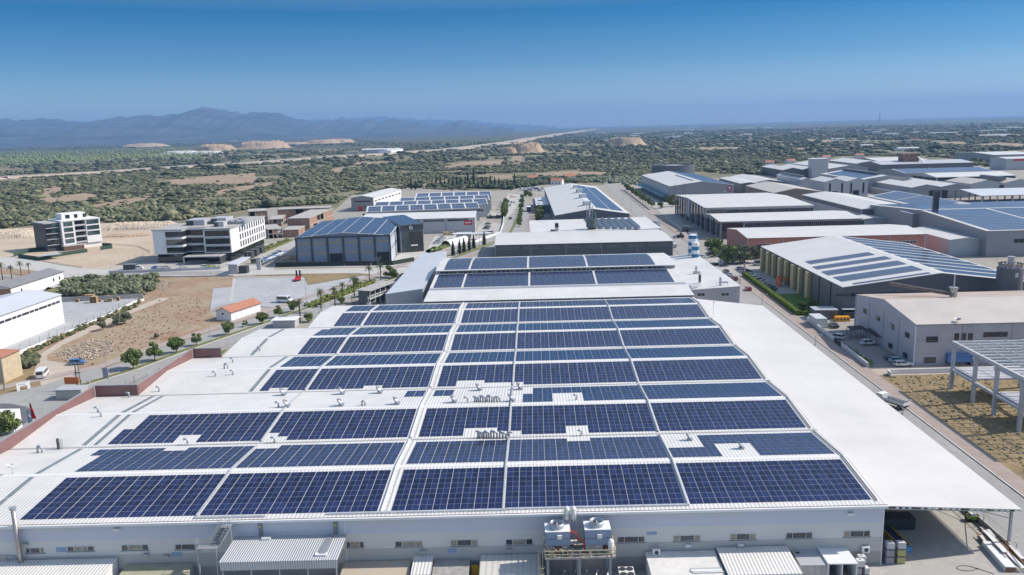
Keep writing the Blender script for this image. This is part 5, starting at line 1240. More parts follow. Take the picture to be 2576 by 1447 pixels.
def office():
    h=17.;fr,W,Dp=frg(('Z5',1270,275),('Z5',1565,272),('Z5',1700,235),h)
    o=thing('office_building',fr[0],'white four-storey office block with black glazed bays and roof plant','office building')
    e,n=fr[1],fr[2]

    f2,W2,D2=frg(('Z5',1808,262),('Z5',2110,250),('Z5',2515,125),h);OW=f2
    l0=Vector(fr[0]);r0=Vector(f2[0]);
    e=f2[1];n=f2[2];off=(l0-r0);xl_=off.dot(e);yl_=off.dot(n);F2=((r0.x,r0.y,0.),e,n)
    g=MB(F2);Wl=W
    boxes=((xl_,xl_+Wl,yl_,yl_+D2*.5),(0,W2,0,D2),(xl_+Wl,0,max(0,yl_)+6,D2*.45))
    for x0,x1,y0,y1 in boxes:g.box(x0,x1,y0,y1,4.6,h,WWH)
    g.build('wall',o);g=MB(F2)
    for k,(x0,x1,y0,y1)in enumerate(boxes):g.box(x0-.5,x1+.5,y0-.5+(1 if k==2 else 0),y1+.5,h+.003+k*.004,h+.45+k*.004,RCONC if k else RCONC)
    g.build('roof',o);g=MB(F2)
    for x0,x1,y0,y1 in boxes:g.box(x0+1,x1-1,y0+1.2,y1-1,0,4.599,GLD)
    g.build('ground_floor_glazing',o)
    for k in range(3):
        z0=5.2+k*4.1
        MB(F2).box(.8,W2-.6,-.12,-.01,z0,z0+2.9,GLD).build('ribbon_window',o)
        MB(F2).box(.0,W2,-.5,-.0,z0+2.95,z0+3.5,WLG).build('sun_shade',o)
        MB(F2).box(xl_+Wl-8.5,xl_+Wl,yl_-.12,yl_-.01,z0,z0+2.9,GLD).box(xl_+Wl+.01,xl_+Wl+.12,yl_,yl_+D2*.3,z0,z0+2.9,GLD).build('ribbon_window',o)
        MB(F2).box(xl_+Wl+.2,-.2,max(0,yl_)+5.85,max(0,yl_)+5.98,z0,z0+2.9,GLD).build('ribbon_window',o)
        MB(F2).box(xl_+Wl-8.5,xl_+Wl+.8,yl_-.9,yl_-.13,z0+3.,z0+3.4,WWH).build('sun_shade',o)
    for k in range(3):
        for i in range(11):
            y=D2*(.24+.069*i);z0=5.8+k*3.9
            f=MB(F2);f.box(W2+.002,W2+.1,y,y+1.7,z0,z0+2.8,DKF);fo=f.build('window',o);MB(F2).box(W2+.1,W2+.13,y+.15,y+1.55,z0+.15,z0+2.65,GLASS).build('pane',fo)
    for x0,x1,y0,y1,z in((xl_+Wl*.75,xl_+Wl+6,yl_+D2*.28,yl_+D2*.5,3.3),(xl_+Wl+8,-1+6,D2*.35,D2*.55,3.6),(W2*.25,W2*.6,D2*.12,D2*.22,3.),(2,W2*.8,D2*.45,D2*.5,2.)):
        MB(F2).box(x0,x1,y0,y1,h+.46,h+z,WLG).box(x0-.02,x0+(x1-x0)*.4,y0-.05,y0,h+.46,h+z-.3,DKF).build('roof_cabin',o)
    g=MB(F2);x=W2*.55
    for i in range(6):g.box(x-2+i*1.8,x-.6+i*1.8,D2*.3,D2*.38,h+.5,h+1.9+.5*(i%2),GALV)
    g.cyl(x+4,D2*.42,h+.5,h+3,1.4,GALV,12);g.build('roof_plant',o)
    g=MB(F2);g.bar((xl_+Wl+10,D2*.4,h),(xl_+Wl+10,D2*.4,h+10),.2,GALV);g.build('mast',o)
    g=MB(F2);ce=-2.;g.box(ce-6,ce+13,-9,-1,3.9,4.3,RCONC).box(ce-6,ce-5.4,-9,-8.4,0,3.9,WLG).box(ce+12.4,ce+13,-9,-1.2,0,3.9,DKF);g.build('entrance_canopy',o)
    for i in range(3):
        t=thing('dark_booth',(0,0,0),'dark grey booth beside the office with white numeral %s, %s from the front'%(i+1,ordn[i]),'booth',None);t.location=(0,0,0);y=D2*(.13+.15*i);mb=MB(F2);mb.box(W2+3.5,W2+7.5,y,y+5.2,0,3.6,DKF);mb.build('booth',t)
        mk={0:((0,0,.0,1.6),),1:((-.5,.5,1.6,1.6),(.5,.5,.8,1.6),(-.5,.5,.8,.8),(-.5,-.5,0,.8),(-.5,.5,0,0)),2:((-.5,.5,1.6,1.6),(.5,.5,0,1.6),(-.5,.5,.8,.8),(-.5,.5,0,0))}[i]
        g=MB(F2);yc=y-.05;xc=W2+5.5
        for x0,x1,z0,z1 in mk:g.box(xc+x0-.1,xc+x1+.1,yc-.02,yc,1.+z0-.1,1.+z1+.1,WHITE)
        g.build('numeral',t)
    return F2,W2,D2
OF=office()

def apartment():
    H=17.;fr,W,Dp=fr3(('Z5',300,185),('Z5',715,135),('Z5',78,180),H)
    fr,W,Dp=fr3(('Z5',300,180),('Z5',712,140),('Z5',605,110),H);Dp=19
    o=thing('apartment_block',fr[0],'six-storey white and charcoal apartment block with recessed balconies, far left','apartment building')
    g=MB(fr);g.box(0,W*.33,0,Dp,3,H,WWH).box(W*.33,W*.62,2.2,Dp,3,H,WLG).box(W*.62,W,0,Dp,3,H,WWH).box(-8,0,3,Dp+2,0,H-.8,DKF);g.box(.5,W-.5,1,Dp-.5,0,3,WWH);g.build('wall',o)
    g=MB(fr);g.box(-.3,W+.3,-.3,Dp+.3,H+.003,H+.5,WWH).box(-8.3,-.31,2.7,Dp+2.3,H-.79,H-.3,RCONC);g.build('roof',o)
    g=MB(fr);g.box(3,W*.75,6,Dp-4,H+.5,H+4,WWH).box(5,7.5,5.95,6,H+1,H+3.2,GLD).box(10,12,5.95,6,H+1,H+3.2,GLD).box(15,17,5.95,6,H+1,H+3.2,DARK);g.build('roof_cabin',o)
    for k in range(4):
        z0=4.+k*3.35
        for x0,x1,y in((1.2,W*.33-1,0),(W*.64,W-.8,0)):
            if k==0 and x0>5:continue
            f=MB(fr);f.box(x0,x1,-.12,-.002,z0,z0+2.5,DKF);fo=f.build('window',o);MB(fr).box(x0+.2,x1-.2,-.15,-.12,z0+.2,z0+2.3,GLG).build('pane',fo)
        MB(fr).box(W*.33,W*.62,.2,2.19,z0-.5,z0-.1,WLG).box(W*.33,W*.62,.2,.3,z0-.1,z0+.5,WLG).build('balcony',o)
        MB(fr).box(W*.35,W*.6,2.1,2.19,z0,z0+2.4,GLD).build('balcony_glazing',o)
        MB(fr).box(-7.8,-5,2.8,3.,z0,z0+2.4,GLD).box(-4.2,-.5,2.7,2.99,z0,z0+2.4,GLG).box(-8,-.1,1.6,2.99,z0-.45,z0-.2,WLG).build('window',o)
    g=MB(fr);g.box(-1.5,W*.45,-4,-.0,2.6,3.,RCONC).box(-1.4,W*.44,-3.8,-.1,0,2.59,mat('brown_timber_wall',(.12,.07,.05),.7)).box(W*.44,W*.45,-3.8,-.1,0,2.59,ORG_);g.build('entrance_podium',o)
apartment()

def P3(A,B,C,h,hC=None):return fr3(A,B,C,h)
fr,W,Dp=fr3(('M0',610,582),('M0',380,562),('M0',-120,840),10.4)
a=G('M0',612,578,10.4);b=G('M0',-60,810,10.4);e=a-b;e.z=0;e.normalize();L0=90;n=Vector((-e.y,e.x,0));o0=a-e*L0
W2=abs((G('M0',375,562,10.4)-a).dot(n))
S=shed('white_warehouse','big plain white warehouse at the left edge with clusters of small high windows',((o0.x,o0.y,0.),e,n),L0,max(14,W2*2),10.4,2.,'x',WWH,RSIL)
for k in range(5):
    u1=S.wx('f','M0',605-168*k,640+62*k)[0];
    for q in range(4):S.win('f',u1-(q+1)*2.5-(.0),u1-(q+1)*2.5+2.1,7.9,8.7,2,fm=DKF)
a=G('M0',632,345,4.6);b=G('M0',105,512,4.6);e=a-b;e.z=0;L0=e.length;e.normalize();n=Vector((-e.y,e.x,0));
S=shed('white_gatehouse','long low white building with grey hipped roof at the left edge',((b.x,b.y,0.),e,n),L0,13,4.6,1.7,'x',WWH,mat('grey_shingle',(.22,.22,.23),.8,var=.1,scale=.5))
for f in(.17,.78,.9):S.win('f',L0*f,L0*f+1.,1.6,3.1,2,fm=DKF)
S.face('l',.1,12.9,.1,4.4,BRICK,'brick_end',.03)

fr,W,Dp=fr3(('M0',2170,740),('M0',2320,752),('M0',2480,640),3.4)
a=G('M0',2318,750,3.3);b=G('M1',40,655,3.3);e=b-a;e.z=0;L0=e.length;e.normalize();n=Vector((-e.y,e.x,0));ww=abs((G('M0',2172,738,3.3)-a).dot(n))
S=shed('tiled_kiosk','small white building with terracotta tiled roof beside the boulevard',((a.x,a.y,0.),e,n),L0,ww,3.3,1.5,'x',WWH,RTILE,over=.5,cat='kiosk',t=.12);S.win('l',ww*.4,ww*.4+.7,2,2.8,1,fm=DKF)
m=MB(S.fr)
for k in range(1,6):m.box(L0*k/6-.06,L0*k/6+.06,-.03,-.002,0,3.2,WLG)
m.build('wall_joint',S.o)
# ================================================ roads, yards, lots
def yard(name,col,var=.12,s=.12,dirt=None):
    return groundmat(name,(col,tuple(c*(1-var)for c in col),tuple(c*(1-var*.6)for c in col),tuple(min(1,c*(1+var))for c in col),dirt or tuple(c*.8 for c in col)),s,s*6,s*30,.05)
YC=yard('concrete_yard',(.44,.42,.39));YB=yard('blue_grey_concrete',(.42,.425,.43),.14,.06,(.36,.38,.42));YA=yard('street_asphalt',(.35,.345,.33),.1,.08);YD=yard('dark_asphalt',(.15,.155,.17),.12,.1)
YL=yard('pale_concrete_road',(.50,.49,.46),.08,.08);PINK=yard('pink_paving',(.37,.305,.27),.14,.25,(.42,.37,.31));PINK2=yard('grey_pink_paving',(.40,.34,.31),.1,.3);KERB=mat('kerb_stone',(.52,.51,.48),.85,var=.1,scale=1)
LAWN=mat('lawn_grass',(.10,.17,.02),.9,var=.25,scale=1.2,bump=.3,bscale=12);DGR=mat('dusty_grass_strip',(.11,.15,.035),.95,col2=(.22,.19,.09),scale=.8,bump=.4,bscale=6)
def pl(*pts):return[G(*p)for p in pts]
estate=pl(('M0',-700,150),('M0',1560,150),('T1',150,1080),('T1',800,1100),('T1',960,960),('T1',1540,880),('T1',2300,920),('T2',0,900),('T2',360,850),('T2',900,860),('T2',1340,760),('T2',2100,790),('T3',0,690),('T3',700,600),('T3',1980,640),('T3',3200,560))+[Vector((520,90,0)),Vector((86,90,0)),Vector((86,40,0)),Vector((-330,40,0))]
sheet('ground',estate,.03,yard('estate_ground',(.36,.335,.295),.14,.03,(.30,.27,.22)))

sheet('dirt_lot',pl(('M0',-900,180),('M0',-300,185),('M0',170,212),('M0',430,240),('M0',822,310),('M0',1090,318),('M0',1300,262),('M0',1560,160),('T0',1560,1225),('T0',1040,1240),('T0',0,1300),('T0',-900,1340)),.05,SAND)
def berm(c1,pts,w_,h,m,seed,n=60,name='rock_bank'):
    pts=[Vector(p)for p in pts];rs_=np.random.RandomState(seed);L_=[0]
    for a,b in zip(pts[:-1],pts[1:]):L_.append(L_[-1]+(b-a).length)
    V=[];k=14
    for i in range(n):
        s=L_[-1]*i/(n-1);j=max(q for q in range(len(L_))if L_[q]<=s+1e-6);j=min(j,len(pts)-2);p=pts[j].lerp(pts[j+1],(s-L_[j])/(L_[j+1]-L_[j]));d=(pts[j+1]-pts[j]).normalized();nn=Vector((-d.y,d.x,0));e=min(1,6*i/(n-1),6*(n-1-i)/(n-1))
        for q in range(k):
            f=q/(k-1);z=h*math.sin(math.pi*min(1,f*1.0))**.6*e*(.8+.3*rs_.rand())if 0<q<k-1 else-.2
            o=p+nn*(f-.5)*w_+Vector((rs_.randn()*.25,rs_.randn()*.25,0));V.append((o.x,o.y,z))
    b=MB();b.add(V,[(i*k+q,i*k+q+1,(i+1)*k+q+1,(i+1)*k+q)for i in range(n-1)for q in range(k-1)],m);return struct(name,b)
berm(0,pl(('T0',-500,1395),('T0',0,1380),('T0',420,1360)),26,5,ROCK,1,90);berm(0,pl(('T0',1020,1300),('T0',1300,1290),('T0',1570,1285),('T0',1850,1270)),26,4.5,ROCK,2,90)
berm(0,pl(('T0',1030,1375),('T0',1300,1372),('T0',1540,1360)),9,1.6,MND,3,60,'dirt_mound')

sheet('dirt_lot',pl(('M0',-800,620),('M0',640,415),('M0',1080,405),('M0',2345,395),('M0',2350,500),('M0',2140,515),('M0',2105,745),('M0',2180,830),('M1',60,770),('M1',0,800),('M0',2100,955),('M0',1240,1235),('L0',830,480),('L0',450,600),('L0',0,705),('L0',-900,860),('M0',-900,1200)),.06,SOILR)
sheet('dirt_track',pl(('M0',1640,600),('M0',1700,620),('M0',1250,790),('M0',900,960),('M0',640,1080),('M0',470,1190),('M0',480,1240),('M0',800,1290),('M0',720,1400),('L0',680,540),('L0',420,640),('L0',400,560),('M0',330,1400),('M0',400,1180),('M0',600,1050),('M0',1000,850),('M0',1300,720)),.09,yard('track_soil',(.50,.43,.355),.1,.2))
sheet('dry_grass_patch',pl(('M0',0,1290),('M0',330,1270),('M0',420,1290),('L0',360,560),('L0',430,600),('L0',0,700),('L0',-500,800),('L0',-500,600)),.08,DRYG)
sheet('grass_verge',pl(('M0',780,1360),('M0',850,1310),('M0',1200,1240),('M0',1240,1265),('M0',800,1390)),.1,DRYG)

med=[Vector((-122.5,205,0)),Vector((-115.1,219.8,0)),Vector((-109.8,236.5,0)),Vector((-101.6,257.6,0)),Vector((-92.4,281.4,0)),Vector((-86.6,296.6,0)),Vector((-77,322,0)),Vector((-68.2,342.9,0)),Vector((-57,378,0)),Vector((-45,419.8,0)),Vector((-34,443,0)),Vector((-23,466,0)),Vector((-17,490,0)),Vector((-15,530,0)),Vector((-13,600,0)),Vector((-12,690,0))]
L_,R_=ribbon([med[0]-Vector((14,24,0)),*med],17.5)
bd=MB()
strip('boulevard',[med[0]-Vector((16,28,0)),*med],18.5,.11,YA)
strip('pavement',[Vector((-160,186,0)),Vector((-141,208,0))]+[p+Vector((-11.6,3.4,0))for p in med[1:11]],4.2,.15,PINK2)
strip('pavement',[p+Vector((11.4,-3,0))for p in med[6:]],4.2,.15,PINK)
sheet('junction',pl(('L0',-900,900),('L0',-300,770),('L0',0,712),('L0',450,605),('L0',830,478),('L0',1000,440),('L0',1420,560),('L0',900,720),('L0',500,960),('L0',0,1300),('L0',-900,1900)),.13,YA)
sheet('worn_asphalt_patch',pl(('L0',-200,790),('L0',100,795),('L0',260,825),('L0',340,870),('L0',330,950),('L0',230,1010),('L0',40,1060),('L0',-200,1080)),.135,YD)
KB=MB();Ls,Rs=ribbon(med,2.9)
mm_=MB();Lg,Rg=ribbon(med,2.4)
for i in range(len(med)-1):
    for A,B in((Ls,Lg),(Rg,Rs)):
        KB.add([(A[i].x,A[i].y,.26),(B[i].x,B[i].y,.26),(B[i+1].x,B[i+1].y,.26),(A[i+1].x,A[i+1].y,.26),(A[i].x,A[i].y,.1),(B[i].x,B[i].y,.1),(B[i+1].x,B[i+1].y,.1),(A[i+1].x,A[i+1].y,.1)],[(0,3,2,1),(0,4,7,3),(1,2,6,5)],KERB)
    mm_.quad((Rg[i].x,Rg[i].y,.24),(Rg[i+1].x,Rg[i+1].y,.24),(Lg[i+1].x,Lg[i+1].y,.24),(Lg[i].x,Lg[i].y,.24),DGR)
struct('kerb',KB);struct('grass_median',mm_)
strip('hall_verge',[Vector((-104,150,0)),Vector((-104,205,0)),Vector((-97,225,0)),Vector((-90,246,0))],5,.14,PINK2)
sheet('grass_patch',pl(('L0',1250,640),('L0',1490,545),('L0',1560,520),('L0',1400,640)),.17,LAWN);sheet('grass_patch',pl(('L0',2200,270),('L0',2290,245),('L0',2215,320)),.17,LAWN)

sheet('side_street',pl(('M0',-900,60),('M0',-300,190),('M0',160,203),('M0',430,248),('M0',820,312),('M0',1090,322),('M0',1300,268),('M0',1560,255),('M0',2250,255),('M0',2572,285),('M1',200,318),('M1',880,300),('M1',1540,292),('M1',1480,400),('M1',1240,400),('M1',1000,360),('M1',0,378),('M0',2340,392),('M0',1080,388),('M0',1040,412),('M0',640,408),('M0',560,370),('M0',330,335),('M0',0,300),('M0',-900,250)),.12,YL)
sheet('asphalt_lane',pl(('M0',1100,360),('M0',2200,335),('M0',2300,345),('M0',2200,382),('M0',1085,386)),.128,YA)
sheet('parking_lot',pl(('M0',1120,328),('M0',1310,272),('M0',1560,262),('M0',2230,262),('M0',2300,300),('M0',2200,312),('M0',1120,335)),.127,YC)
strip('pavement',pl(('M1',180,322),('M1',880,304),('M1',1200,300),('M1',1530,296)),3,.16,PINK)
strip('verge',pl(('M1',0,385),('M1',500,372),('M1',1000,366),('M1',1230,385)),3,.135,DRYG)

sheet('concrete_lot',pl(('M0',2350,412),('M0',2572,412),('M1',350,402),('M1',480,398),('M1',522,482),('M1',1080,388),('M1',1100,460),('M1',940,500),('M1',790,580),('M1',480,690),('M1',300,720),('M1',50,695),('M1',0,640),('M0',2480,640),('M0',2180,700),('M0',2110,745),('M0',2140,515),('M0',2345,500)),.14,YB)
sheet('dry_grass_patch',pl(('M1',360,375),('M1',820,370),('M1',1070,384),('M1',524,478),('M1',480,395)),.15,DRYG)
strip('lot_joint',pl(('M0',2352,415),('M0',2325,650)),1.2,.145,YL)

sheet('concrete_yard',pl(('M0',625,600),('M0',1430,590),('M0',1300,690),('M0',800,900),('M0',300,1110),('M0',-500,1480),('M0',-700,1300),('M0',0,900)),.12,YB)
sheet('concrete_yard',pl(('M0',0,590),('M0',120,570),('M0',640,440),('M0',660,470),('M0',380,560),('M0',0,640)),.1,YL)
sheet('grass_patch',pl(('M0',420,555),('M0',480,500),('M0',620,520),('M0',610,570)),.1,DGR)
strip('garden_strip',pl(('M0',-200,330),('M0',0,345),('M0',200,350),('M0',330,370)),10,.1,SOILR)

sheet('yard',pl(('M1',170,300),('M1',400,235),('M1',1350,245),('M1',1460,160),('M1',1690,140),('M1',1790,90),('M1',1900,140),('M1',1640,190),('M1',1590,290),('M1',880,298)),.13,YL)
sheet('yard',pl(('Zk',1290,1080),('Zk',1440,830),('Zk',1800,780),('Zk',2110,780),('Zk',2230,590),('Zk',2490,640),('Zk',2490,760),('Zk',2200,870),('Zk',1650,1040),('Zk',1380,1110)),.13,YL)
sheet('access_lane',pl(('T1',60,1447),('M1',0,220),('M1',0,260),('M1',60,290),('M1',400,130),('M1',400,60),('M1',390,30)),.12,YC);strip('flower_bed',pl(('M1',20,160),('M1',350,20)),7,.14,DGR)

sheet('yard',pl(('Zl',120,640),('Zl',440,660),('Zl',430,790),('Zl',250,870),('Zl',0,930),('Zl',60,700)),.14,YC)
sheet('yard',pl(('Zl',240,480),('Zl',480,430),('Zl',560,150),('Zl',850,170),('Zl',850,220),('Zl',600,520),('Zl',480,580)),.12,YL)
sheet('grass_strip',pl(('Zk',1670,1200),('Zk',2100,1000),('Zk',2400,905),('Zk',2420,945),('Zk',2100,1060),('Zk',1680,1210)),.2,DGR)
sheet('road',pl(('Zk',1700,1205),('Zk',2420,960),('Zk',2480,1130),('Zk',2200,1180),('Zk',1900,1215)),.13,YA)
sheet('red_soil_patch',pl(('Zl',580,170),('Zl',690,195),('Zl',720,215),('Zl',600,225)),.16,SOILR)

YS=[60,140,220,300,380,460,560,640,760,860,960]
strip('street',[Vector((77.3+(y>600)*(y-600)*.018,y,0))for y in YS],11.6,.12,YA)
strip('pavement',[Vector((85.1,y,0))for y in(90,200,300,342)],3.7,.26,PINK);strip('kerb',[Vector((83.15,y,0))for y in(90,200,300,342)],.3,.27,KERB)
strip('pavement',[Vector((85.1,y,0))for y in(430,500,560)],3.7,.26,PINK)
strip('pavement',[Vector((85.6+(y-600)*.018,y,0))for y in(590,640,760,860)],5,.26,PINK2)
strip('pavement',[Vector((69.8,y,0))for y in(300,400,500,620)],2.6,.2,PINK2)
sheet('yard',[Vector((50.5,40,0)),Vector((70.8,40,0)),Vector((70.8,262,0)),Vector((50.5,262,0))],.1,YC)
sheet('yard',[Vector((-100,40,0)),Vector((50.49,40,0)),Vector((50.49,112,0)),Vector((-100,108,0))],.1,YC)

sheet('parking_lot',[Vector((89,271,0)),Vector((101.5,300,0)),Vector((101.5,371,0)),Vector((150,385,0)),Vector((150,400,0)),Vector((72,398,0)),Vector((72,345,0)),Vector((87.2,345,0)),Vector((88.8,310,0))],.135,YC)
sheet('lawn',[Vector((88.6,270.5,0)),Vector((96,270.5,0)),Vector((101.4,280,0)),Vector((101.4,306,0)),Vector((89,306,0))],.15,LAWN)
sheet('parking_lot',[Vector((87,210,0)),Vector((99,212,0)),Vector((101,262,0)),Vector((88,262,0))],.13,yard('lot_concrete',(.34,.315,.29),.1,.1))
sheet('parking_lot',[Vector((83.5,262,0)),Vector((120,262,0)),Vector((120,269.5,0)),Vector((83.5,269.5,0))],.14,YC)
sheet('forecourt',[Vector((83.5,203,0)),Vector((87,209.8,0)),Vector((120,210.8,0)),Vector((160,211.4,0)),Vector((160,204,0)),Vector((92,202.5,0))],.14,yard('forecourt_slab',(.47,.40,.33),.1,.15))
sheet('dry_grass_field',[Vector((87.0,203,0)),Vector((200,205,0)),Vector((200,80,0)),Vector((87.0,80,0))],.09,DRYG)
sheet('yard',pl(('Zj',1740,780),('Zj',2180,770),('Zj',2180,880),('Zj',2300,1150),('Zj',2550,1190),('Zj',2550,1240),('Zj',2250,1210),('Zj',1900,920)),.14,YC)
sheet('yard',pl(('Zj',1330,470),('Zj',1620,470),('Zj',2020,760),('Zj',1760,770)),.14,YL)
# ================================================ walls, hedges, fences
def wall(label,pts,h,th,m,cap=None,name='boundary_wall',z0=0,cat='wall',post=None,fence=None):
    o=thing(name,tuple(pts[0]),label,cat);b=MB()
    for a,c in zip(pts[:-1],pts[1:]):
        a=Vector(a);c=Vector(c);d=(c-a);d.z=0;d.normalize();n=Vector((-d.y,d.x,0))*th/2
        q=[a-n,c-n,c+n,a+n];b.prism([(p.x,p.y)for p in q],z0,z0+h,m,True,cap or m)
    b.build('wall',o)
    if fence:
        hp,st,mp=fence;b=MB()
        for a,c in zip(pts[:-1],pts[1:]):
            a=Vector(a);c=Vector(c);k=max(1,int((c-a).length/st));dd=(c-a).normalized();nn=Vector((-dd.y,dd.x,0))
            for i in range(k+1):
                p=a.lerp(c,i/k);b.bar((p.x,p.y,z0+h),(p.x,p.y,z0+h+hp),.09,mp);b.bar((p.x,p.y,z0+h+hp),(p.x+nn.x*.4,p.y+nn.y*.4,z0+h+hp+.35),.08,mp)
            for f in(.4,.95):b.bar((a.x,a.y,z0+h+hp*f),(c.x,c.y,z0+h+hp*f),.03,mp)
        b.build('fence_posts',o)
    return o
wall('long white perimeter wall with curved wire-fence posts beside the big white warehouse',pl(('M0',1447,640),('M0',1360,660),('M0',1200,745),('M0',880,890),('M0',500,1050),('M0',100,1215)),1.1,.4,WWH,fence=(1.7,4,GALV))
wall('grey concrete wall behind the stacked pallets',pl(('M0',625,650),('M0',1000,635),('M0',1440,610)),1.9,.3,CONC)
wall('long grey retaining wall in front of the office parking lot',pl(('M0',1095,362),('M0',1500,352),('M0',2205,322)),1.3,.5,WLG)
wall('low grey kerb wall with wire fence between road and scrub plot',pl(('M0',640,415),('M0',1080,410),('M0',2345,390)),.5,.3,CONC,fence=(1.6,3.5,GALV))
wall('green mesh site fence round the apartment block',pl(('M0',390,232),('M0',600,190),('M0',880,150)),2.2,.12,GRNF,name='site_fence',cat='fence');wall('short green mesh fence at the apartment entrance side',pl(('M0',185,205),('M0',390,232)),2.2,.12,GRNF,name='site_fence',cat='fence');wall('green mesh fence piece right of the apartment block',pl(('M0',1010,128),('M0',1130,112),('M0',1120,95),('M0',1030,92)),2.2,.12,GRNF,name='site_fence',cat='fence');wall('green mesh fence left of the apartment block',pl(('M0',140,195),('M0',300,150),('M0',440,130)),2.2,.12,GRNF,name='site_fence',cat='fence')
a=G('M0',380,225);t=thing('shelter_roof',a,'grey slanted shelter roof inside the green site fence','shelter');b=MB();p1,p2,p3,p4=G('M0',370,195,2.6),G('M0',628,165,2.6),G('M0',560,150,3),G('M0',480,162,3);b.quad(tuple(p1),tuple(p2),tuple(p3),tuple(p4),RGR).quad(*(tuple(q-Vector((0,0,.15)))for q in(p4,p3,p2,p1)),RGR);b.build('roof',t)
def lowfence(label,pts,h,st,m,name='wire_fence'):
    o=thing(name,tuple(pts[0]),label,'fence');b=MB()
    for a,c in zip(pts[:-1],pts[1:]):
        k=max(1,int((c-a).length/st))
        for i in range(k+1):p=a.lerp(c,i/k);b.bar((p.x,p.y,0),(p.x,p.y,h),.09,m)
        for f in(.3,.6,.97):b.bar((a.x,a.y,h*f),(c.x,c.y,h*f),.035,m)
    b.build('posts',o);return o
lowfence('wire fence along the main hall side of the boulevard',pl(('L0',1090,690),('L0',1350,580),('L0',1600,490),('L0',1680,460)),1.8,3,GALV);lowfence('short wire fence between boulevard and the stepped roof corner',pl(('M0',2100,1160),('M0',2370,1085)),1.8,3,GALV)
lowfence('tall post fence right of the sandy lot',pl(('M0',1115,310),('M0',1300,262),('M0',1500,170),('M0',1540,150)),3.2,9,GALV);lowfence('dark rail fence along the sandy lot edge by the pale road',pl(('M0',430,245),('M0',620,280),('M0',820,308)),.9,1.5,DKF,'rail_fence');lowfence('dark curved rail fence on the sandy lot',pl(('M0',1040,62),('M0',1200,80),('M0',1380,92),('M0',1500,148)),.8,1.5,DKF,'rail_fence')

wall('dark green screened fence in front of the blue hall',pl(('M1',195,300),('M1',660,292),('M1',890,288)),2.3,.2,mat('dark_green_screen',(.02,.035,.025),.7),name='screen_fence',cat='fence');wall('dark fence with white plinth below stacked timber',pl(('M1',893,288),('M1',1155,285)),2.4,.2,mat('black_screen',(.025,.025,.03),.7),name='screen_fence',cat='fence');wall('green-tinted fence panel right of the timber stack',pl(('M1',1160,284),('M1',1375,280),('M1',1590,240)),2.2,.15,mat('dark_green_screen',(.02,.035,.025),.7),name='screen_fence',cat='fence')
wall('white parking wall in two pieces right of the street, far piece',[Vector((88.3,262,0)),Vector((87.6,236,0))],1.5,.25,WWH);wall('white parking wall in two pieces right of the street, near piece',[Vector((87.5,230,0)),Vector((86.9,209.6,0))],1.5,.25,WWH)
lowfence('dark metal gate closing the gap in the white parking wall',[Vector((87.6,236,0)),Vector((87.5,230,0))],1.4,.4,DKF,'metal_gate')
wall('low white boundary wall turning right beside the dry grass field',[Vector((89.5,201.6,0)),Vector((89.8,204,0)),Vector((130,205.2,0))],1.3,.3,WWH)
wall('low concrete wall between the canopy yard and the street',[Vector((70.9,60,0)),Vector((70.9,132,0))],1.1,.3,CONC,fence=(.8,9,GALV))
wall('white wall with dark top left of the long glass-sided parking',pl(('Zj',1960,1010),('Zj',2240,1210),('Zj',2550,1195)),1.6,.3,WLG);wall('low planter wall under the row of round street trees',pl(('Zj',1260,520),('Zj',1480,690),('Zj',1700,860)),1.,.4,CONC)
wall('white retaining wall along the boulevard bend',pl(('Zl',0,985),('Zl',180,920),('Zl',430,830),('Zl',480,680),('Zl',490,560)),1.4,.3,WWH)
MB_=MB();
def leaves_box(b,x0,x1,y0,y1,z0,z1,n,s,m,seed=0):
    r_=random.Random(seed)
    for _ in range(n):
        f=r_.random();x,y,z=r_.uniform(x0,x1),r_.uniform(y0,y1),z1+r_.uniform(-.12,.12)
        if f<.35:x=x0+r_.uniform(-.1,.1);z=r_.uniform(z0,z1)
        elif f<.6:x=x1+r_.uniform(-.1,.1);z=r_.uniform(z0,z1)
        a=Vector((r_.uniform(-1,1),r_.uniform(-1,1),r_.uniform(-1,1))).normalized()*s;c=a.cross(Vector((r_.uniform(-1,1),r_.uniform(-1,1),1))).normalized()*s;p=Vector((x,y,z))
        b.add([tuple(p-a),tuple(p-c*.5),tuple(p+a),tuple(p+c*.5)],[(0,1,2,3)],m)
HEDGE=leafmat('hedge_leaves',(.07,.12,.015),(.14,.20,.025),None,.5,1.)
t=thing('hedge',(88,300,0),'long clipped bright green hedge between pavement and yellow-columned hall','hedge')
b=MB();b.prism([(87.2,270.5),(88.8,270.5),(89.6,345),(88.,345)],.1,1.7,HEDGE)
for k in range(15):leaves_box(b,87.15+.055*k,88.85+.055*k,270.5+5*k,275.5+5*k,.3,1.75,420,.16,HEDGE,k)
b.build('foliage',t)
t=thing('hedge',(92,270,0),'short dark hedge closing the lawn in front of the grey hut','hedge');b=MB();b.box(88.9,96,269.9,270.9,.1,1.5,HEDGE);leaves_box(b,88.9,96,269.9,270.9,.3,1.5,700,.14,HEDGE,99);b.build('foliage',t)
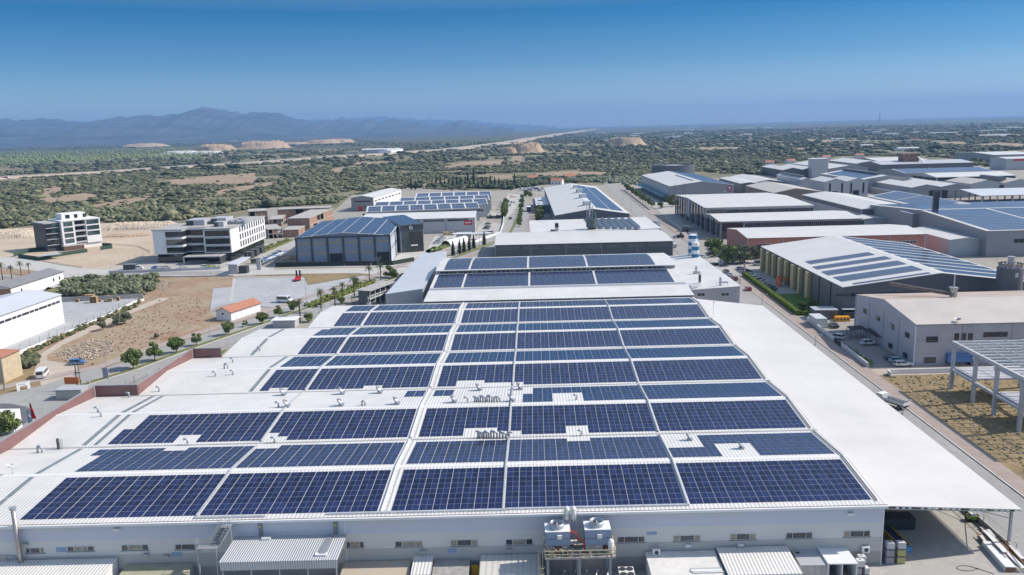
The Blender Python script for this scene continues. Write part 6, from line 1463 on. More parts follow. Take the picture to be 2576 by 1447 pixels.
# ================================================ trees and plants
def leaf_cloud(centres,n,s,m,seed,shell=.55):
    r_=np.random.RandomState(seed);V=[];F_=[]
    for(cx,cy,cz,rr,rz)in centres:
        d=r_.randn(n,3);d/=np.linalg.norm(d,axis=1)[:,None];q=shell+(1-shell)*r_.rand(n,1)**.6
        p=np.array([cx,cy,cz])+d*q*np.array([rr,rr,rz])
        a=r_.randn(n,3);a/=np.linalg.norm(a,axis=1)[:,None];a=a*.6+d*.0;c=np.cross(a,r_.randn(n,3));c/=np.linalg.norm(c,axis=1)[:,None]+1e-6
        sz=s*(.6+.8*r_.rand(n,1));a=a/np.linalg.norm(a,axis=1)[:,None]*sz;c=c*sz*.6
        V.append(np.stack([p-a,p-c,p+a,p+c],1).reshape(-1,3))
    V=np.vstack(V);k=len(V)//4
    b=MB();b.mi(m);b.v=[tuple(x)for x in V];b.f=[(4*i,4*i+1,4*i+2,4*i+3)for i in range(k)];b.m=[0]*k
    return b
def tree_proto(name,H,cr,trunk,m,seed,lumps=12,n=130,s=.24,cat='tree',squash=.8,lean=0,core=True):
    r_=random.Random(seed);o=thing(name,(0,0,0),'',cat);ch=H-trunk;cz=trunk+ch*.5
    b=MB();tr=max(.08,H*.025);b.tube([(0,0,0),(lean*.3,.05,trunk*.5),(lean*.6,0,trunk),(lean,.05,cz)],[tr*1.3,tr,tr*.8,tr*.4],BARK,7)
    cs=[]
    for k in range(lumps):
        an=k*2.4+r_.uniform(-.4,.4);f=r_.uniform(.25,.78);zz=cz+ch*.5*r_.uniform(-.62,.72);rr=cr*f*(1-.35*abs(zz-cz)/(ch*.5))
        x,y=lean+rr*math.cos(an),rr*math.sin(an);rad=cr*r_.uniform(.30,.46);cs.append((x,y,zz,rad,rad*squash))
        if k%2==0:b.tube([(lean*.6,0,trunk*.9+ch*.1*(k%3)),(x*.6,y*.6,(zz+trunk)/2),(x,y,zz)],[tr*.5,tr*.3,tr*.12],BARK,5)
    b.build('trunk',o);lb=leaf_cloud(cs,n,s,m,seed)
    if core:
        for(x,y,z,a,c)in cs:
            v=ICO0[0]*(1+np.random.RandomState(seed).uniform(-.2,.2,(len(ICO0[0]),1)))*np.array([a*.62,a*.62,c*.62])+np.array([x,y,z]);lb.add([tuple(q)for q in v],[tuple(int(i)for i in f)for f in ICO0[1]],m)
    lb.build('crown',o);settle(o);return o
def palm_proto(H,seed,fr=26,L=2.3):
    r_=random.Random(seed);o=thing('palm_tree',(0,0,0),'','palm');b=MB();b.tube([(0,0,0),(.08,0,H*.3),(.1,.05,H*.7),(0,0,H)],[.34,.24,.21,.24],BARK,9);b.lathe(0,0,[(.24,H-1.7),(.42,H-1.4),(.48,H-.5),(.2,H)],mat('dead_frond',(.22,.15,.08),.9,var=.2,scale=4),9);b.build('trunk',o)
    b=MB()
    for k in range(fr):
        an=k*2.399+r_.uniform(-.2,.2);up=r_.uniform(-.35,1.2);l=L*r_.uniform(.8,1.1);d=Vector((math.cos(an),math.sin(an),0));sd_=Vector((-d.y,d.x,0));P_=[]
        for j in range(6):
            t_=j/5;P_.append(Vector((0,0,H))+d*l*t_*math.cos(up*.8)+Vector((0,0,1))*(l*(math.sin(up)*t_-(.55+.25*(1-up))*t_*t_)))
        for j in range(2,6):
            for q in range(-3,4):
                if j<5 and abs(q)<2:continue
                tip=P_[j]+sd_*q*.22*l*.42+d*.12*l*(3-abs(q))*.3+Vector((0,0,-.08*abs(q)*l*.5));w_=sd_*.05*l
                b.add([tuple(P_[j-1]-w_*.6),tuple(P_[j-1]+w_*.6),tuple(tip)],[(0,1,2)],PALM)
        for j in range(5):b.add([tuple(P_[j]-sd_*.05),tuple(P_[j]+sd_*.05),tuple(P_[j+1]+sd_*.03),tuple(P_[j+1]-sd_*.03)],[(0,1,2,3)],PALM)
    b.build('fronds',o);settle(o);return o
def cypress_proto(H,r,seed,m=LEAFD):
    r_=random.Random(seed);o=thing('cypress_tree',(0,0,0),'','cypress');MB().tube([(0,0,0),(0,0,H*.9)],[.2,.05],BARK,6).build('trunk',o);cs=[]
    for k in range(14):f=k/13;rr=r*(1-f**1.6)*.8+.15;an=k*2.3;cs.append((rr*.35*math.cos(an),rr*.35*math.sin(an),H*(.08+.88*f),rr,H*.075))
    lb=leaf_cloud(cs,46,.3,m,seed,.6)
    v=[(rr_*math.cos(a),rr_*math.sin(a),z)for z,rr_ in((.4,r*.5),(H*.3,r*.7),(H*.7,r*.45),(H*.98,.05))for a in np.linspace(0,5.24,6)];lb.add(v,[(i*6+q,i*6+(q+1)%6,i*6+6+(q+1)%6,i*6+6+q)for i in range(3)for q in range(6)],m)
    lb.build('crown',o);settle(o);return o
used=set()
def place(proto,p,label,group=None,s=1.,cat=None):
    if proto.name not in used:used.add(proto.name);o=proto;o.location=p;o.scale=(s,)*3;o.rotation_euler=(0,0,rnd.uniform(0,6));o['label']=label
    else:o=dup(proto,p,rnd.uniform(0,6),label,None,s)
    if group:o['group']=group
    if cat:o['category']=cat
    return o
def PL(c,x,y,z=0):return tuple(G(c,x,y,z))
ST=[tree_proto('street_tree',5.,2.5,.95,LEAF,3,17,170,.22),tree_proto('street_tree',5.,2.35,1.05,LEAF,8,12,170,.2)]
for k,(c,x,y,h,s_)in enumerate((('M0',1340,1325,1.06,'nearest'),('M0',1558,1245,1.02,'second'),('M0',1778,1163,.9,'third'),('M0',1975,1090,.74,'fourth'),('M0',2300,982,.82,'fifth'),('M0',2465,900,.42,'tiny sixth'),('M1',68,872,.76,'seventh'),('M1',232,808,.80,'olive-brown eighth'),('M1',378,752,.8,'ninth'))):
    place(ST[k%2],PL(c,x,y),'round-crowned street tree on the boulevard median, %s from the left'%s_,'median street trees',h*1.12)
PA=[palm_proto(7.,1),palm_proto(8.2,5)]
for k,(c,x,y,s,lab)in enumerate((('M1',445,862,1.12,'nearest tall palm, beside the boulevard and white gate rails'),('M1',658,750,.98,'palm beside the hedge, second along the boulevard'),('M1',795,690,1.0,'palm in the clump left of the porch huts'),('M1',878,640,.85,'bushy palm right behind the clump palm'),('M1',992,612,1.15,'tallest palm in front of the two-storey porch building'),('M1',1143,475,.95,'palm above the porch building roof, left one'),('M1',1255,430,.98,'palm by the double street lamp, right of the porch roof'),
        ('M0',28,425,.92,'date palm by the pale road, first of four from the left edge'),('M0',120,418,.86,'date palm by the pale road, second of four'),('M0',215,398,.86,'date palm by the pale road, third of four'),('M0',295,370,.74,'date palm by the pale road, smallest and last of four'))):
    place(PA[k%2],PL(c,x,y),lab,'palms',s)
BU=[tree_proto('bushy_tree',4.5,2.5,.5,LEAFY,21,12,150,.22),tree_proto('bushy_tree',5.,3.,.5,LEAF,22,14,150,.25)]
OL=[tree_proto('olive_tree',4.2,2.5,.5,OLIVE,31,14,150,.2),tree_proto('olive_tree',4.,2.2,.4,OLIVE,34,12,150,.2)]
for k,(p,c,x,y,s,lab)in enumerate(((BU[0],'M1',1340,400,1.15,'yellow-green bushy tree right of the lamp-side palm'),(BU[1],'M1',1390,410,.8,'dark green bush at the corner of the silver roof'),(BU[0],'M1',1015,490,.75,'pale yellow-green tree beside the tallest palm'),(BU[1],'M1',530,850,.62,'small round tree by the white gate rails'),(BU[1],'M1',860,670,.55,'green shrub at the porch hut'),
        (OL[0],'M0',1255,870,1.05,'tallest of three olive trees on the stony lot'),(OL[1],'M0',1175,895,.95,'middle of three olive trees on the stony lot'),(OL[1],'M0',1035,935,.82,'nearest of three olive trees on the stony lot'),(OL[0],'M0',1575,1015,.45,'lone small olive sapling on the stony lot'),
        (BU[1],'Zm',740,455,1.75,'big tree with spiky crown behind the silos'),(BU[1],'Zm',940,560,1.7,'broad bushy tree left of the white minibus'),(OL[0],'Zm',1080,560,2.,'grey-green tree left of the yellow columns'),(OL[1],'Zm',1360,545,2.,'grey-green tree beside the first yellow column'),(OL[0],'Zm',1190,560,1.9,'grey-green tree in the middle of the group by the minibus'),
        (BU[0],'Zm',2010,1250,.72,'small round garden tree at the lawn edge, left one'),(BU[0],'Zm',2165,1245,.75,'small round garden tree on the shaded lawn'),(BU[1],'Zm',1900,915,.7,'dark round shrub at the foot of the yellow columns'),(OL[1],'Zm',1630,975,.5,'young tree beside the dark parked cars'),
        (BU[0],'Zl',870,205,1.3,'bright yellow-green tree at the boulevard end'),(BU[1],'Zl',935,205,1.,'dark round tree beside the bright yellow-green one'),(BU[0],'Zj',2080,800,2.0,'cone-shaped light green tree by the tall grey hall'),(BU[0],'Zj',1885,830,1.15,'round light green tree left of the cone-shaped one'))):
    place(p,PL(c,x,y),lab,None,s)
for k,(x,y)in enumerate(((1290,495),(1330,520),(1375,550),(1420,580),(1465,612),(1510,645),(1560,680),(1610,715),(1660,750),(1715,790))):
    place(ST[k%2],PL('Zj',x+15,y+22),'dark round tree in the planted row beside the street, %s from the far end'%ordn[k],'planted row beside the street',1.25)
for k in range(12):
    place(ST[k%2],PL('Zl',805-k*4.5,250+k*42),'median tree on the northern boulevard, number %s from its far end'%(ordn+['eleventh','twelfth'])[k],'northern median trees',.95 if k<5 else .8)
for k in range(9):
    place(BU[k%2],PL('Zl',520-k*3,330+k*28),'green tree crowded along the left pavement of the northern boulevard, %s from the far end'%ordn[k],'left pavement trees',1.15)
for k in range(6):place(BU[(k+1)%2],PL('Zl',1110-(k%2)*30,395+k*45),'dense green tree beside the canopy annex, %s from the far end'%ordn[k],'annex side trees',1.3)
CY=[cypress_proto(8.,1.3,41),cypress_proto(12,1.5,43)]
for k,(x,y)in enumerate(((1740,1140),(1845,1110),(1915,1085),(2000,1060),(2072,1030),(2240,970))):place(CY[0],PL('Zk',x,y),'young upright tree on the curved verge, %s from the left'%ordn[k],'verge trees by the bend',.95)
for k in range(24):
    x=1560+k*42;yy_=880 if k>1 else 905
    if 1<k<5:continue
    place(CY[1],PL('T1',x,(905 if k<2 else 890+(k-18)*.8)+rnd.uniform(-8,8)),'slim dark cypress in the tree belt behind the solar terraces, %s'%('one of the left pair' if k<2 else 'in the long row'),'cypresses behind the terraces',rnd.uniform(.75,1.2))
for x,y,s in((2130,835,1.2),(2187,830,1.4)):place(CY[1],PL('T1',x,y),'tall lone cypress in the dry field behind the terraces','lone cypresses in the dry field',s)
place(CY[1],PL('T2',27,885),'tall dark cypress at the left of the red-tiled house',None,1.35)
for x in(430,445,460):place(CY[1],PL('T3',x,492),'slim cypress beside the dark grove on the right-hand plain','cypresses on the right-hand plain',1.3)

def belt(name,poly,n,smin,smax,m,label,tm,seed):
    r_=np.random.RandomState(seed);xs=[p.x for p in poly];ys=[p.y for p in poly];pts=[]
    while len(pts)<n:
        x=r_.uniform(min(xs),max(xs),400);y=r_.uniform(min(ys),max(ys),400);k=inpoly(x,y,poly);pts+=list(zip(x[k],y[k]))
    P_=np.array(pts[:n]);return scatter_mesh(name,P_,r_.uniform(smin,smax,n),tm,m,seed,kind='stuff',label=label,category='plants')
belt('tree_belt',pl(('T1',1540,885),('T1',2572,900),('T2',360,845),('T2',340,790),('T1',2572,840),('T1',1900,860),('T1',1560,870)),420,2.4,4.2,leafmat('belt_leaves',(.035,.055,.03),(.08,.10,.055),(.12,.14,.08),.4,.03),'belt of olive and pine trees behind the solar terraces',T_near,51)
belt('tree_belt',pl(('T2',700,830),('T2',1330,860),('T2',1340,790),('T2',700,790)),160,2.,3.6,OLIVE,'grey-green olive grove behind the street end',T_near,52)
belt('olive_grove',pl(('M0',660,470),('M0',860,420),('M0',1600,410),('M0',1520,540),('M0',1440,590),('M0',620,600)),420,.7,1.9,leafmat('thicket_leaves',(.06,.075,.035),(.13,.15,.08),(.21,.22,.15),.7,.12),'dense grey-green olive and maquis thicket behind the pallets',[blob_template(rs,26,.8,1.3,0,.35)for _ in range(6)],53)
belt('weeds',pl(('M0',1440,620),('M0',1380,700),('M0',900,900),('M0',300,1180),('M0',50,1330),('M0',0,1280),('M0',400,1100),('M0',900,870),('M0',1340,680)),170,.5,1.3,leafmat('weed_leaves',(.06,.075,.03),(.14,.14,.06),(.25,.20,.10),.6,.2),'weeds and low bushes along the outside of the white perimeter wall',T_near,54)
belt('weeds',pl(('M0',60,1290),('M0',380,1180),('M0',400,1250),('M0',300,1320),('M0',80,1330)),40,1.,2.2,leafmat('weed_leaves2',(.05,.065,.03),(.10,.11,.055),None,.5,.2),'dark bushes behind the white van on the left',T_near,55)
belt('weeds',pl(('M1',480,690),('M1',700,600),('M1',930,510),('M1',1090,455),('M1',1190,440),('M1',1180,480),('M1',860,600),('M1',560,712)),330,.5,1.1,LEAFY,'yellow-green planted hedge strip beside the concrete lot',T_near,56)
belt('weeds',[Vector((88,203,0)),Vector((130,204,0)),Vector((130,100,0)),Vector((88,100,0))],2600,.1,.38,leafmat('straw_weeds',(.24,.19,.10),(.44,.34,.19),(.30,.26,.13),.8,.15),'straw-coloured weeds in the dry field under the concrete frame',T_near,57)
belt('weeds',[Vector((106,150,0)),Vector((125,160,0)),Vector((125,100,0)),Vector((93,118,0)),Vector((95,140,0))],40,.9,2.,LEAF,'green bushes in the dry field near the right edge',T_near,58)
belt('weeds',[Vector((88.3,210,0)),Vector((89.3,212,0)),Vector((89.6,234,0)),Vector((88.4,234,0))],46,.3,.8,LEAF,'shrubs inside the near white parking wall',T_near,59)
belt('weeds',pl(('M0',1620,560),('M0',2000,600),('M0',2100,800),('M0',1900,950),('M0',1250,1200),('M0',900,1300),('M0',700,1180),('M0',1300,850)),420,.12,.4,leafmat('dry_weeds',(.20,.14,.08),(.32,.23,.14),(.16,.15,.08),.8,.2),'low dry tufts over the stony lot',T_mid,60)
belt('rubble',pl(('M0',560,1170),('M0',700,1100),('M0',950,1020),('M0',1150,1060),('M0',1100,1180),('M0',800,1260),('M0',600,1230)),900,.15,.55,mat('rubble_stone',(.42,.35,.28),.9,var=.25,scale=.7,island=.3),'pile of broken stones on the stony lot',T_far,61)
belt('rubble',pl(('M0',1520,480),('M0',1620,430),('M0',1800,450),('M0',1650,540),('M0',1530,520)),260,.15,.5,MATS['rubble_stone'],'scattered rubble at the edge of the olive thicket',T_far,62)
belt('rubble',[Vector((88.2,203,0)),Vector((104,202,0)),Vector((104,150,0)),Vector((88,150,0))],300,.1,.4,MATS['rubble_stone'],'stones and rubble scattered in the dry field',T_far,63)
belt('scrub',pl(('T3',2080,575),('T3',2200,560),('T3',2572,600),('T3',2400,660),('T3',2150,680),('T3',2000,640)),160,3,5,SCRUB,'trees between the rust-stained hall and the far right warehouses',T_near,64)
belt('flower_bed_shrubs',pl(('M1',20,175),('M1',340,30),('M1',300,20),('M1',0,130)),150,.4,.9,LEAFY,'yellow-green shrubs in the bed right of the office',T_near,65)
belt('flower_bed_shrubs',pl(('Zk',1380,1090),('Zk',1560,1040),('Zk',1690,1000),('Zk',1660,950),('Zk',1400,1050)),60,.5,1.3,LEAF,'dark garden shrubs before the arched white tunnel',T_near,66)
belt('flower_bed_shrubs',pl(('M0',2030,300),('M0',2205,300),('M0',2205,318),('M0',2030,320)),40,.5,1.2,LEAF,'shrubs at the right end of the office parking lot',T_near,67)
# ================================================ vehicles
CARP={}
def car(kind,colname,col):
    key=(kind,colname)
    if key in CARP:return CARP[key]
    pm=mat('car_paint_'+colname,col,.28,.0,coat=.5,spec=.6);gl=mat('car_glass',(.02,.025,.03),.05,spec=.9);lt=mat('head_lamp',(.7,.7,.7),.2);tl=mat('tail_lamp',(.35,.01,.01),.3);rim=mat('wheel_rim',(.45,.46,.48),.35,.6)
    spec={'suv':(4.4,1.82,1.68,[(-2.2,.42),(-2.2,1.0),(-2.1,1.05),(1.1,1.02),(2.0,.92),(2.2,.72),(2.2,.38)],(-2.08,-1.75,.45,1.15)),
            'sedan':(4.5,1.78,1.45,[(-2.25,.38),(-2.25,.92),(-2.1,.98),(-1.4,1.0),(1.0,.95),(2.05,.82),(2.25,.62),(2.25,.32)],(-1.75,-.95,.3,1.1)),
            'hatch':(4.0,1.72,1.48,[(-2.,.38),(-2.,.92),(-1.95,.98),(1.0,.95),(1.85,.82),(2.,.62),(2.,.32)],(-1.92,-1.5,.35,1.1)),
            'wagon':(4.45,1.66,1.42,[(-2.2,.4),(-2.2,.88),(-2.1,.93),(.9,.9),(2.1,.8),(2.22,.6),(2.22,.38)],(-2.15,-1.95,.1,.85))}
    if kind in spec:
        L_,W_,H_,pr,(g0,r0,r1,g1)=spec[kind];o=thing('parked_car',(0,0,0),'','car');b=MB();hw=W_/2
        n=len(pr);v=[(x,-hw,z)for x,z in pr]+[(x,hw,z)for x,z in pr]
        b.add(v,[tuple(range(n)),tuple(range(2*n-1,n-1,-1))]+[(i,n+i,n+(i+1)%n,(i+1)%n)for i in range(n)],pm)
        zb=.98;b.add([(r0,-hw+.16,H_),(r1,-hw+.16,H_),(r1,hw-.16,H_),(r0,hw-.16,H_),(r0,-hw+.14,H_-.06),(r1,-hw+.14,H_-.06),(r1,hw-.14,H_-.06),(r0,hw-.14,H_-.06)],[(0,1,2,3),(4,5,1,0),(5,6,2,1),(6,7,3,2),(7,4,0,3)],pm)
        for x0,x1 in((g0,r0),(g1,r1),((g0+g1)/2,(r0+r1)/2)):
            for s in(-1,1):b.bar((x0,s*(hw-.03),zb-.03),(x1,s*(hw-.15),H_-.03),.08,pm)
        b.build('body',o);b=MB();b.add([(g0,-hw+.04,zb-.05),(g1,-hw+.04,zb-.05),(g1,hw-.04,zb-.05),(g0,hw-.04,zb-.05),(r0,-hw+.17,H_-.05),(r1,-hw+.17,H_-.05),(r1,hw-.17,H_-.05),(r0,hw-.17,H_-.05)],[(0,1,5,4),(1,2,6,5),(2,3,7,6),(3,0,4,7)],gl);b.build('windows',o)
        wx,wr=L_*.31,.34
    elif kind in('van','minibus'):
        L_,W_,H_=(5.9,2.0,2.5)if kind=='minibus' else(5.2,1.95,2.2);hw=W_/2;o=thing('minibus' if kind=='minibus' else 'parked_van',(0,0,0),'',kind);h=L_/2
        pr=[(-h,.4),(-h,H_-.15),(-h+.15,H_),(h-1.7,H_),(h-1.35,H_-.12),(h-.75,1.35),(h-.15,1.1),(h,.8),(h,.4)];n=len(pr);b=MB();v=[(x,-hw,z)for x,z in pr]+[(x,hw,z)for x,z in pr]
        b.add(v,[tuple(range(n)),tuple(range(2*n-1,n-1,-1))]+[(i,n+i,n+(i+1)%n,(i+1)%n)for i in range(n)],pm);b.build('body',o)
        b=MB()
        for s in(-1,1):y=s*(hw+.012);b.add([(-h+.35,y,1.25),(h-1.15,y,1.25),(h-1.5,y,H_-.35),(-h+.35,y,H_-.35)],[(0,1,2,3)],gl);b.add([(h-1.08,y,1.25),(h-.85,y,1.25),(h-1.3,y,H_-.4),(h-1.4,y,H_-.4)],[(0,1,2,3)],gl)
        b.add([(h-1.30,-hw+.12,H_-.2),(h-.78,-hw+.12,1.42),(h-.78,hw-.12,1.42),(h-1.30,hw-.12,H_-.2)],[(0,1,2,3)],gl);b.add([(-h-.012,-hw+.2,1.25),(-h-.012,hw-.2,1.25),(-h-.012,hw-.2,H_-.4),(-h-.012,-hw+.2,H_-.4)],[(0,1,2,3)],gl);b.build('windows',o)
        wx,wr=L_*.31,.36
    elif kind in('truck','boxtruck','tipper'):
        L_,W_=7.4,2.2;hw=W_/2;h=L_/2;o=thing('parked_truck',(0,0,0),'','truck');b=MB();b.add([(h-1.7,-hw,.6),(h,-hw,.6),(h,-hw,1.5),(h-.35,-hw,2.35),(h-1.7,-hw,2.35),(h-1.7,hw,.6),(h,hw,.6),(h,hw,1.5),(h-.35,hw,2.35),(h-1.7,hw,2.35)],[(0,1,2,3,4),(9,8,7,6,5),(1,6,7,2),(2,7,8,3),(3,8,9,4),(4,9,5,0)],pm if kind!='tipper' else WHITE);b.build('cab',o)
        b=MB();b.add([(h-.0,-hw+.12,1.55),(h-.0,hw-.12,1.55),(h-.33,hw-.12,2.28),(h-.33,-hw+.12,2.28)],[(0,1,2,3)],gl)
        for v_ in b.v[:]:pass
        b.v=[(x+.02,y,z)for x,y,z in b.v];b.build('windscreen',o);b=MB();b.box(-h,h-1.8,-.5,.5,.6,.9,BLACK).build('chassis',o);b=MB()
        if kind=='boxtruck':b.box(-h,h-1.85,-hw-.1,hw+.1,.95,3.1,pm)
        else:
            dk=mat('truck_bed',(.10,.09,.08),.8);b.box(-h,h-1.85,-hw,hw,.95,1.1,dk)
            for s in(-1,1):b.box(-h,h-1.85,s*hw-.04,s*hw+.04,1.1,1.75,pm)
            b.box(-h-.04,-h+.04,-hw,hw,1.1,1.75,pm).box(h-1.9,h-1.82,-hw,hw,1.1,2.2,pm)
        b.build('cargo_bed' if kind!='boxtruck' else 'cargo_box',o);wx,wr=L_*.33,.45
    for sx in(-1,1):
        for sy in(-1,1):
            b=MB();b.tube([(sx*wx,sy*(hw-.22),wr),(sx*wx,sy*(hw+.01),wr)],wr,BLACK,14);w_=b.build('wheel',o);MB().tube([(sx*wx,sy*(hw+.0),wr),(sx*wx,sy*(hw+.03),wr)],wr*.6,rim,10).build('rim',w_)
    for s in(-1,1):
        MB().box(L_/2-.02,L_/2+.02,s*(hw-.42)if s>0 else-hw+.1,s*(hw-.1)if s>0 else-hw+.42,.66,.82,lt).build('headlight',o);MB().box(-L_/2-.02,-L_/2+.02,(hw-.35)if s>0 else-hw+.08,(hw-.08)if s>0 else-hw+.35,.7,.9,tl).build('tail_light',o)
    settle(o);CARP[key]=o;return o
CC={'white':(.78,.78,.78),'silver':(.45,.47,.50),'grey':(.16,.17,.19),'black':(.025,.027,.03),'blue':(.04,.16,.42),'red':(.42,.015,.04),'darkred':(.16,.03,.04),'paleblue':(.35,.46,.52),'navy':(.02,.04,.10),'orange':(.6,.25,.03)}
def pc(kind,col,c,x,y,ang,label,group=None,s=1.0,z=.13):
    p=car(kind,col,CC[col]);q=G(c,x,y);loc=(q.x,q.y,z)
    if p.name not in used:used.add(p.name);o=p;o.location=loc;o.rotation_euler=(0,0,R(ang));o['label']=label
    else:o=dup(p,loc,R(ang),label)
    if group:o['group']=group
    o.scale=(s,)*3;return o
pc('suv','white','M3',690,1022,135,'white SUV parked nearest the gap in the white wall',s=1.02);pc('suv','white','M3',1005,1082,10,'white SUV standing alone before the dark lean-to carport')
pc('wagon','white','M3',1355,1297,3,'old white station wagon at the corner of the lilac hall',s=1.1);pc('suv','paleblue','M3',1300,1262,3,'pale blue SUV behind the old station wagon');pc('sedan','black','M3',1255,1232,5,'black car farthest in the row beside the lilac hall')
pc('sedan','black','M3',652,905,100,'black car beside the white container')
pc('hatch','red','Zm',1240,950,92,'bright red hatchback on the street beside the white annex');pc('suv','darkred','Zm',1040,805,95,'dark red van-like car parked behind the red hatchback');pc('sedan','silver','Zm',965,745,95,'silver car parked in line before the dark red one');pc('suv','grey','Zm',915,700,95,'grey off-road car at the end of the kerbside line')
for k,(x,y,cl,kd)in enumerate(((1130,650,'silver','sedan'),(1225,695,'grey','suv'),(1285,745,'white','sedan'),(1345,780,'white','hatch'),(1400,822,'navy','suv'),(1440,848,'white','sedan'),(1545,912,'grey','sedan'),(1565,950,'black','sedan'))):pc(kd,cl,'Zm',x,y,8,'%s car in the row behind the clipped hedge, %s from the back'%(cl,ordn[k]),'cars in the row behind the hedge')
pc('hatch','paleblue','Zm',1525,680,60,'pale blue hatchback at the foot of the first yellow columns');pc('sedan','silver','Zm',1605,742,60,'silver car beside the orange entrance frame')
pc('minibus','silver','Zm',1400,590,178,'silver-white minibus under trees left of the yellow columns',s=1.05);pc('van','white','Zm',835,570,85,'white pickup-style van among dark cars by the trees',s=.9);pc('sedan','navy','Zm',890,605,20,'navy car beside the white van near the trees');pc('sedan','black','Zm',765,595,20,'dark car left of the white van near the trees')
pc('hatch','white','Zm',625,482,20,'white hatchback near the foot of the silos');pc('sedan','grey','Zm',660,440,100,'grey car in the shade near the silos');pc('van','white','Zm',175,325,92,'white van on the street at the corner of the long dark hall',s=.9)
pc('boxtruck','silver','Zj',1790,1130,115,'box truck with pale cargo box parked at the street junction',s=1.1)
pc('tipper','white','L3',1245,815,119,'white dropside truck with empty dark bed, parked on the street',s=1.0);pc('boxtruck','blue','L3',1925,402,2,'bright blue box truck before the lilac hall',s=1.05)
pc('minibus','white','M0',430,1400,108,'white minibus on the dirt track at far left',s=1.0,z=.1);pc('suv','blue','M0',780,1278,12,'dark blue SUV on the dirt track entrance',z=.1)
pc('minibus','white','M1',290,655,-14,'white minibus with dark side windows on the concrete lot',s=1.05,z=.15)
for k,(x,y,cl,kd)in enumerate(((1568,318,'blue','sedan'),(1620,318,'white','hatch'),(1672,316,'silver','sedan'),(1838,310,'white','sedan'),(2060,308,'white','suv'))):pc(kd,cl,'M0',x,y,25,'%s car in the office parking lot, %s from the left'%(cl,ordn[k]),'office lot cars',z=.14)
pc('van','white','M0',1390,322,10,'white pickup-style van beside the small dark container',s=.9,z=.14)
for k in range(9):pc(('hatch','sedan')[k%2],('white','blue','white','silver','white','paleblue','grey','white','navy')[k],'M1',70+k*21,240-k*10,20,'car under the shade sails beside the blue hall, %s from the near end'%ordn[k],'cars under the shade sails',z=.14)
pc('minibus','black','M1',10,262,15,'black van at the near end of the shaded parking',z=.14)
for k in range(6):pc(('hatch','sedan')[k%2],'white' if k!=1 else 'silver','Zk',1465+k*20,955-k*18,8,'white car in the short row right of the glass tower, %s from the front'%ordn[k],'row right of the glass tower',z=.14)
for k,(x,y,cl)in enumerate(((2270,715,'black'),(2295,685,'grey'),(2300,640,'grey'))):pc('sedan',cl,'Zk',x,y,5,'dark car beside the ribbon-window hall, %s from the front'%ordn[k],z=.14)
for k,(x,y)in enumerate(((2150,810),(2235,805),(2340,790))):pc('van','white','Zk',x,y,20,'white van behind the flat gate canopy, %s from the left'%ordn[k],'vans behind the gate canopy',z=.14)
for k,(x,y,cl,kd)in enumerate(((605,360,'white','van'),(670,310,'white','sedan'),(605,585,'black','sedan'),(450,305,'white','sedan'),(622,305,'silver','sedan'))):pc(kd,cl,'Zl',x,y,80,'%s %s on the left lane of the northern boulevard, %s counted'%(cl,'van' if kd=='van' else 'car',ordn[k]),z=.14)
r3=random.Random(9)
for k in range(22):pc(('sedan','hatch','van')[k%3],('white','blue','white','silver','navy')[k%5],'Zl',770+k*20+r3.uniform(-5,5),105-(k%4)*12,r3.uniform(0,90),'tiny parked vehicle in the crowded yard behind the boulevard end','vehicles in the crowded far yard',z=.05)
q=G('Zl',915,460);t=thing('truck_trailer',q,'white-topped dark box trailer parked on the northern lane','trailer');b=MB();b.box(q.x-1.5,q.x+1.5,q.y,q.y+11,1.,3.8,DKF).box(q.x-1.55,q.x+1.55,q.y-.02,q.y+11.05,3.8,3.95,WHITE);b.build('box',t);b=MB()
for y in(2,3.2,9):b.tube([(q.x-1.4,q.y+y,.5),(q.x+1.4,q.y+y,.5)],.5,BLACK,12)
b.build('wheels',t)

q=G('M1',415,440);t=thing('ramp_trailer',q,'red low trailer with two upright black loading ramps on the concrete lot','trailer');a=R(8);b=MB(((q.x,q.y,0),Vector((math.cos(a),math.sin(a),0)),Vector((-math.sin(a),math.cos(a),0))))
b.box(-1.3,1.3,-1.5,4,.85,1.15,RED).box(-1.3,1.3,2.5,4.5,1.15,1.5,RED).box(-.7,.7,-2.4,-1.5,.75,1.05,RED);b.build('bed',t)
for s in(-1,1):bb=MB(b.fr);bb.box(s*.75-.4,s*.75+.4,4.2,4.4,1.1,4.2,DKF);bb.build('loading_ramp',t)
bb=MB(b.fr)
for s in(-1,1):
    for y in(0,1.1,2.2):bb.tube([(s*1.3,y,.42),(s*.95,y,.42)],.42,BLACK,12)
bb.build('wheels',t)

for c,x,y,cl,lab in(('T0',45,795,'red','long red lorry on the far highway at the left edge'),('T0',600,758,'orange','white and yellow tanker lorry on the far highway'),('T2',255,385,'white','white lorry on the distant stretch of highway')):
    q=G(c,x,y);t=thing('lorry',q,lab,'lorry');b=MB();b.box(q.x-8,q.x+5,q.y-1.3,q.y+1.3,1,4.2,mat('car_paint_'+cl,CC[cl]));b.build('trailer',t);MB().box(q.x+5.5,q.x+8,q.y-1.3,q.y+1.3,.5,3.8,WHITE).build('cab',t)
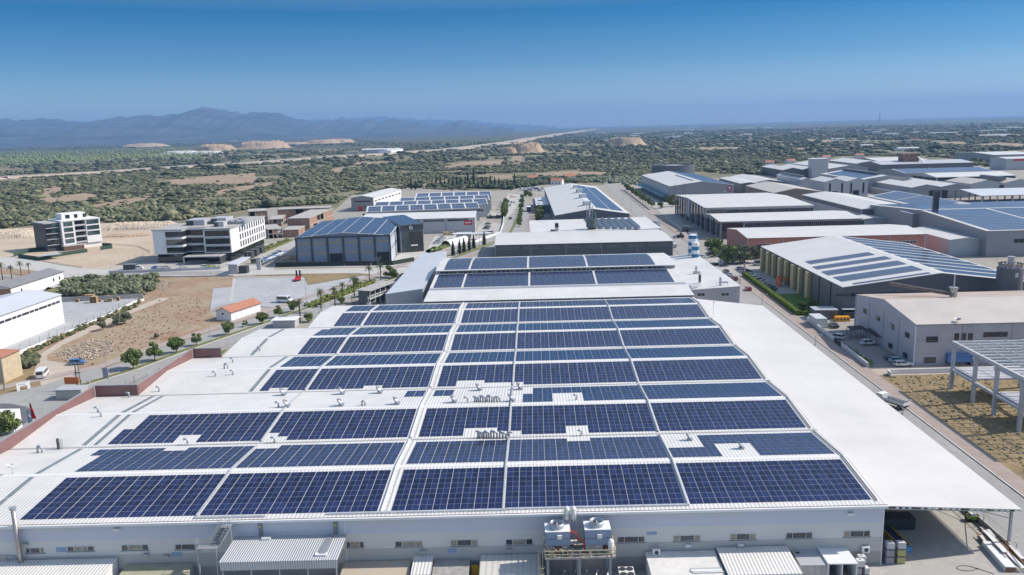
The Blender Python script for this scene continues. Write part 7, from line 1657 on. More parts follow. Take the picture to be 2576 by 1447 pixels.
# ================================================ poles, lamps, signs
def lamp(c,x,y,ct,xt,yt,label,arm=1.6,dbl=False,ang=0,h=None):
    p=G(c,x,y);h=h or HT(p,ct,xt,yt);t=thing('street_lamp',p,label,'street lamp');b=MB();b.tube([(p.x,p.y,0),(p.x,p.y,h)],[.11,.06],GALV,8).cyl(p.x,p.y,0,.4,.2,GALV,8);b.build('pole',t)
    for s in((1,-1)if dbl else(1,)):
        ex=Vector((math.cos(ang),math.sin(ang),0))*s*arm;MB().tube([(p.x,p.y,h-.1),(p.x+ex.x,p.y+ex.y,h+.25)],.045,GALV,6).build('arm',t);MB().box(p.x+ex.x-.35,p.x+ex.x+.35,p.y+ex.y-.14,p.y+ex.y+.14,h+.2,h+.33,WLG).build('lamp_head',t)
    return t
for q in(('M0',2115,1050,'M0',2088,800,'street lamp at the stony lot edge near the fifth median tree'),('M0',1088,1425,'M0',1045,1095,'tall street lamp beside the boulevard totem sign'),('M1',512,712,'M1',486,425,'tall street lamp at the hedge by the concrete lot'),('L3',474,210,'L3',482,108,'street lamp leaning over the pavement right of the canopy'),('L3',1350,905,'L3',1362,770,'street lamp beside the dropside truck'),('Zm',1442,1150,'Zm',1445,1015,'street lamp by the clipped hedge'),('Zm',890,730,'Zm',888,600,'lamp post near the grey off-road car'),('Zj',1380,880,'Zj',1378,690,'street lamp beside the dormer hall'),('Zj',1240,690,'Zj',1235,540,'street lamp farther up the street'),('Zj',1690,1030,'Zj',1688,880,'street lamp by the box truck'),('Zl',660,820,'Zl',655,600,'lamp post on the northern boulevard, near one'),('Zk',2165,990,'Zk',2160,790,'slim lamp post at the boulevard bend')):lamp(*q)
lamp('M1',1232,415,'M1',1225,222,'double-armed street lamp beside the palm, before the blue hall',1.2,True);lamp('M1',1232,275,'M1',1228,205,'double-headed lamp by the timber stack',1.,True)
t=thing('roof_light_pole',RP(4,20,52,0),'white pole with small lamp at the roof edge beside the canopy','pole');p=G('M2',2022,808,9.3);MB().tube([(p.x,p.y,9),(p.x,p.y,9.3+HT(p,'M2',2026,655))],.07,WHITE,8).build('pole',t)
q=HT(p,'M2',2026,655);MB().box(p.x-.15,p.x+.2,p.y-.15,p.y+.15,9.3+q,9.55+q,GALV).build('lamp_head',t)
def hpole(c,x,y,ct,xt,yt,label,two=True):
    p=G(c,x,y);h=HT(p,ct,xt,yt);WD=mat('grey_timber_pole',(.23,.21,.19),.9,var=.2,scale=2);t=thing('utility_pole',p,label,'utility pole');b=MB()
    for s in((-.6,.6)if two else(0,)):b.tube([(p.x+s,p.y,0),(p.x+s*.6,p.y,h)],[.2,.14],WD,8)
    b.build('pole',t)
    if two:
        for z in(.35,.66):MB().bar((p.x-.9,p.y,h*z),(p.x+.9,p.y,h*z),.2,WD).build('crossbeam',t)
        b=MB();b.bar((p.x-2.4,p.y,h),(p.x+2.2,p.y,h),.18,GALV)
        for s in(-2.3,-1,.6,2):b.cyl(p.x+s,p.y,h,h+.5,.1,DKF,6)
        b.build('insulators',t)
hpole('L0',800,655,'L0',745,388,'twin-post timber utility pole at the corner of the maroon parapet');hpole('L0',48,660,'L0',0,300,'thick single concrete pole at the left edge',False)
p=G('M0',1068,1425);t=thing('totem_sign',p,'upright grey-blue totem sign at the tip of the median','sign');h=HT(p,'M0',1050,1310);MB().box(p.x-.75,p.x+.75,p.y-.12,p.y+.12,.5,h,mat('totem_panel',(.22,.25,.33),.5,col2=(.40,.40,.45),scale=1.4)).build('panel',t);MB().box(p.x-.6,p.x-.45,p.y-.08,p.y+.08,0,.5,GALV).box(p.x+.45,p.x+.6,p.y-.08,p.y+.08,0,.5,GALV).build('post',t)
def lettering(parent,txt,o,ex,H,m,th=.04,fnt=None):
    cu=bpy.data.curves.new('lettering','FONT');cu.body=txt;cu.size=H;cu.extrude=th/2;cu.materials.append(m);cu.align_x='CENTER';cu.align_y='CENTER';tmp=bpy.data.objects.new('tmp',cu);COL.objects.link(tmp);me=bpy.data.meshes.new_from_object(tmp.evaluated_get(bpy.context.evaluated_depsgraph_get()));bpy.data.objects.remove(tmp);ob=bpy.data.objects.new('lettering',me);COL.objects.link(ob);ob.parent=parent
    ex=Vector(ex).normalized();up=Vector((0,0,1));nz=ex.cross(up);Mx=Matrix(((ex.x,up.x,nz.x,0),(ex.y,up.y,nz.y,0),(ex.z,up.z,nz.z,0),(0,0,0,1)));ob.matrix_local=Matrix.Translation(Vector(o)-Vector(ORG[parent.name]))@Mx;return ob
a=G('L0',180,665);c=G('L0',298,640);e=(c-a);W_=e.length;e.normalize();h=HT(a,'L0',160,590);t=thing('frame_sign',a,'white portal-shaped sign with blue lettering on the dry verge','sign');fr=((a.x,a.y,0),e,Vector((-e.y,e.x,0)))
MB(fr).box(-.2,.5,-.15,.15,0,h,WHITE).box(W_-.5,W_+.2,-.15,.15,0,h,WHITE).box(.501,W_-.501,-.15,.15,h*.55,h,WHITE).build('panel',t);lettering(t,'Firma',(a.x+e.x*W_*.42-.0,a.y+e.y*W_*.42-.2,h*.78),e,h*.36,mat('navy_print',(.03,.04,.25),.5))
p=G('L0',895,645);t=thing('road_sign',p,'small white and red road sign by the utility pole','sign');MB().cyl(p.x,p.y,0,2,.05,GALV,6).build('post',t);MB().box(p.x-.35,p.x+.35,p.y-.04,p.y+.04,1.5,2.3,WHITE).box(p.x-.3,p.x+.3,p.y-.06,p.y-.04,1.5,1.75,RED).build('panel',t)

for x,y,xt,yt,lab,m_ in((325,995,280,775,'red flag hanging from the right of two poles behind the parapet',mat('red_cloth',(.6,.02,.02),.8,var=.2,scale=2)),(290,1010,262,840,'pale grey-blue flag hanging from the left of two poles',mat('grey_cloth',(.42,.46,.55),.8,var=.2,scale=2))):
    p=G('L0',x,y,7);h=HT(p,'L0',xt,yt);t=thing('flag',(p.x,p.y,0),lab,'flag');MB().tube([(p.x,p.y,0),(p.x,p.y,7+h)],.07,GALV,8).build('pole',t);b=MB();n=8
    for k in range(n):
        z0,z1=7+h-.3-k*.42,7+h-.3-(k+1)*.42;w0,w1=.25+.1*k+.06*math.sin(k*2),.25+.1*(k+1)+.06*math.sin(k*2+2);yo=.12*math.sin(k*1.7);y1=.12*math.sin(k*1.7+1.7)
        b.add([(p.x+.08,p.y,z0),(p.x+w0*.5,p.y+yo,z0),(p.x+w0,p.y-yo*.6,z0),(p.x+.08,p.y,z1),(p.x+w1*.5,p.y+y1,z1),(p.x+w1,p.y-y1*.6,z1)],[(0,1,4,3),(1,2,5,4)],m_)
    b.build('cloth',t)

p=G('L0',650,745,0);t=thing('concrete_kiosk',G('L0',625,790),'pale concrete kiosk block beside the maroon parapet','kiosk');MB().box(p.x-1.5,p.x+5,p.y-1,p.y+2.6,0,2.6,CONC).box(p.x-1.7,p.x+5.2,p.y-1.2,p.y+2.8,2.6,2.8,WLG).build('body',t)
p=G('L0',735,690,0);t=thing('billboard',p,'small orange-brown board standing on the concrete kiosk','sign');MB().box(p.x-1.9,p.x+1.9,p.y,p.y+.2,2.6,4.4,ORG_).build('panel',t)
p=G('L0',60,1100,0);t=thing('container',p,'white-roofed container seen over the parapet at the left edge','container');MB().box(p.x-9,p.x+2,p.y,p.y+3,0,5,WHITE).build('body',t)
place(BU[1],PL('L0',85,1110),'dark green bush above the parapet at the left edge',None,1.1)
p=G('L0',50,590);t=thing('stone_house',(p.x-6,p.y,0),'tan stone house corner with red tiles at the left edge','house');MB().box(p.x-12,p.x,p.y,p.y+8,0,7.4,mat('tan_stone',(.50,.41,.28),.9,var=.12,scale=.8)).build('wall',t);MB().add([(p.x-12,p.y-.6,7.4),(p.x+.6,p.y-.6,7.4),(p.x+.6,p.y+8,7.4),(p.x-12,p.y+8,7.4),(p.x-8,p.y+4,9),(p.x-12,p.y+4,9)],[(0,1,4,5),(1,2,4),(2,3,5,4)],RTILE).build('roof',t)

WOOD=mat('pallet_wood',(.42,.28,.15),.85,var=.2,scale=1.5,island=.15)
def pallets(c,x,y,nx_,nz_,lab,ang=.1,ny_=1):
    p=G(c,x,y);t=thing('pallet_stack',p,lab,'pallets');f=((p.x,p.y,0),Vector((math.cos(ang),math.sin(ang),0)),Vector((-math.sin(ang),math.cos(ang),0)))
    for j in range(ny_):
        for i in range(nx_):
            b=MB(f)
            for k in range(nz_):
                z=k*.15;
                b.box(i*1.3,i*1.3+1.2,j*1.1,j*1.1+1.,z+.11,z+.14,WOOD)
                for q in(0,.5,1.08):b.box(i*1.3+q,i*1.3+q+.12,j*1.1+.01,j*1.1+.99,z+.005,z+.108,WOOD)
            b.build('pallet_column',t)
    return t
pallets('M0',760,655,1,9,'single small pallet pile left of the big stack');pallets('M0',845,640,3,16,'rear part of the big wooden pallet stack',.05,2);pallets('M0',905,665,2,18,'front part of the big wooden pallet stack',.15,2);pallets('M0',985,650,1,6,'low grey pallet pile right of the big stack');pallets('M0',1045,652,2,5,'broken low pallets in the middle of the yard');pallets('M0',1095,648,1,9,'medium pallet pile in the yard');pallets('M0',1170,640,1,11,'narrow tall pallet pile on the right of the yard');pallets('M0',1068,628,1,12,'reddish pallet pile against the grey wall')
def timber(c,x0,x1,y,n,lab,h0=0):
    a=G(c,x0,y);b_=G(c,x1,y);t=thing('timber_stack',a,lab,'timber');r_=random.Random(x0);TB=mat('sawn_timber',(.55,.42,.28),.85,var=.2,scale=.8,island=.2)
    b=MB();L_=b_.x-a.x
    for k in range(n):x=a.x+r_.random()*L_*.7;b.box(x,x+L_*r_.uniform(.15,.35),a.y+r_.uniform(0,2),a.y+2.5+r_.uniform(0,1),h0+(k%3)*.8,h0+(k%3)*.8+.75,TB)
    b.build('bundles',t)
timber('M1',240,640,262,14,'pale timber bundles behind the dark green fence',1);timber('M1',885,1170,262,14,'higher timber bundles behind the black fence',1.2);timber('Zk',1560,1770,820,14,'timber bundles before the ribbon-window hall',0)
for k in range(6):
    p=G('Zl',230+k*45,575-(k%2)*15);t=thing('tyre_pile',p,'heap of dark tyres behind the low wall, %s from the left'%ordn[k],'tyres','tyre heaps');b=MB();r_=random.Random(k)
    for q in range(9):x,y,z=p.x+r_.uniform(-2,2),p.y+r_.uniform(0,3),(q//4)*.6;b.lathe(x,y,[(.35,z),(.8,z),(.85,z+.3),(.8,z+.6),(.35,z+.6),(.35,z)],BLACK,10)
    b.build('tyres',t)

t=thing('shade_sails',G('M1',60,260),'row of white and blue shade roofs over the cars beside the blue hall','canopy')
for k in range(7):
    p=G('M1',60+k*30,235-k*14,2.6);q=G('M1',105+k*30,230-k*14,2.6);b=MB();b.quad((p.x,p.y,2.6),(q.x+1,q.y,2.8),(q.x+1,q.y+5,2.8),(p.x,p.y+5,2.6),WHITE if k%3 else BLUE);b.bar((p.x+2,p.y+2,0),(p.x+2,p.y+2,2.7),.12,GALV);b.build('sail',t)
p=G('Zk',1790,870);e=GX;t=thing('gate_canopy',p,'flat white gate canopy on a grey guard booth','canopy');q1=G('Zk',1730,790,4);q2=G('Zk',2330,775,4);MB().add([tuple(q1),tuple(q2),(q2.x,q2.y+4,4),(q1.x,q1.y+5,4),(q1.x,q1.y,3.7),(q2.x,q2.y,3.7),(q2.x,q2.y+4,3.7),(q1.x,q1.y+5,3.7)],[(0,1,2,3),(4,5,1,0),(5,6,2,1),(7,6,5,4)],WHITE).build('roof',t);MB().box(p.x,p.x+9,p.y,p.y+4,0,3.69,WLG).box(p.x+3,p.x+4.2,p.y-.04,p.y,1,2.6,DARK).build('booth',t)
p=G('Zk',1700,985);q=G('Zk',2000,900);d=(q-p);L_=d.length;d.normalize();n=Vector((-d.y,d.x,0));t=thing('arched_tunnel',p,'white arched tunnel canopy beside the boulevard bend','canopy');b=MB();r=3.2
for i in range(12):
    a0,a1=math.pi*i/12,math.pi*(i+1)/12
    P_=lambda s,a_:tuple(p+d*s+n*(r-r*math.cos(a_))+Vector((0,0,r*.95*math.sin(a_))))
    b.quad(P_(0,a0),P_(L_,a0),P_(L_,a1),P_(0,a1),WHITE)
b.build('cover',t);b=MB()
for k in range(8):
    for i in range(6):b.bar(P_(L_*k/7,math.pi*i/6),P_(L_*k/7,math.pi*(i+1)/6),.12,GALV)
b.build('arches',t)
A,B=G('M1',1145,535,6.4),G('M1',1395,445,6.4);e=B-A;e.z=0;W_=e.length;e.normalize();n=Vector((-e.y,e.x,0));C_=G('M1',1025,525,6.4);D_=min(9,max(5,abs((C_-A).dot(n))));fr=((A.x,A.y,0),e,n)
t=thing('porch_building',fr[0],'two-storey prefab building with white balcony posts and flat grey roof','building');MB(fr).box(.5,W_,1.6,D_,0,6.2,WDG).build('wall',t);MB(fr).box(-.6,W_+.3,-.5,D_+.4,6.21,6.45,RCONC).build('roof',t);MB(fr).box(0,W_,0,1.59,3.,3.2,WLG).build('balcony',t)
b=MB(fr)
for k in range(6):b.box(k*W_/5-.08,k*W_/5+.08,0,.16,0,6.2,WHITE)
for z in(3.2,4.3,6.):b.box(0,W_,.02,.1,z,z+.1,WHITE)
for k in range(24):b.box(k*W_/24,k*W_/24+.05,.04,.08,3.3,4.3,WHITE)
b.build('balustrade',t);
for k in range(5):MB(fr).box(1+k*W_/5,2+k*W_/5,1.55,1.6,.1,2.2,WLG).build('door',t);MB(fr).box(2.4+k*W_/5,3.6+k*W_/5,1.55,1.6,4.2,5.3,GLASS).build('window',t)
b=MB(fr)
for k in range(9):b.box(-3.2+k*.36,-2.9+k*.36,.1,1.2,.3*k,.3*k+.08,GALV)
b.bar((-3.2,.1,1),(0,.1,4.2),.06,WHITE).build('stairs',t)
p=G('M1',960,668);t=thing('garden_shelter',p,'small dark green flat-roofed shelter left of the prefab building','shelter');b=MB();b.box(p.x-.4,p.x+4.2,p.y,p.y+3,2.4,2.6,mat('green_roof',(.10,.14,.10),.7));b.build('roof',t);b=MB()
for x in(0,3.8):
    for y in(.2,2.8):b.bar((p.x+x,p.y+y,0),(p.x+x,p.y+y,2.4),.12,DKF)
b.build('post',t)
for A_,B_,lab in((('M1',225,905),('M1',560,880),'low white flat-roofed gate lodge at the stepped roof corner'),):
    p=G(*A_);q=G(*B_);t=thing('gate_lodge',p,lab,'lodge');MB().box(p.x-1.5,p.x+6,p.y-1,p.y+4,0,2.6,WLG).box(p.x-2,p.x+6.5,p.y-1.5,p.y+4.5,2.6,2.8,WHITE).build('body',t)
lowfence('white gate rails beside the boulevard palms',pl(('M1',555,820),('M1',640,790),('M1',730,705)),2.,.8,WHITE,'gate_rails')
p=G('M0',2300,370);t=thing('gate_house',p,'grey guard booth with slanted floating roof at the office road','booth');MB().box(p.x,p.x+4,p.y,p.y+1,0,5,WLG).box(p.x+4.5,p.x+8.5,p.y+.5,p.y+4,0,3.6,DKF).box(p.x+10,p.x+12,p.y+10,p.y+11,0,5,WLG).build('booth',t);q1,q2,q3,q4=G('M0',2262,268,5.5),G('M0',2380,272,5.5),G('M0',2520,195,6.5),G('M0',2440,195,6.5);b=MB();b.add([tuple(v)for v in(q1,q2,q3,q4)]+[(v.x,v.y,v.z-.3)for v in(q1,q2,q3,q4)],[(0,1,2,3),(7,6,5,4),(4,5,1,0),(5,6,2,1),(6,7,3,2),(7,4,0,3)],RSIL);b.build('roof',t)
p=G('M0',1240,330);t=thing('container',p,'small dark container in the office parking lot','container');MB().box(p.x,p.x+6,p.y,p.y+2.4,0,2.8,DKF).box(p.x-.05,p.x+6.05,p.y-.05,p.y+2.45,2.8,2.9,GALV).build('body',t)

p=G('M3',415,850);t=thing('grey_hut',(92.3,266,0),'dark grey flat-roofed hut behind the white container','hut');MB().box(91.2,98.4,263.4,268.6,0,3.3,WDG).box(91,98.6,263.2,268.8,3.3,3.5,WLG).box(96,97.8,263.36,263.4,1.4,2.6,GLASS).build('body',t)
p=G('M3',480,915);t=thing('container',(p.x,p.y,0),'white portable cabin container with pale grey roof','container');MB().box(p.x,p.x+3.4,p.y-.2,p.y+7,.2,3.1,mat('cabin_white',(.55,.6,.58),.5)).box(p.x-.05,p.x+3.45,p.y-.25,p.y+7.05,3.1,3.2,RSIL).build('body',t)
p=G('M3',680,850);t=thing('yellow_crate',(p.x,p.y,0),'bright orange-yellow steel crate beside the grey hut','crate');MB().box(p.x,p.x+4.6,p.y,p.y+2,.1,1.6,mat('signal_yellow',(.75,.33,.02),.5)).build('body',t);b=MB()
for k in range(4):b.box(p.x+.3+k*1.1,p.x+.9+k*1.1,p.y-.02,p.y,.5,1.1,DKF)
b.build('slots',t)
for a0,a1,a2,lab,dk in((('M3',800,905),7.5,6,'dark open carport on posts beside the lilac hall, far one',DKF),(('M3',985,935),0,0,'dark sloping lean-to carport against the lilac hall',DKF)):
    t=thing('carport',G(*a0),lab,'carport');b=MB()
    if a1:
        q=[G('M3',795,890,3),G('M3',830,935,3),G('M3',985,915,3),G('M3',935,882,3)]
    else:q=[G('M3',965,920,3.4),G('M3',1090,1000,2.8),G('M3',1155,990,2.8),G('M3',1030,912,3.4)]
    b.add([tuple(v)for v in q]+[(v.x,v.y,v.z-.15)for v in q],[(0,1,2,3),(7,6,5,4),(4,5,1,0),(5,6,2,1),(6,7,3,2),(7,4,0,3)],mat('dark_sheet',(.06,.055,.055),.7));b.build('roof',t);b=MB()
    for v in q:b.bar((v.x,v.y,0),(v.x,v.y,v.z-.16),.14,DKF)
    b.build('post',t)
b=MB();t=thing('gate_shelter',G('M3',760,790),'corrugated porch roof with bins at the foot of the dark solar hall','shelter');q=G('M3',755,725,3.2);MB().box(q.x,q.x+9,q.y,q.y+2,3.1,3.25,WHITE).box(q.x+.3,q.x+8.7,q.y+.4,q.y+1.9,0,2.2,DKF).build('roof',t)

p=G('Zm',1185,705);t=thing('pylon_sign',p,'tall slim red and white advertising pylon by the hedge','sign');h=HT(p,'Zm',1185,560);MB().box(p.x-.35,p.x+.35,p.y-.2,p.y+.2,0,h,WHITE).box(p.x-.36,p.x-.2,p.y-.22,p.y+.22,h*.2,h,RED).build('panel',t)
p=G('Zm',1118,905);t=thing('concrete_pole',p,'thick pale concrete pole on the pavement beside the red car','pole');MB().cyl(p.x,p.y,0,HT(p,'Zm',1118,770),.22,CONC,10).build('pole',t)
p=G('Zj',2320,1225);t=thing('green_tank',p,'dark green round tank on frame by the street, beyond the silos','tank');h=HT(p,'Zj',2320,1130);MB().lathe(p.x,p.y+2,[(2.6,h*.35),(2.6,h),(.01,h+.3)],WGRN,18).cyl(p.x,p.y+2,0,h*.35,1.8,DKF,10).build('drum',t)
p=G('Zj',2200,1330);t=thing('front_loader',p,'dark wheel loader parked on the street beyond the silos','vehicle');MB().box(p.x-1.2,p.x+2.6,p.y-1,p.y+1,.7,1.9,DKF).box(p.x+.2,p.x+1.6,p.y-.8,p.y+.8,1.9,3.1,GLASS).box(p.x-3.3,p.x-2.4,p.y-1.3,p.y+1.3,.3,1.2,DKF).bar((p.x-2.6,p.y-.6,.9),(p.x-.4,p.y-.6,1.8),.2,DKF).bar((p.x-2.6,p.y+.6,.9),(p.x-.4,p.y+.6,1.8),.2,DKF).build('body',t)
for x in(-.7,1.9):
    for y in(-1.1,1.1):MB().tube([(p.x+x,p.y+y-.25,.7),(p.x+x,p.y+y+.25,.7)],.7,BLACK,12).build('wheel',t)

o=thing('unfinished_hall',(99.6,170,0),'unfinished pale concrete skeleton with roof beams and floor slabs, right edge','building');CF=mat('precast_concrete',(.47,.47,.49),.8,var=.08,scale=.4)
ys_=[191.4,181.5,172.8,163.3,154.5];hz_=11.9;rowx=(99.6,116,132.5)
for x in rowx:
    for y in ys_[:4]if x==99.6 else ys_:MB().box(x-.35,x+.35,y-.35,y+.35,0,hz_-.8,CF).box(x-.6,x+.6,y-.4,y+.4,hz_-1.6,hz_-.8,CF).build('column',o)
for x in rowx:MB().box(x-.3,x+.3,150,192.2,hz_-.8,hz_,CF).build('main_beam',o)
b=MB()
for k in range(18):y=191.8-k*2.35;b.box(99.9,115.7,y-.1,y+.1,hz_-.35,hz_+.0-.003,WHITE).box(116.3,132.2,y-.1,y+.1,hz_-.35,hz_-.003,WHITE)
b.build('purlins',o)
b=MB();
for x in(103.6,107.6,111.7):b.box(x-.06,x+.06,150,192,hz_+.0,hz_+.12,CF)
b.build('tie_rail',o)
for y0_ in(182,164):
    b=MB();b.box(99.9,115.6,y0_,y0_+8.7,5.2,5.6,CF)
    for k in range(7):b.box(99.95,115.55,y0_+.3+k*1.2,y0_+.36+k*1.2,5.6,5.63,DKF)
    b.build('floor_slab',o)
for y0_,y1_ in((181.8,191),(172.9,181.1),(163.6,172.4)):MB().box(99.3,99.9-.003,y0_,y1_,4.6,5.19,CF).build('floor_beam',o)

def mast(c,x,y0_,y1_,Y,label,gr=None):
    u,v=px(c,x,y0_);d=ray(c,x,y0_);s_=Y/d.y;X_=d.x*s_;p=Vector((X_,Y,max(0,CZ+d.z*s_)));h=HT(p,c,x,y1_);t=thing('lattice_mast',(p.x,p.y,0),label,'mast',gr);b=MB();w_=h*.06
    for sx in(-1,1):b.bar((p.x+sx*w_,p.y,p.z-15),(p.x,p.y,p.z+h),max(.6,h*.03),GALV)
    for f in(.55,.75,.92):b.bar((p.x-w_*2,p.y,p.z+h*f),(p.x+w_*2,p.y,p.z+h*f),max(.5,h*.02),GALV)
    b.build('tower',t)
mast('T3',1120,205,125,4300,'tall antenna mast on the wooded horizon at right');mast('T3',222,215,172,4200,'shorter antenna mast on the wooded horizon');mast('T2',2198,225,200,4200,'small mast on the horizon above the right-hand plain')
for k,(c,x,y0_,y1_)in enumerate((('T2',190,290,262),('T2',360,290,263),('T2',500,288,264),('T2',768,280,252),('T2',848,278,250),('T2',1100,272,242),('T2',1490,265,238),('T1',2420,300,280),('T1',2450,300,270),('T1',1850,315,292),('T1',430,350,322),('T1',755,345,320))):mast(c,x,y0_,y1_,3800,'tiny power pylon on the far horizon','power pylons on the horizon')
# ================================================ roof vents on the main hall
def onroof(c,x,y):
    z=10.3
    for _ in range(30):
        q=G(c,x,y,z);t_=q.y-Y0-SK*q.x;i=min(4,max(0,int(t_//DY)));z=.5*z+.5*(rz_(t_-i*DY)+TR)
    return q
def scoop(c,x,y,lab,s=1.):
    p=onroof(c,x,y);t=thing('dome_vent',p,lab,'roof vent','domed roof scoops');b=MB();r=.85*s;n=8;V=[];z=p.z
    b.box(p.x-.3*s,p.x+.75*s,p.y-.5*s,p.y+.5*s,z-.1,z+.35*s,ALU).build('base',t);b=MB()
    for i in range(n+1):
        a=math.pi*i/n*.62
        for j in range(9):e=-1+2*j/8;w_=math.sqrt(max(0,1-e*e*.75));V.append((p.x+.8*s-r*1.9*math.sin(a)*w_*.9,p.y+e*r*.8,z+.3*s+r*(1-math.cos(a*1.25))*.85*w_+.05))
    b.add(V,[(i*9+j,i*9+j+1,(i+1)*9+j+1,(i+1)*9+j)for i in range(n)for j in range(8)],ALU);b.build('dome',t,smooth=True)
for k,q in enumerate((('Zf',745,325),('Zf',1500,310),('Zf',1985,297),('Zf',2205,440),('Zf',1485,460),('Zf',790,475),('Ze',690,262),('Ze',1215,250),('Ze',365,418),('Ze',1110,402),('B2',1775,90),('B2',2295,175))):
    scoop(*q,'silver domed roof scoop, %s'%('left behind the big gap','back edge above second block','right of the back edge pair','alone near the tiny solar patch','middle of the bare strip','tilted one on the cable tray','in the notch of the middle block','at the middle tray junction','left of the pipe cluster','right of the pipe cluster','in the square gap of the rightmost block','in the big gap of the rightmost block')[k],1.if k<10 else .8)
def goose(c,xs,y,lab,H=1.3,r=.17,name='gooseneck_vent',m_=ALU):
    p0=onroof(c,xs[0],y);t=thing(name,p0,lab,'roof vent');r_=random.Random(int(xs[0]))
    for k,x in enumerate(xs):
        p=onroof(c,x,y);h=H*(r_.uniform(.7,1.25)if len(xs)>1 else 1);s=-1 if k%3 else 1;R_=.34;s=s if len(xs)>1 else-1
        pts=[(p.x,p.y,p.z-.1),(p.x,p.y,p.z+h*.6)]+[(p.x+s*R_*(1-math.cos(a)),p.y,p.z+h*.6+R_*math.sin(a))for a in(.5,1.,1.57,2.1,2.7)]
        MB().tube(pts,r,m_,8).build('pipe',t,smooth=True)
    return t
goose('Ze',[640,665,690,715,745,775,800,830,862,890,925,960],410,'row of twelve silver gooseneck pipes on the bare roof strip',1.4)
goose('Ze',[680,705,735,760,790,820,850,885,925,960,1000,1040,1080],880,'row of thirteen silver gooseneck pipes beside the valley gutter',1.5)
for q in(('Ze',[548],418,'small white bent vent left of the upper pipe row'),('Ze',[1950],385,'single vent in the gap of the fourth block upper row'),('Ze',[2015],850,'single gooseneck in the lower notch of the fourth block'),('Zf',[640],940,'short fat vent pipe in the corner gap of the second block'),('Zf',[690],480,'thin vent beside the tilted scoop'),('Zf',[1765,1805],458,'twin square-topped vents on the bare strip'),('B0',[1885],135,'tall gooseneck in the notch of the far left block'),('B0',[380,425],215,'pair of small goosenecks on the left bare roof'),
        ('L0',[1300],728,'gooseneck vent against the maroon parapet corner'),('L0',[2255,2290],440,'pair of vents near the parapet end, upper left roof'),('L0',[2340],378,'low cowl vent nearest the parapet end'),('L0',[2340],500,'small gooseneck right of the vent pair'),('L0',[2165],515,'tilted cowl below the vent pair'),('L0',[1600],668,'cowl vent on the middle left roof'),('L0',[985],880,'upper gooseneck of two on the left roof slope'),('L0',[1015],922,'lower gooseneck of two on the left roof slope'),('M1',[40],1140,'tiny vent on the stepped upper left roof')):goose(*q)
p=onroof('B0',595,180);t=thing('caged_chimney',p,'dark square chimney with wire cage beside the left rooflight','chimney');MB().box(p.x-.25,p.x+.1,p.y-.2,p.y+.2,p.z-.1,p.z+2.,GUT).build('stack',t);b=MB()
for k in range(4):b.bar((p.x+.5+.1*(k%2),p.y-.2+.13*k,p.z),(p.x+.5+.1*(k%2),p.y-.2+.13*k,p.z+1.9),.05,GALV)
b.build('cage',t)
p=onroof('B0',130,435);t=thing('antenna_dish',p,'small white dish antenna on a thin pole, left roof edge','antenna');MB().cyl(p.x,p.y,p.z,p.z+1.9,.04,GALV,6).build('pole',t);MB().lathe(p.x-.3,p.y,[(.05,p.z+1.2),(.35,p.z+1.3),(.5,p.z+1.7)],WHITE,12).build('dish',t)
# ================================================ yard in front of the hall
def W0(c,x,y,off=0.):return onwall(c,x,y,WP+WN*off,WN)
FE,FN=FRH[1],FRH[2]
def leanroof(name,lab,bl,br,frt,zf,m_,wallm=None,off=.15,cat='shed',th=.14,zb=None,wallh=True):
    a=W0(*bl,off);b_=W0(*br,off);zb=(a.z+b_.z)/2;zf=zb-.3;f=G(*frt,zf);D_=-(f-a).dot(FN);W_=(b_-a).dot(FE);z1=zb or(a.z+b_.z)/2;fr=((a.x,a.y,0.),FE,-FN);fr=((a.x-FN.x*D_,a.y-FN.y*D_,0.),FE,FN)
    t=thing(name,fr[0],lab,cat);b=MB(fr);b.add([(0,0,zf),(W_,0,zf),(W_,D_,z1),(0,D_,z1),(0,0,zf-th),(W_,0,zf-th),(W_,D_,z1-th),(0,D_,z1-th)],[(0,1,2,3),(4,5,1,0),(5,6,2,1),(7,4,0,3)],m_);b.build('roof',t)
    if wallm:MB(fr).add([(.1,.1,0),(W_-.1,.1,0),(W_-.1,D_-.05,0),(.1,D_-.05,0),(.1,.1,zf-th-.01),(W_-.1,.1,zf-th-.01),(W_-.1,D_-.05,z1-th-.01),(.1,D_-.05,z1-th-.01)],[(0,1,5,4),(1,2,6,5),(3,0,4,7)],wallm).build('wall',t)
    global ZF;ZF=zf;return t,fr,W_,D_
COR=ribbed('corrugated_zinc',(.58,.59,.60),'X',.33,.8,.4,.1,.3,line=.72);CORW=ribbed('corrugated_white',(.76,.74,.70),'X',.5,.5,.5,.08,.14,line=.72)
leanroof('lean_to_shed','white ribbed shed roof at the bottom left corner, below the tall flue',('B0',-300,1330),('B0',1180,1250),('B0',1030,1450),2.7,CORW,WWH)
leanroof('lean_to_shed','pale olive flat roof with white end beside the steel stairs',('B0',1275,1335),('B0',1955,1322),('B0',1680,1460),2.2,mat('olive_felt',(.38,.37,.26),.8,var=.08,scale=.6),WLG)
t,fr,W_,D_=leanroof('yard_canopy','large corrugated zinc canopy on posts right of the steel stairs',('Zc',770,527),('Zc',2213,507),('Zc',2075,835),4.2,COR,None,.1,'canopy')
MB(fr).box(.1,W_-.1,.05,.2,ZF-1.3,ZF-.15,COR).build('fascia',t);b=MB(fr)
for k in range(5):x=.3+k*(W_-.6)/4;MB(fr).box(x-.08,x+.08,.3,.46,0,ZF-.2,GALV).build('post',t)
for z in(.9,1.6,2.3):b.box(.3,W_-.3,.25,.3,z,z+.06,GALV)
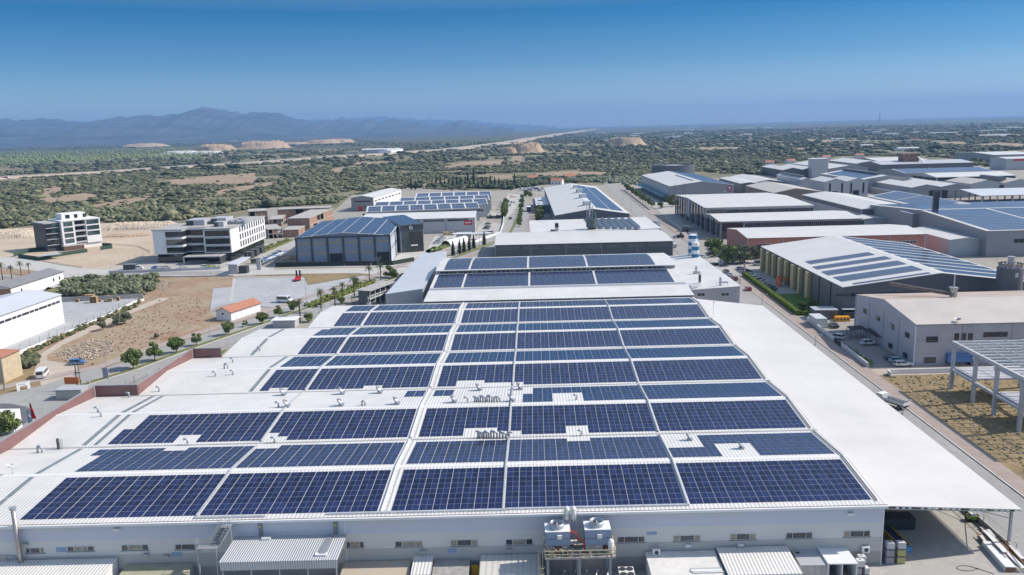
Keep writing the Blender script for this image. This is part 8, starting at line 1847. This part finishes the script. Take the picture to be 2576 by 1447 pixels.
b.build('rail',t);b=MB(fr);b.box(W_*.83,W_*.83+.9,1.2,D_-.1,ZF+.05,ZF+.35,ALU).box(W_*.8,W_*.8+1.6,.9,1.5,ZF+.05,ZF+.3,WHITE).box(W_*.26,W_*.26+1.3,D_-1.3,D_-.7,ZF+.2,ZF+.55,WHITE);b.build('roof_duct',t)
leanroof('lean_to_shed','low roof of stained concrete slabs right of the zinc canopy',('B1',890,1305),('B1',1560,1298),('B1',1530,1460),1.9,mat('stained_slab',(.46,.43,.38),.85,col2=(.50,.40,.29),scale=.7),CONC)
leanroof('lean_to_shed','small white corrugated awning between the slab roofs',('B1',1590,1250),('B1',1785,1248),('B1',1750,1440),2.6,CORW,None,.15,'awning')
leanroof('lean_to_shed','grey weathered sheet roof right of the white awning',('B1',1790,1290),('B1',2150,1284),('B1',2145,1455),2.2,mat('weathered_sheet',(.36,.34,.32),.9,var=.2,scale=1.2),CONC)
leanroof('lean_to_shed','cream panel roof left of the cooling tower platform',('B1',2255,1240),('B2',285,1232),('B2',300,1465),2.4,ribbed('cream_panels',(.62,.60,.55),'X',.9,.2,.5,.06,.05,line=.5),WLG)
p=W0('B1',2200,1340,1.);t=thing('yellow_door',p,'yellow door in the dark gap beside the cream roof','door');MB(FRH).box((p-WP).dot(FE)-.55,(p-WP).dot(FE)+.55,-1.1,-1.,0,2.1,YEL).build('leaf',t)
t,fr,W_,D_=leanroof('flat_annex','white flat-roofed annex with an AC unit on its back left corner',('B2',1335,1215),('B2',2035,1192),('B2',2140,1462),3.1,mat('white_membrane',(.70,.68,.64),.7,var=.07,scale=.8),WWH,zb=0)
b=MB(fr);b.box(W_*.55,W_*.98,1.2,1.75,ZF+.15,ZF+.23,WHITE).box(W_*.56,W_*.99,1.8,2.1,ZF+.14,ZF+.22,WLG).box(W_*.57,W_,.9,1.12,ZF+.13,ZF+.2,WHITE);b.build('loose_boards',t);ZA=ZF
leanroof('flat_annex','ribbed white roof right of the flat annex',('B2',2052,1168),('B3',185,1150),('B3',325,1430),3.,CORW,WWH,zb=0)
def ac(c,x,y,z,lab,s=1.,wallmt=False):
    p=W0(c,x,y,.5)if wallmt else G(c,x,y,z);t=thing('ac_unit',p,lab,'air conditioner');b=MB();b.box(p.x-.55*s,p.x+.55*s,p.y-.2*s,p.y+.25*s,p.z,p.z+.85*s,WHITE).build('case',t);MB().tube([(p.x+.0,p.y-.2*s-.001,p.z+.42*s),(p.x+.0,p.y-.2*s-.03,p.z+.42*s)],.32*s,DKF,14).build('fan',t);b=MB()
    for s_ in(-.4,.4):b.bar((p.x+s_,p.y-.25,p.z-.03),(p.x+s_,p.y+.45,p.z-.03),.06,WHITE)
    b.build('bracket',t)
ac('B2',1450,1240,ZA+.3,'boxy white AC unit on the flat annex roof');ac('B3',980,1215,0,'white AC unit on brackets on the wall beside the tank stacks',1.,True)

for k,(c,x,y,lab)in enumerate((('B0',1178,978,'white floodlight high on the left part of the front wall'),('B0',262,1130,'grey floodlight near the bottom left flue'),('B1',1680,1200,'square lamp over the white awning'),('B1',2545,1182,'small lamp left of the cooling tower platform'),('B2',1765,1140,'lamp under the window above the flat annex'),('B2',2292,1132,'lamp under the second window above the ribbed roof'),('B3',824,824,'white floodlight high at the right end of the front wall'),('B0',1475,1232,'dark lamp under a window left of the stairs'),('B0',1678,1248,'second dark lamp near the steel stairs'))):
    p=W0(c,x,y);u=(p-WP).dot(FE);t=thing('wall_lamp',p,lab,'wall lamp','lamps on the front wall');MB(FRH).box(u-.42,u+.42,-.5,-.02,p.z-.15,p.z+.15,WHITE if k in(0,6,4,5)else GALV).build('housing',t)
m=MB(FRH);PLB=mat('pale_blue_label',(.26,.36,.52),.6)
for c,x0,y0,x1,y1 in(('B0',568,1165,665,1215),('B0',1730,1215,1828,1258),('B1',1927,1175,2012,1222),('B2',1355,1008,1455,1042)):
    a=W0(c,x0,y1);b_=W0(c,x1,y0);m.box((a-WP).dot(FE),(b_-WP).dot(FE),-.03,-.003,a.z,b_.z,PLB)
m.build('wall_label',hall)
for k,(x0,x1,yb)in enumerate(((1072,1118,520),(2040,2092,500))):
    a=W0('Zc',x0,330);b_=W0('Zc',x1,330);c_=W0('Zc',x1,yb);u0,u1=(a-WP).dot(FE),(b_-WP).dot(FE);t=thing('wall_cable_duct',a,'grey vertical cable duct down the front wall with yellow warning plates, %s'%('left one' if not k else 'right one'),'duct');MB(FRH).box(u0,u1,-.25,-.005,c_.z,EV-.3,mat('duct_grey',(.20,.22,.24),.5)).build('duct',t);um=(u0+u1)/2;b=MB(FRH)
    for z in(8.4,6.6):b.box(um-.12,um+.12,-.28,-.251,z,z+.28,mat('warning_yellow',(.6,.6,.05),.5))
    b.build('warning_plate',t)
p=W0('B0',205,1275,.7);p.z=2.6;q_=W0('B0',120,775,.7);h=q_.z-2.6;dx_=q_.x-p.x;t=thing('flue_pipe',p,'tall slim metal flue with flat cap at the bottom left','flue');MB().tube([(p.x,p.y,0),(p.x,p.y,2.6+h*.98)],.32,mat('flue_steel',(.42,.38,.35),.4,.6,var=.15,scale=2),12).build('pipe',t,smooth=True);MB().lathe(p.x,p.y,[(.32,2.6+h*.96),(.5,2.6+h),(.5,2.75+h),(.02,2.8+h)],GALV,14).build('cap',t)
zq=W0('B0',60,1300).z;p=G('B0',60,1290,zq);p.z=zq;t=thing('roof_blower',p,'cream blower box with angled grey duct on the bottom left shed','blower');MB().box(p.x-1,p.x+.4,p.y-.5,p.y+.5,zq,zq+.9,mat('cream_box',(.5,.46,.38),.6)).build('box',t);MB().add([(p.x+.4,p.y-.4,zq+.1),(p.x+2.2,p.y-.4,zq+.1),(p.x+1.6,p.y-.4,zq+.8),(p.x+.4,p.y-.4,zq+.9),(p.x+.4,p.y+.4,zq+.1),(p.x+2.2,p.y+.4,zq+.1),(p.x+1.6,p.y+.4,zq+.8),(p.x+.4,p.y+.4,zq+.9)],[(0,1,2,3),(7,6,5,4),(3,2,6,7),(1,5,6,2)],GALV).build('duct',t)

a=W0('Zc',690,300,.2);s1=W0('Zc',560,690,3.4);t=thing('steel_stairs',(a.x,a.y,0),'grey steel stairs with landing leading up to the eave','stairs');u=(a-WP).dot(FE);zl=s1.z;ul=(s1-WP).dot(FE)-.8
m=MB(FRH);m.box(u-.7,u+.7,-1.6,-.1,9.3,9.4,GALV).build('top_landing',t);m=MB(FRH);m.box(ul-2.4,ul+.6,-3.6,-2.2,zl,zl+.1,GALV).build('lower_landing',t);n=13
for k in range(n):
    f=k/(n-1);uu=u+(ul-u)*f;yy_=-1.6-.9*f;z=9.3+(zl-9.3)*f;MB(FRH).box(uu-.65,uu+.65,yy_-.25,yy_+.1,z,z+.05,GALV).build('tread',t)
m=MB(FRH)
for s_ in(-.7,.7):
    m.bar((u+s_,-1.6,9.3),(ul+s_,-2.5,zl),.16,GALV);m.bar((u+s_,-1.6,10.3),(ul+s_,-2.5,zl+1),.06,GALV);m.bar((u+s_,-1.6,9.8),(ul+s_,-2.5,zl+.5),.05,GALV)
    for k in range(6):f=k/5;m.bar((u+s_+(ul-u)*f,-1.6-.9*f,9.3+(zl-9.3)*f),(u+s_+(ul-u)*f,-1.6-.9*f,10.3+(zl-9.3)*f),.05,GALV)
    m.bar((u+s_,-.1,10.4),(u+s_,-1.6,10.4),.05,GALV)
for z in(.4,.75,1.1):m.bar((ul-2.4,-3.6,zl+z),(ul+.6,-3.6,zl+z),.05,GALV);m.bar((ul-2.4,-3.6,zl+z),(ul-2.4,-2.2,zl+z),.05,GALV)
m.build('handrail',t);m=MB(FRH)
for x,y,z in((ul-2.2,-3.4,zl),(ul+.4,-3.4,zl),(u+.6,-1.5,9.3)):m.bar((x,y,0),(x,y,z),.18,GALV)
m.build('support_post',t)

PS=mat('platform_steel',(.27,.29,.32),.5,.2);PYL=mat('faded_yellow_rail',(.50,.44,.27),.6)
q1=W0('Zb',345,1000,5.4);q2=W0('Zb',1560,985,5.4);zp=(q1.z+q2.z)/2;P0=Vector((q1.x,q1.y,0));W_=(q2-q1).dot(FE);dpt=4.9;t=thing('cooling_platform',P0,'steel platform carrying pipes and two cooling towers before the front wall','platform');fr=((P0.x,P0.y,0.),FE,FN)
MB(fr).box(0,W_,0,dpt,zp-.25,zp,mat('deck_concrete',(.36,.33,.31),.9,var=.15,scale=1)).build('deck',t)
for x in(.2,W_*.47,W_-.9):
    for y in(.3,dpt-.4):MB(fr).box(x,x+.35,y-.17,y+.18,0,zp-.251,PS).build('column',t)
m=MB(fr)
for z in(zp+.5,zp+1.05):
    m.bar((0,.05,z),(W_,.05,z),.1,PYL);m.bar((0,.05,z),(0,dpt,z),.1,PYL);m.bar((W_,.05,z),(W_,dpt,z),.1,PYL)
for k in range(9):m.bar((k*W_/8,.05,zp),(k*W_/8,.05,zp+1.05),.09,PYL)
for z in(.7,1.2,1.7):m.bar((.3,.0,z),(W_-.6,.0,z),.06,PYL)
m.build('railing',t);m=MB(fr)
for s_ in(-.9,-.35):m.bar((s_,-.1,0),(s_,-.1,zp+1.4),.07,PYL)
for k in range(14):m.bar((-.9,-.1,.3*k+.2),(-.35,-.1,.3*k+.2),.05,PYL)
for k in range(5):m.tube([(-.62+.5*math.cos(a_),-.35+.4*math.sin(a_),.8+k*.85)for a_ in np.linspace(0,6.28,9)],.03,PYL,4)
m.build('caged_ladder',t);r_=random.Random(4);
RSTP=mat('rusty_pipework',(.30,.17,.11),.8,var=.3,scale=3)
for k in range(30):
    x=r_.uniform(.4,W_*.4 if k<16 else W_-.6);y=r_.uniform(.3,1.3);z=zp+.1;m=MB(fr);m.tube([(x,y,z),(x,y,z+r_.uniform(.4,1.1)),(x+r_.uniform(-.8,.8),y,z+r_.uniform(.4,1.1))],r_.uniform(.05,.13),(ALU,RSTP,PYL)[k%3],6);m.build('pipework',t)
for k in range(5):m=MB(fr);x=W_*(.25+.16*k);m.tube([(x,.9,0),(x,.9,2.2),(x+.3,1.4,2.6)],.12 if k%2 else .2,ALU,8).build('pipework',t)
m=MB(fr);x=W_*.50;m.tube([(x+.6,1.2,zp),(x+.6,1.2,zp+2.0),(x-.4,1.4,zp+2.2),(x-.4,1.4,zp+3.0),(x-1.2,1.6,zp+3.1),(x-1.2,1.6,zp+3.5)],.12,RED,8).build('red_pipe',t)
m=MB(fr);m.lathe(W_-.6,1.,[(.01,zp+.2),(.4,zp+.3),(.42,zp+1.9),(.2,zp+2.2),(.01,zp+2.25)],WHITE,14);m.build('white_vessel',t)
def ctower(c0,x0,x1,yt,lab,bl):
    a=W0('Zb',x0,yt,4.3);b_=W0('Zb',x1,yt,4.3);zt=(a.z+b_.z)/2;W2=(b_-a).dot(FE);f=((a.x,a.y,0.),FE,FN);t=thing('cooling_tower',(a.x,a.y,0),lab,'cooling tower');D2=2.6;BLU=mat('tower_blue_grey',(.23,.30,.42),.5,var=.06,scale=1)
    MB(f).box(0,W2,0,D2,zp+1.35,zt-.05,BLU).box(.05,W2-.05,.05,D2,zp+.15,zp+1.349,PS).box(-.04,W2+.04,-.04,D2+.04,zt-.05,zt+.02,WHITE).build('casing',t);MB(f).box(-.02,W2+.02,-.03,0,zp+2.3,zp+2.35,DKF).build('joint',t);m=MB(f)
    for k in range(3):m.box(.1+k*W2/3,W2/3-.1+k*W2/3,.01,.045,zp+.5,zp+1.2,DARK if k==bl else GALV)
    m.build('louvre',t);MB(f).box(W2*.48,W2*.48+.65,-.35,-.03,zp+2.45,zp+3.,WHITE).build('control_box',t);cx,cy=W2*.48,D2*.5;m=MB(f);m.lathe(cx,cy,[(.98,zt),(1.,zt+.75),(.9,zt+.75),(.88,zt+.1)],ALU,24);m.build('fan_ring',t,smooth=True);m=MB(f);m.cyl(cx,cy,zt+.15,zt+.5,.15,GALV,10)
    for k in range(6):an=k*1.047+.3;ca,sa=math.cos(an),math.sin(an);m.add([(cx+.1*ca,cy+.1*sa,zt+.3),(cx+.85*ca-.16*sa,cy+.85*sa+.16*ca,zt+.42),(cx+.85*ca+.16*sa,cy+.85*sa-.16*ca,zt+.25)],[(0,1,2)],WHITE)
    m.build('fan_blade',t);MB(f).tube([(cx,cy,zt+.02),(cx,cy,zt+.04)],.88,DARK,24).build('fan_opening',t)
ctower('Zb',350,775,548,'left cooling tower, blue-grey with white top and round fan',1);ctower('Zb',1030,1472,512,'right cooling tower, slightly higher in view, round fan on white top',2)
a=W0('Zb',720,340,1.6);t=thing('tank_gantry',(a.x,a.y,0),'slim pipe gantry holding two white upright tanks at eave height','gantry');
for k in range(2):x=a.x+k*.95;MB().lathe(x,a.y,[(.01,a.z),(.38,a.z+.1),(.4,a.z+1.7),(.2,a.z+2.),(.01,a.z+2.1)],WHITE,14).build('tank',t,smooth=True)
m=MB()
for x in(a.x-.5,a.x+.45,a.x+1.45):
    m.bar((x,a.y-.4,0 if x>a.x else 3),(x,a.y-.4,a.z+1.6),.08,GALV)
for z in(a.z,a.z+.8,a.z+1.6):m.bar((a.x-.5,a.y-.4,z),(a.x+1.45,a.y-.4,z),.05,PYL)
m.bar((a.x-.4,a.y-.4,a.z-1),(a.x+3.2,a.y-1.2,3.2),.06,PYL);m.box(a.x+.4,a.x+1.5,a.y-.7,a.y+.1,a.z-3.4,a.z-3.2,WHITE);m.build('frame',t)
a=G('Zb',1625,1292,1.9);t=thing('chiller_unit',(a.x,a.y,0),'white chiller box with four black fans right of the platform','chiller');MB().box(a.x,a.x+2.2,a.y-.6,a.y+2.3,0,1.9,WHITE).build('case',t)
for i in range(2):
    for j in range(2):MB().tube([(a.x+.58+i*1.04,a.y+.2+j*1.4,1.901),(a.x+.58+i*1.04,a.y+.2+j*1.4,2.)],.48,DKF,18).build('fan',t)

p=G('B3',330,1350,2.6);t=thing('panel_tank',(p.x,p.y,0),'grey square water tank of ribbed panels near the hall corner','tank');MB().box(p.x,p.x+4.,p.y,p.y+4.4,0,2.6,CONC).box(p.x-.03,p.x+4.03,p.y-.03,p.y+4.43,2.6,2.66,WLG).box(p.x+.3,p.x+.9,p.y+3.2,p.y+3.7,2.66,2.68,DARK).build('shell',t);m=MB()
for k in range(5):m.box(p.x+k*1.-.04,p.x+k*1.+.04,p.y-.07,p.y-.001,0,2.6,WLG);m.box(p.x-.07,p.x-.001,p.y+k*1.08,p.y+k*1.08+.07,0,2.6,WLG)
m.build('rib',t)
p=G('B3',605,1335,2.9);t=thing('open_cubicle',(p.x,p.y,0),'white open-fronted cubicle with dark bays beside the panel tank','cubicle');m=MB();m.box(p.x,p.x+4.2,p.y,p.y+4.6,2.8,2.95,WHITE)
for x in(0,2.,4.05):m.box(p.x+x,p.x+x+.14,p.y+.1,p.y+4.5,0,2.799,WHITE)
m.box(p.x,p.x+4.2,p.y+4.45,p.y+4.59,0,2.799,DKF);m.build('body',t)
IB=mat('ibc_plastic',(.70,.70,.70),.5,var=.05,scale=1);IBY=mat('ibc_yellow',(.62,.55,.12),.5);IBG=mat('ibc_grey',(.36,.35,.40),.5);WIRE=mat('ibc_wire',(.5,.5,.52),.4,.5)
def ibc(x,y,z,m_,lab):
    t=thing('ibc_tote',(x,y,z),lab,'liquid tote','caged liquid totes');MB().box(x+.04,x+1.11,y+.04,y+.93,z+.16,z+1.1,m_).box(x+.08,x+1.07,y+.08,y+.89,z+1.1,z+1.14,IB).build('tank',t);MB().cyl(x+.57,y+.5,z+1.14,z+1.18,.13,DKF,10).build('lid',t);MB().box(x,x+1.15,y,y+.97,z,z+.14,DKF).build('pallet',t);m=MB()
    for k in range(6):m.box(x+k*.226-.0,x+k*.226+.02,y-.015,y+.005,z+.14,z+1.12,WIRE);m.box(x-.015,x+.005,y+k*.19,y+k*.19+.02,z+.14,z+1.12,WIRE)
    for k in range(4):m.box(x,x+1.15,y-.02,y-.0,z+.3+k*.27,z+.32+k*.27,WIRE)
    m.build('cage',t)
for lab,c,x,y,z0,st in(('white tote by the wall, upper left of the white trio','B3',800,1440-170,1.2,(IB,)),('tote in the left pair stack','B3',848,1395,0,(IBG,IB)),('tote lowest toward the corner','B3',935,1447,0,(IB,)),('tote of the left column at the hall corner','B3',1185,1345,0,(IBG,IBG,IB)),('tote of the right column with yellow lower tanks','B3',1298,1342,0,(IBY,IBY,IB)),('tote of the rear column under the canopy','B3',1200,1290,0,(IBG,IB)),('tote in the far rear column under the canopy','B3',1290,1270,0,(IBY,IB))):
    p=G(c,x,y,0)
    if p.x<49:p.y=min(p.y,109.9-1.1*(z0==0))
    for k,m_ in enumerate(st):ibc(p.x,p.y,z0+k*1.17,m_,'caged %s %s%s'%({IB:'white',IBY:'yellow',IBG:'grey'}[m_],lab,', %s up'%ordn[k]if len(st)>1 else ''))

p=G('B3',1380,1200);t=thing('conveyor_machine',(p.x,p.y,0),'long blue and yellow conveyor machine lying beside the totes','machine');d=(G('B3',1200,1020)-p);L_=d.length;d.normalize();n_=Vector((-d.y,d.x,0));f=((p.x,p.y,0),n_,d)
MB(f).box(-.5,.9,0,L_,.5,.8,mat('machine_blue',(.03,.06,.16),.5)).build('belt',t);MB(f).box(-.7,-.5,0,L_,.3,1.,YEL).box(.9,1.1,0,L_,.3,1.,YEL).build('side_rail',t);MB(f).box(-.6,1.,-.8,.0,.1,.9,mat('machine_light_blue',(.15,.35,.6),.5)).build('hopper',t)
p=G('B3',1190,1000);t=thing('machine_crate',(p.x,p.y,0),'dark wrapped crate behind the hall corner under the canopy','crate');MB().box(p.x-1,p.x+4.5,p.y,p.y+2.5,0,2,DKF).build('body',t)
p=G('B3',2040,905);t=thing('mini_tractor',(p.x,p.y,0),'small green and white utility vehicle in the canopy shade','vehicle');MB().box(p.x-.6,p.x+1.1,p.y-.5,p.y+.6,.4,1.1,mat('lime_green',(.35,.45,.08),.5)).box(p.x-.3,p.x+.6,p.y-.4,p.y+.5,1.1,1.5,WHITE).build('body',t)
for x in(-.4,.9):
    for y in(-.5,.55):MB().tube([(p.x+x,p.y+y-.1,.35),(p.x+x,p.y+y+.1,.35)],.35,BLACK,10).build('wheel',t)
A_=G('B3',2000,965);B_=G('B3',2400,1420);d=(B_-A_);L_=d.length;d.normalize();n_=Vector((-d.y,d.x,0));f=((A_.x,A_.y,0),d,n_);r_=random.Random(3)
for k in range(26):
    s0=r_.uniform(0,L_*.62);l=r_.uniform(2.5,8);o_=r_.uniform(.1,3.2);z=r_.uniform(.1,1.1);q=r_.random();t=thing('building_scrap',(A_.x+d.x*s0+n_.x*o_,A_.y+d.y*s0+n_.y*o_,0),('loose white board' if q<.45 else 'rusty steel bar' if q<.7 else 'tan plank')+' in the long scrap pile beside the right canopy posts','scrap','scrap pile by the canopy');tl=r_.uniform(-.5,.5)
    w_=r_.uniform(.3,.9)if q<.45 else .12;MB(f).bar((s0,o_,z),(min(L_,s0+l),o_+tl,z+r_.uniform(-.2,.3)),w_,WHITE if q<.45 else(mat('rusty_bar',(.25,.16,.1),.8)if q<.7 else WOOD),.1).build('piece',t)
t=thing('panel_pallet',tuple(A_),'long white-wrapped panel bundle along the scrap pile','bundle');MB(f).box(L_*.45,L_,-.3,1.2,0,.9,WHITE).box(L_*.97,L_+.05,-.25,1.15,.05,.8,mat('brown_end',(.25,.12,.08),.8)).build('bundle',t)
p=G('B3',2010,1400);t=thing('hose',tuple(p),'thin black hose looped on the concrete yard','hose');MB().tube([(p.x+1.4*math.cos(a_)-a_*.0,p.y+.9*math.sin(a_)+.12*a_,.14)for a_ in np.linspace(0,6,18)]+[(p.x+3,p.y-1.2,.14)],.04,BLACK,5).build('hose',t)
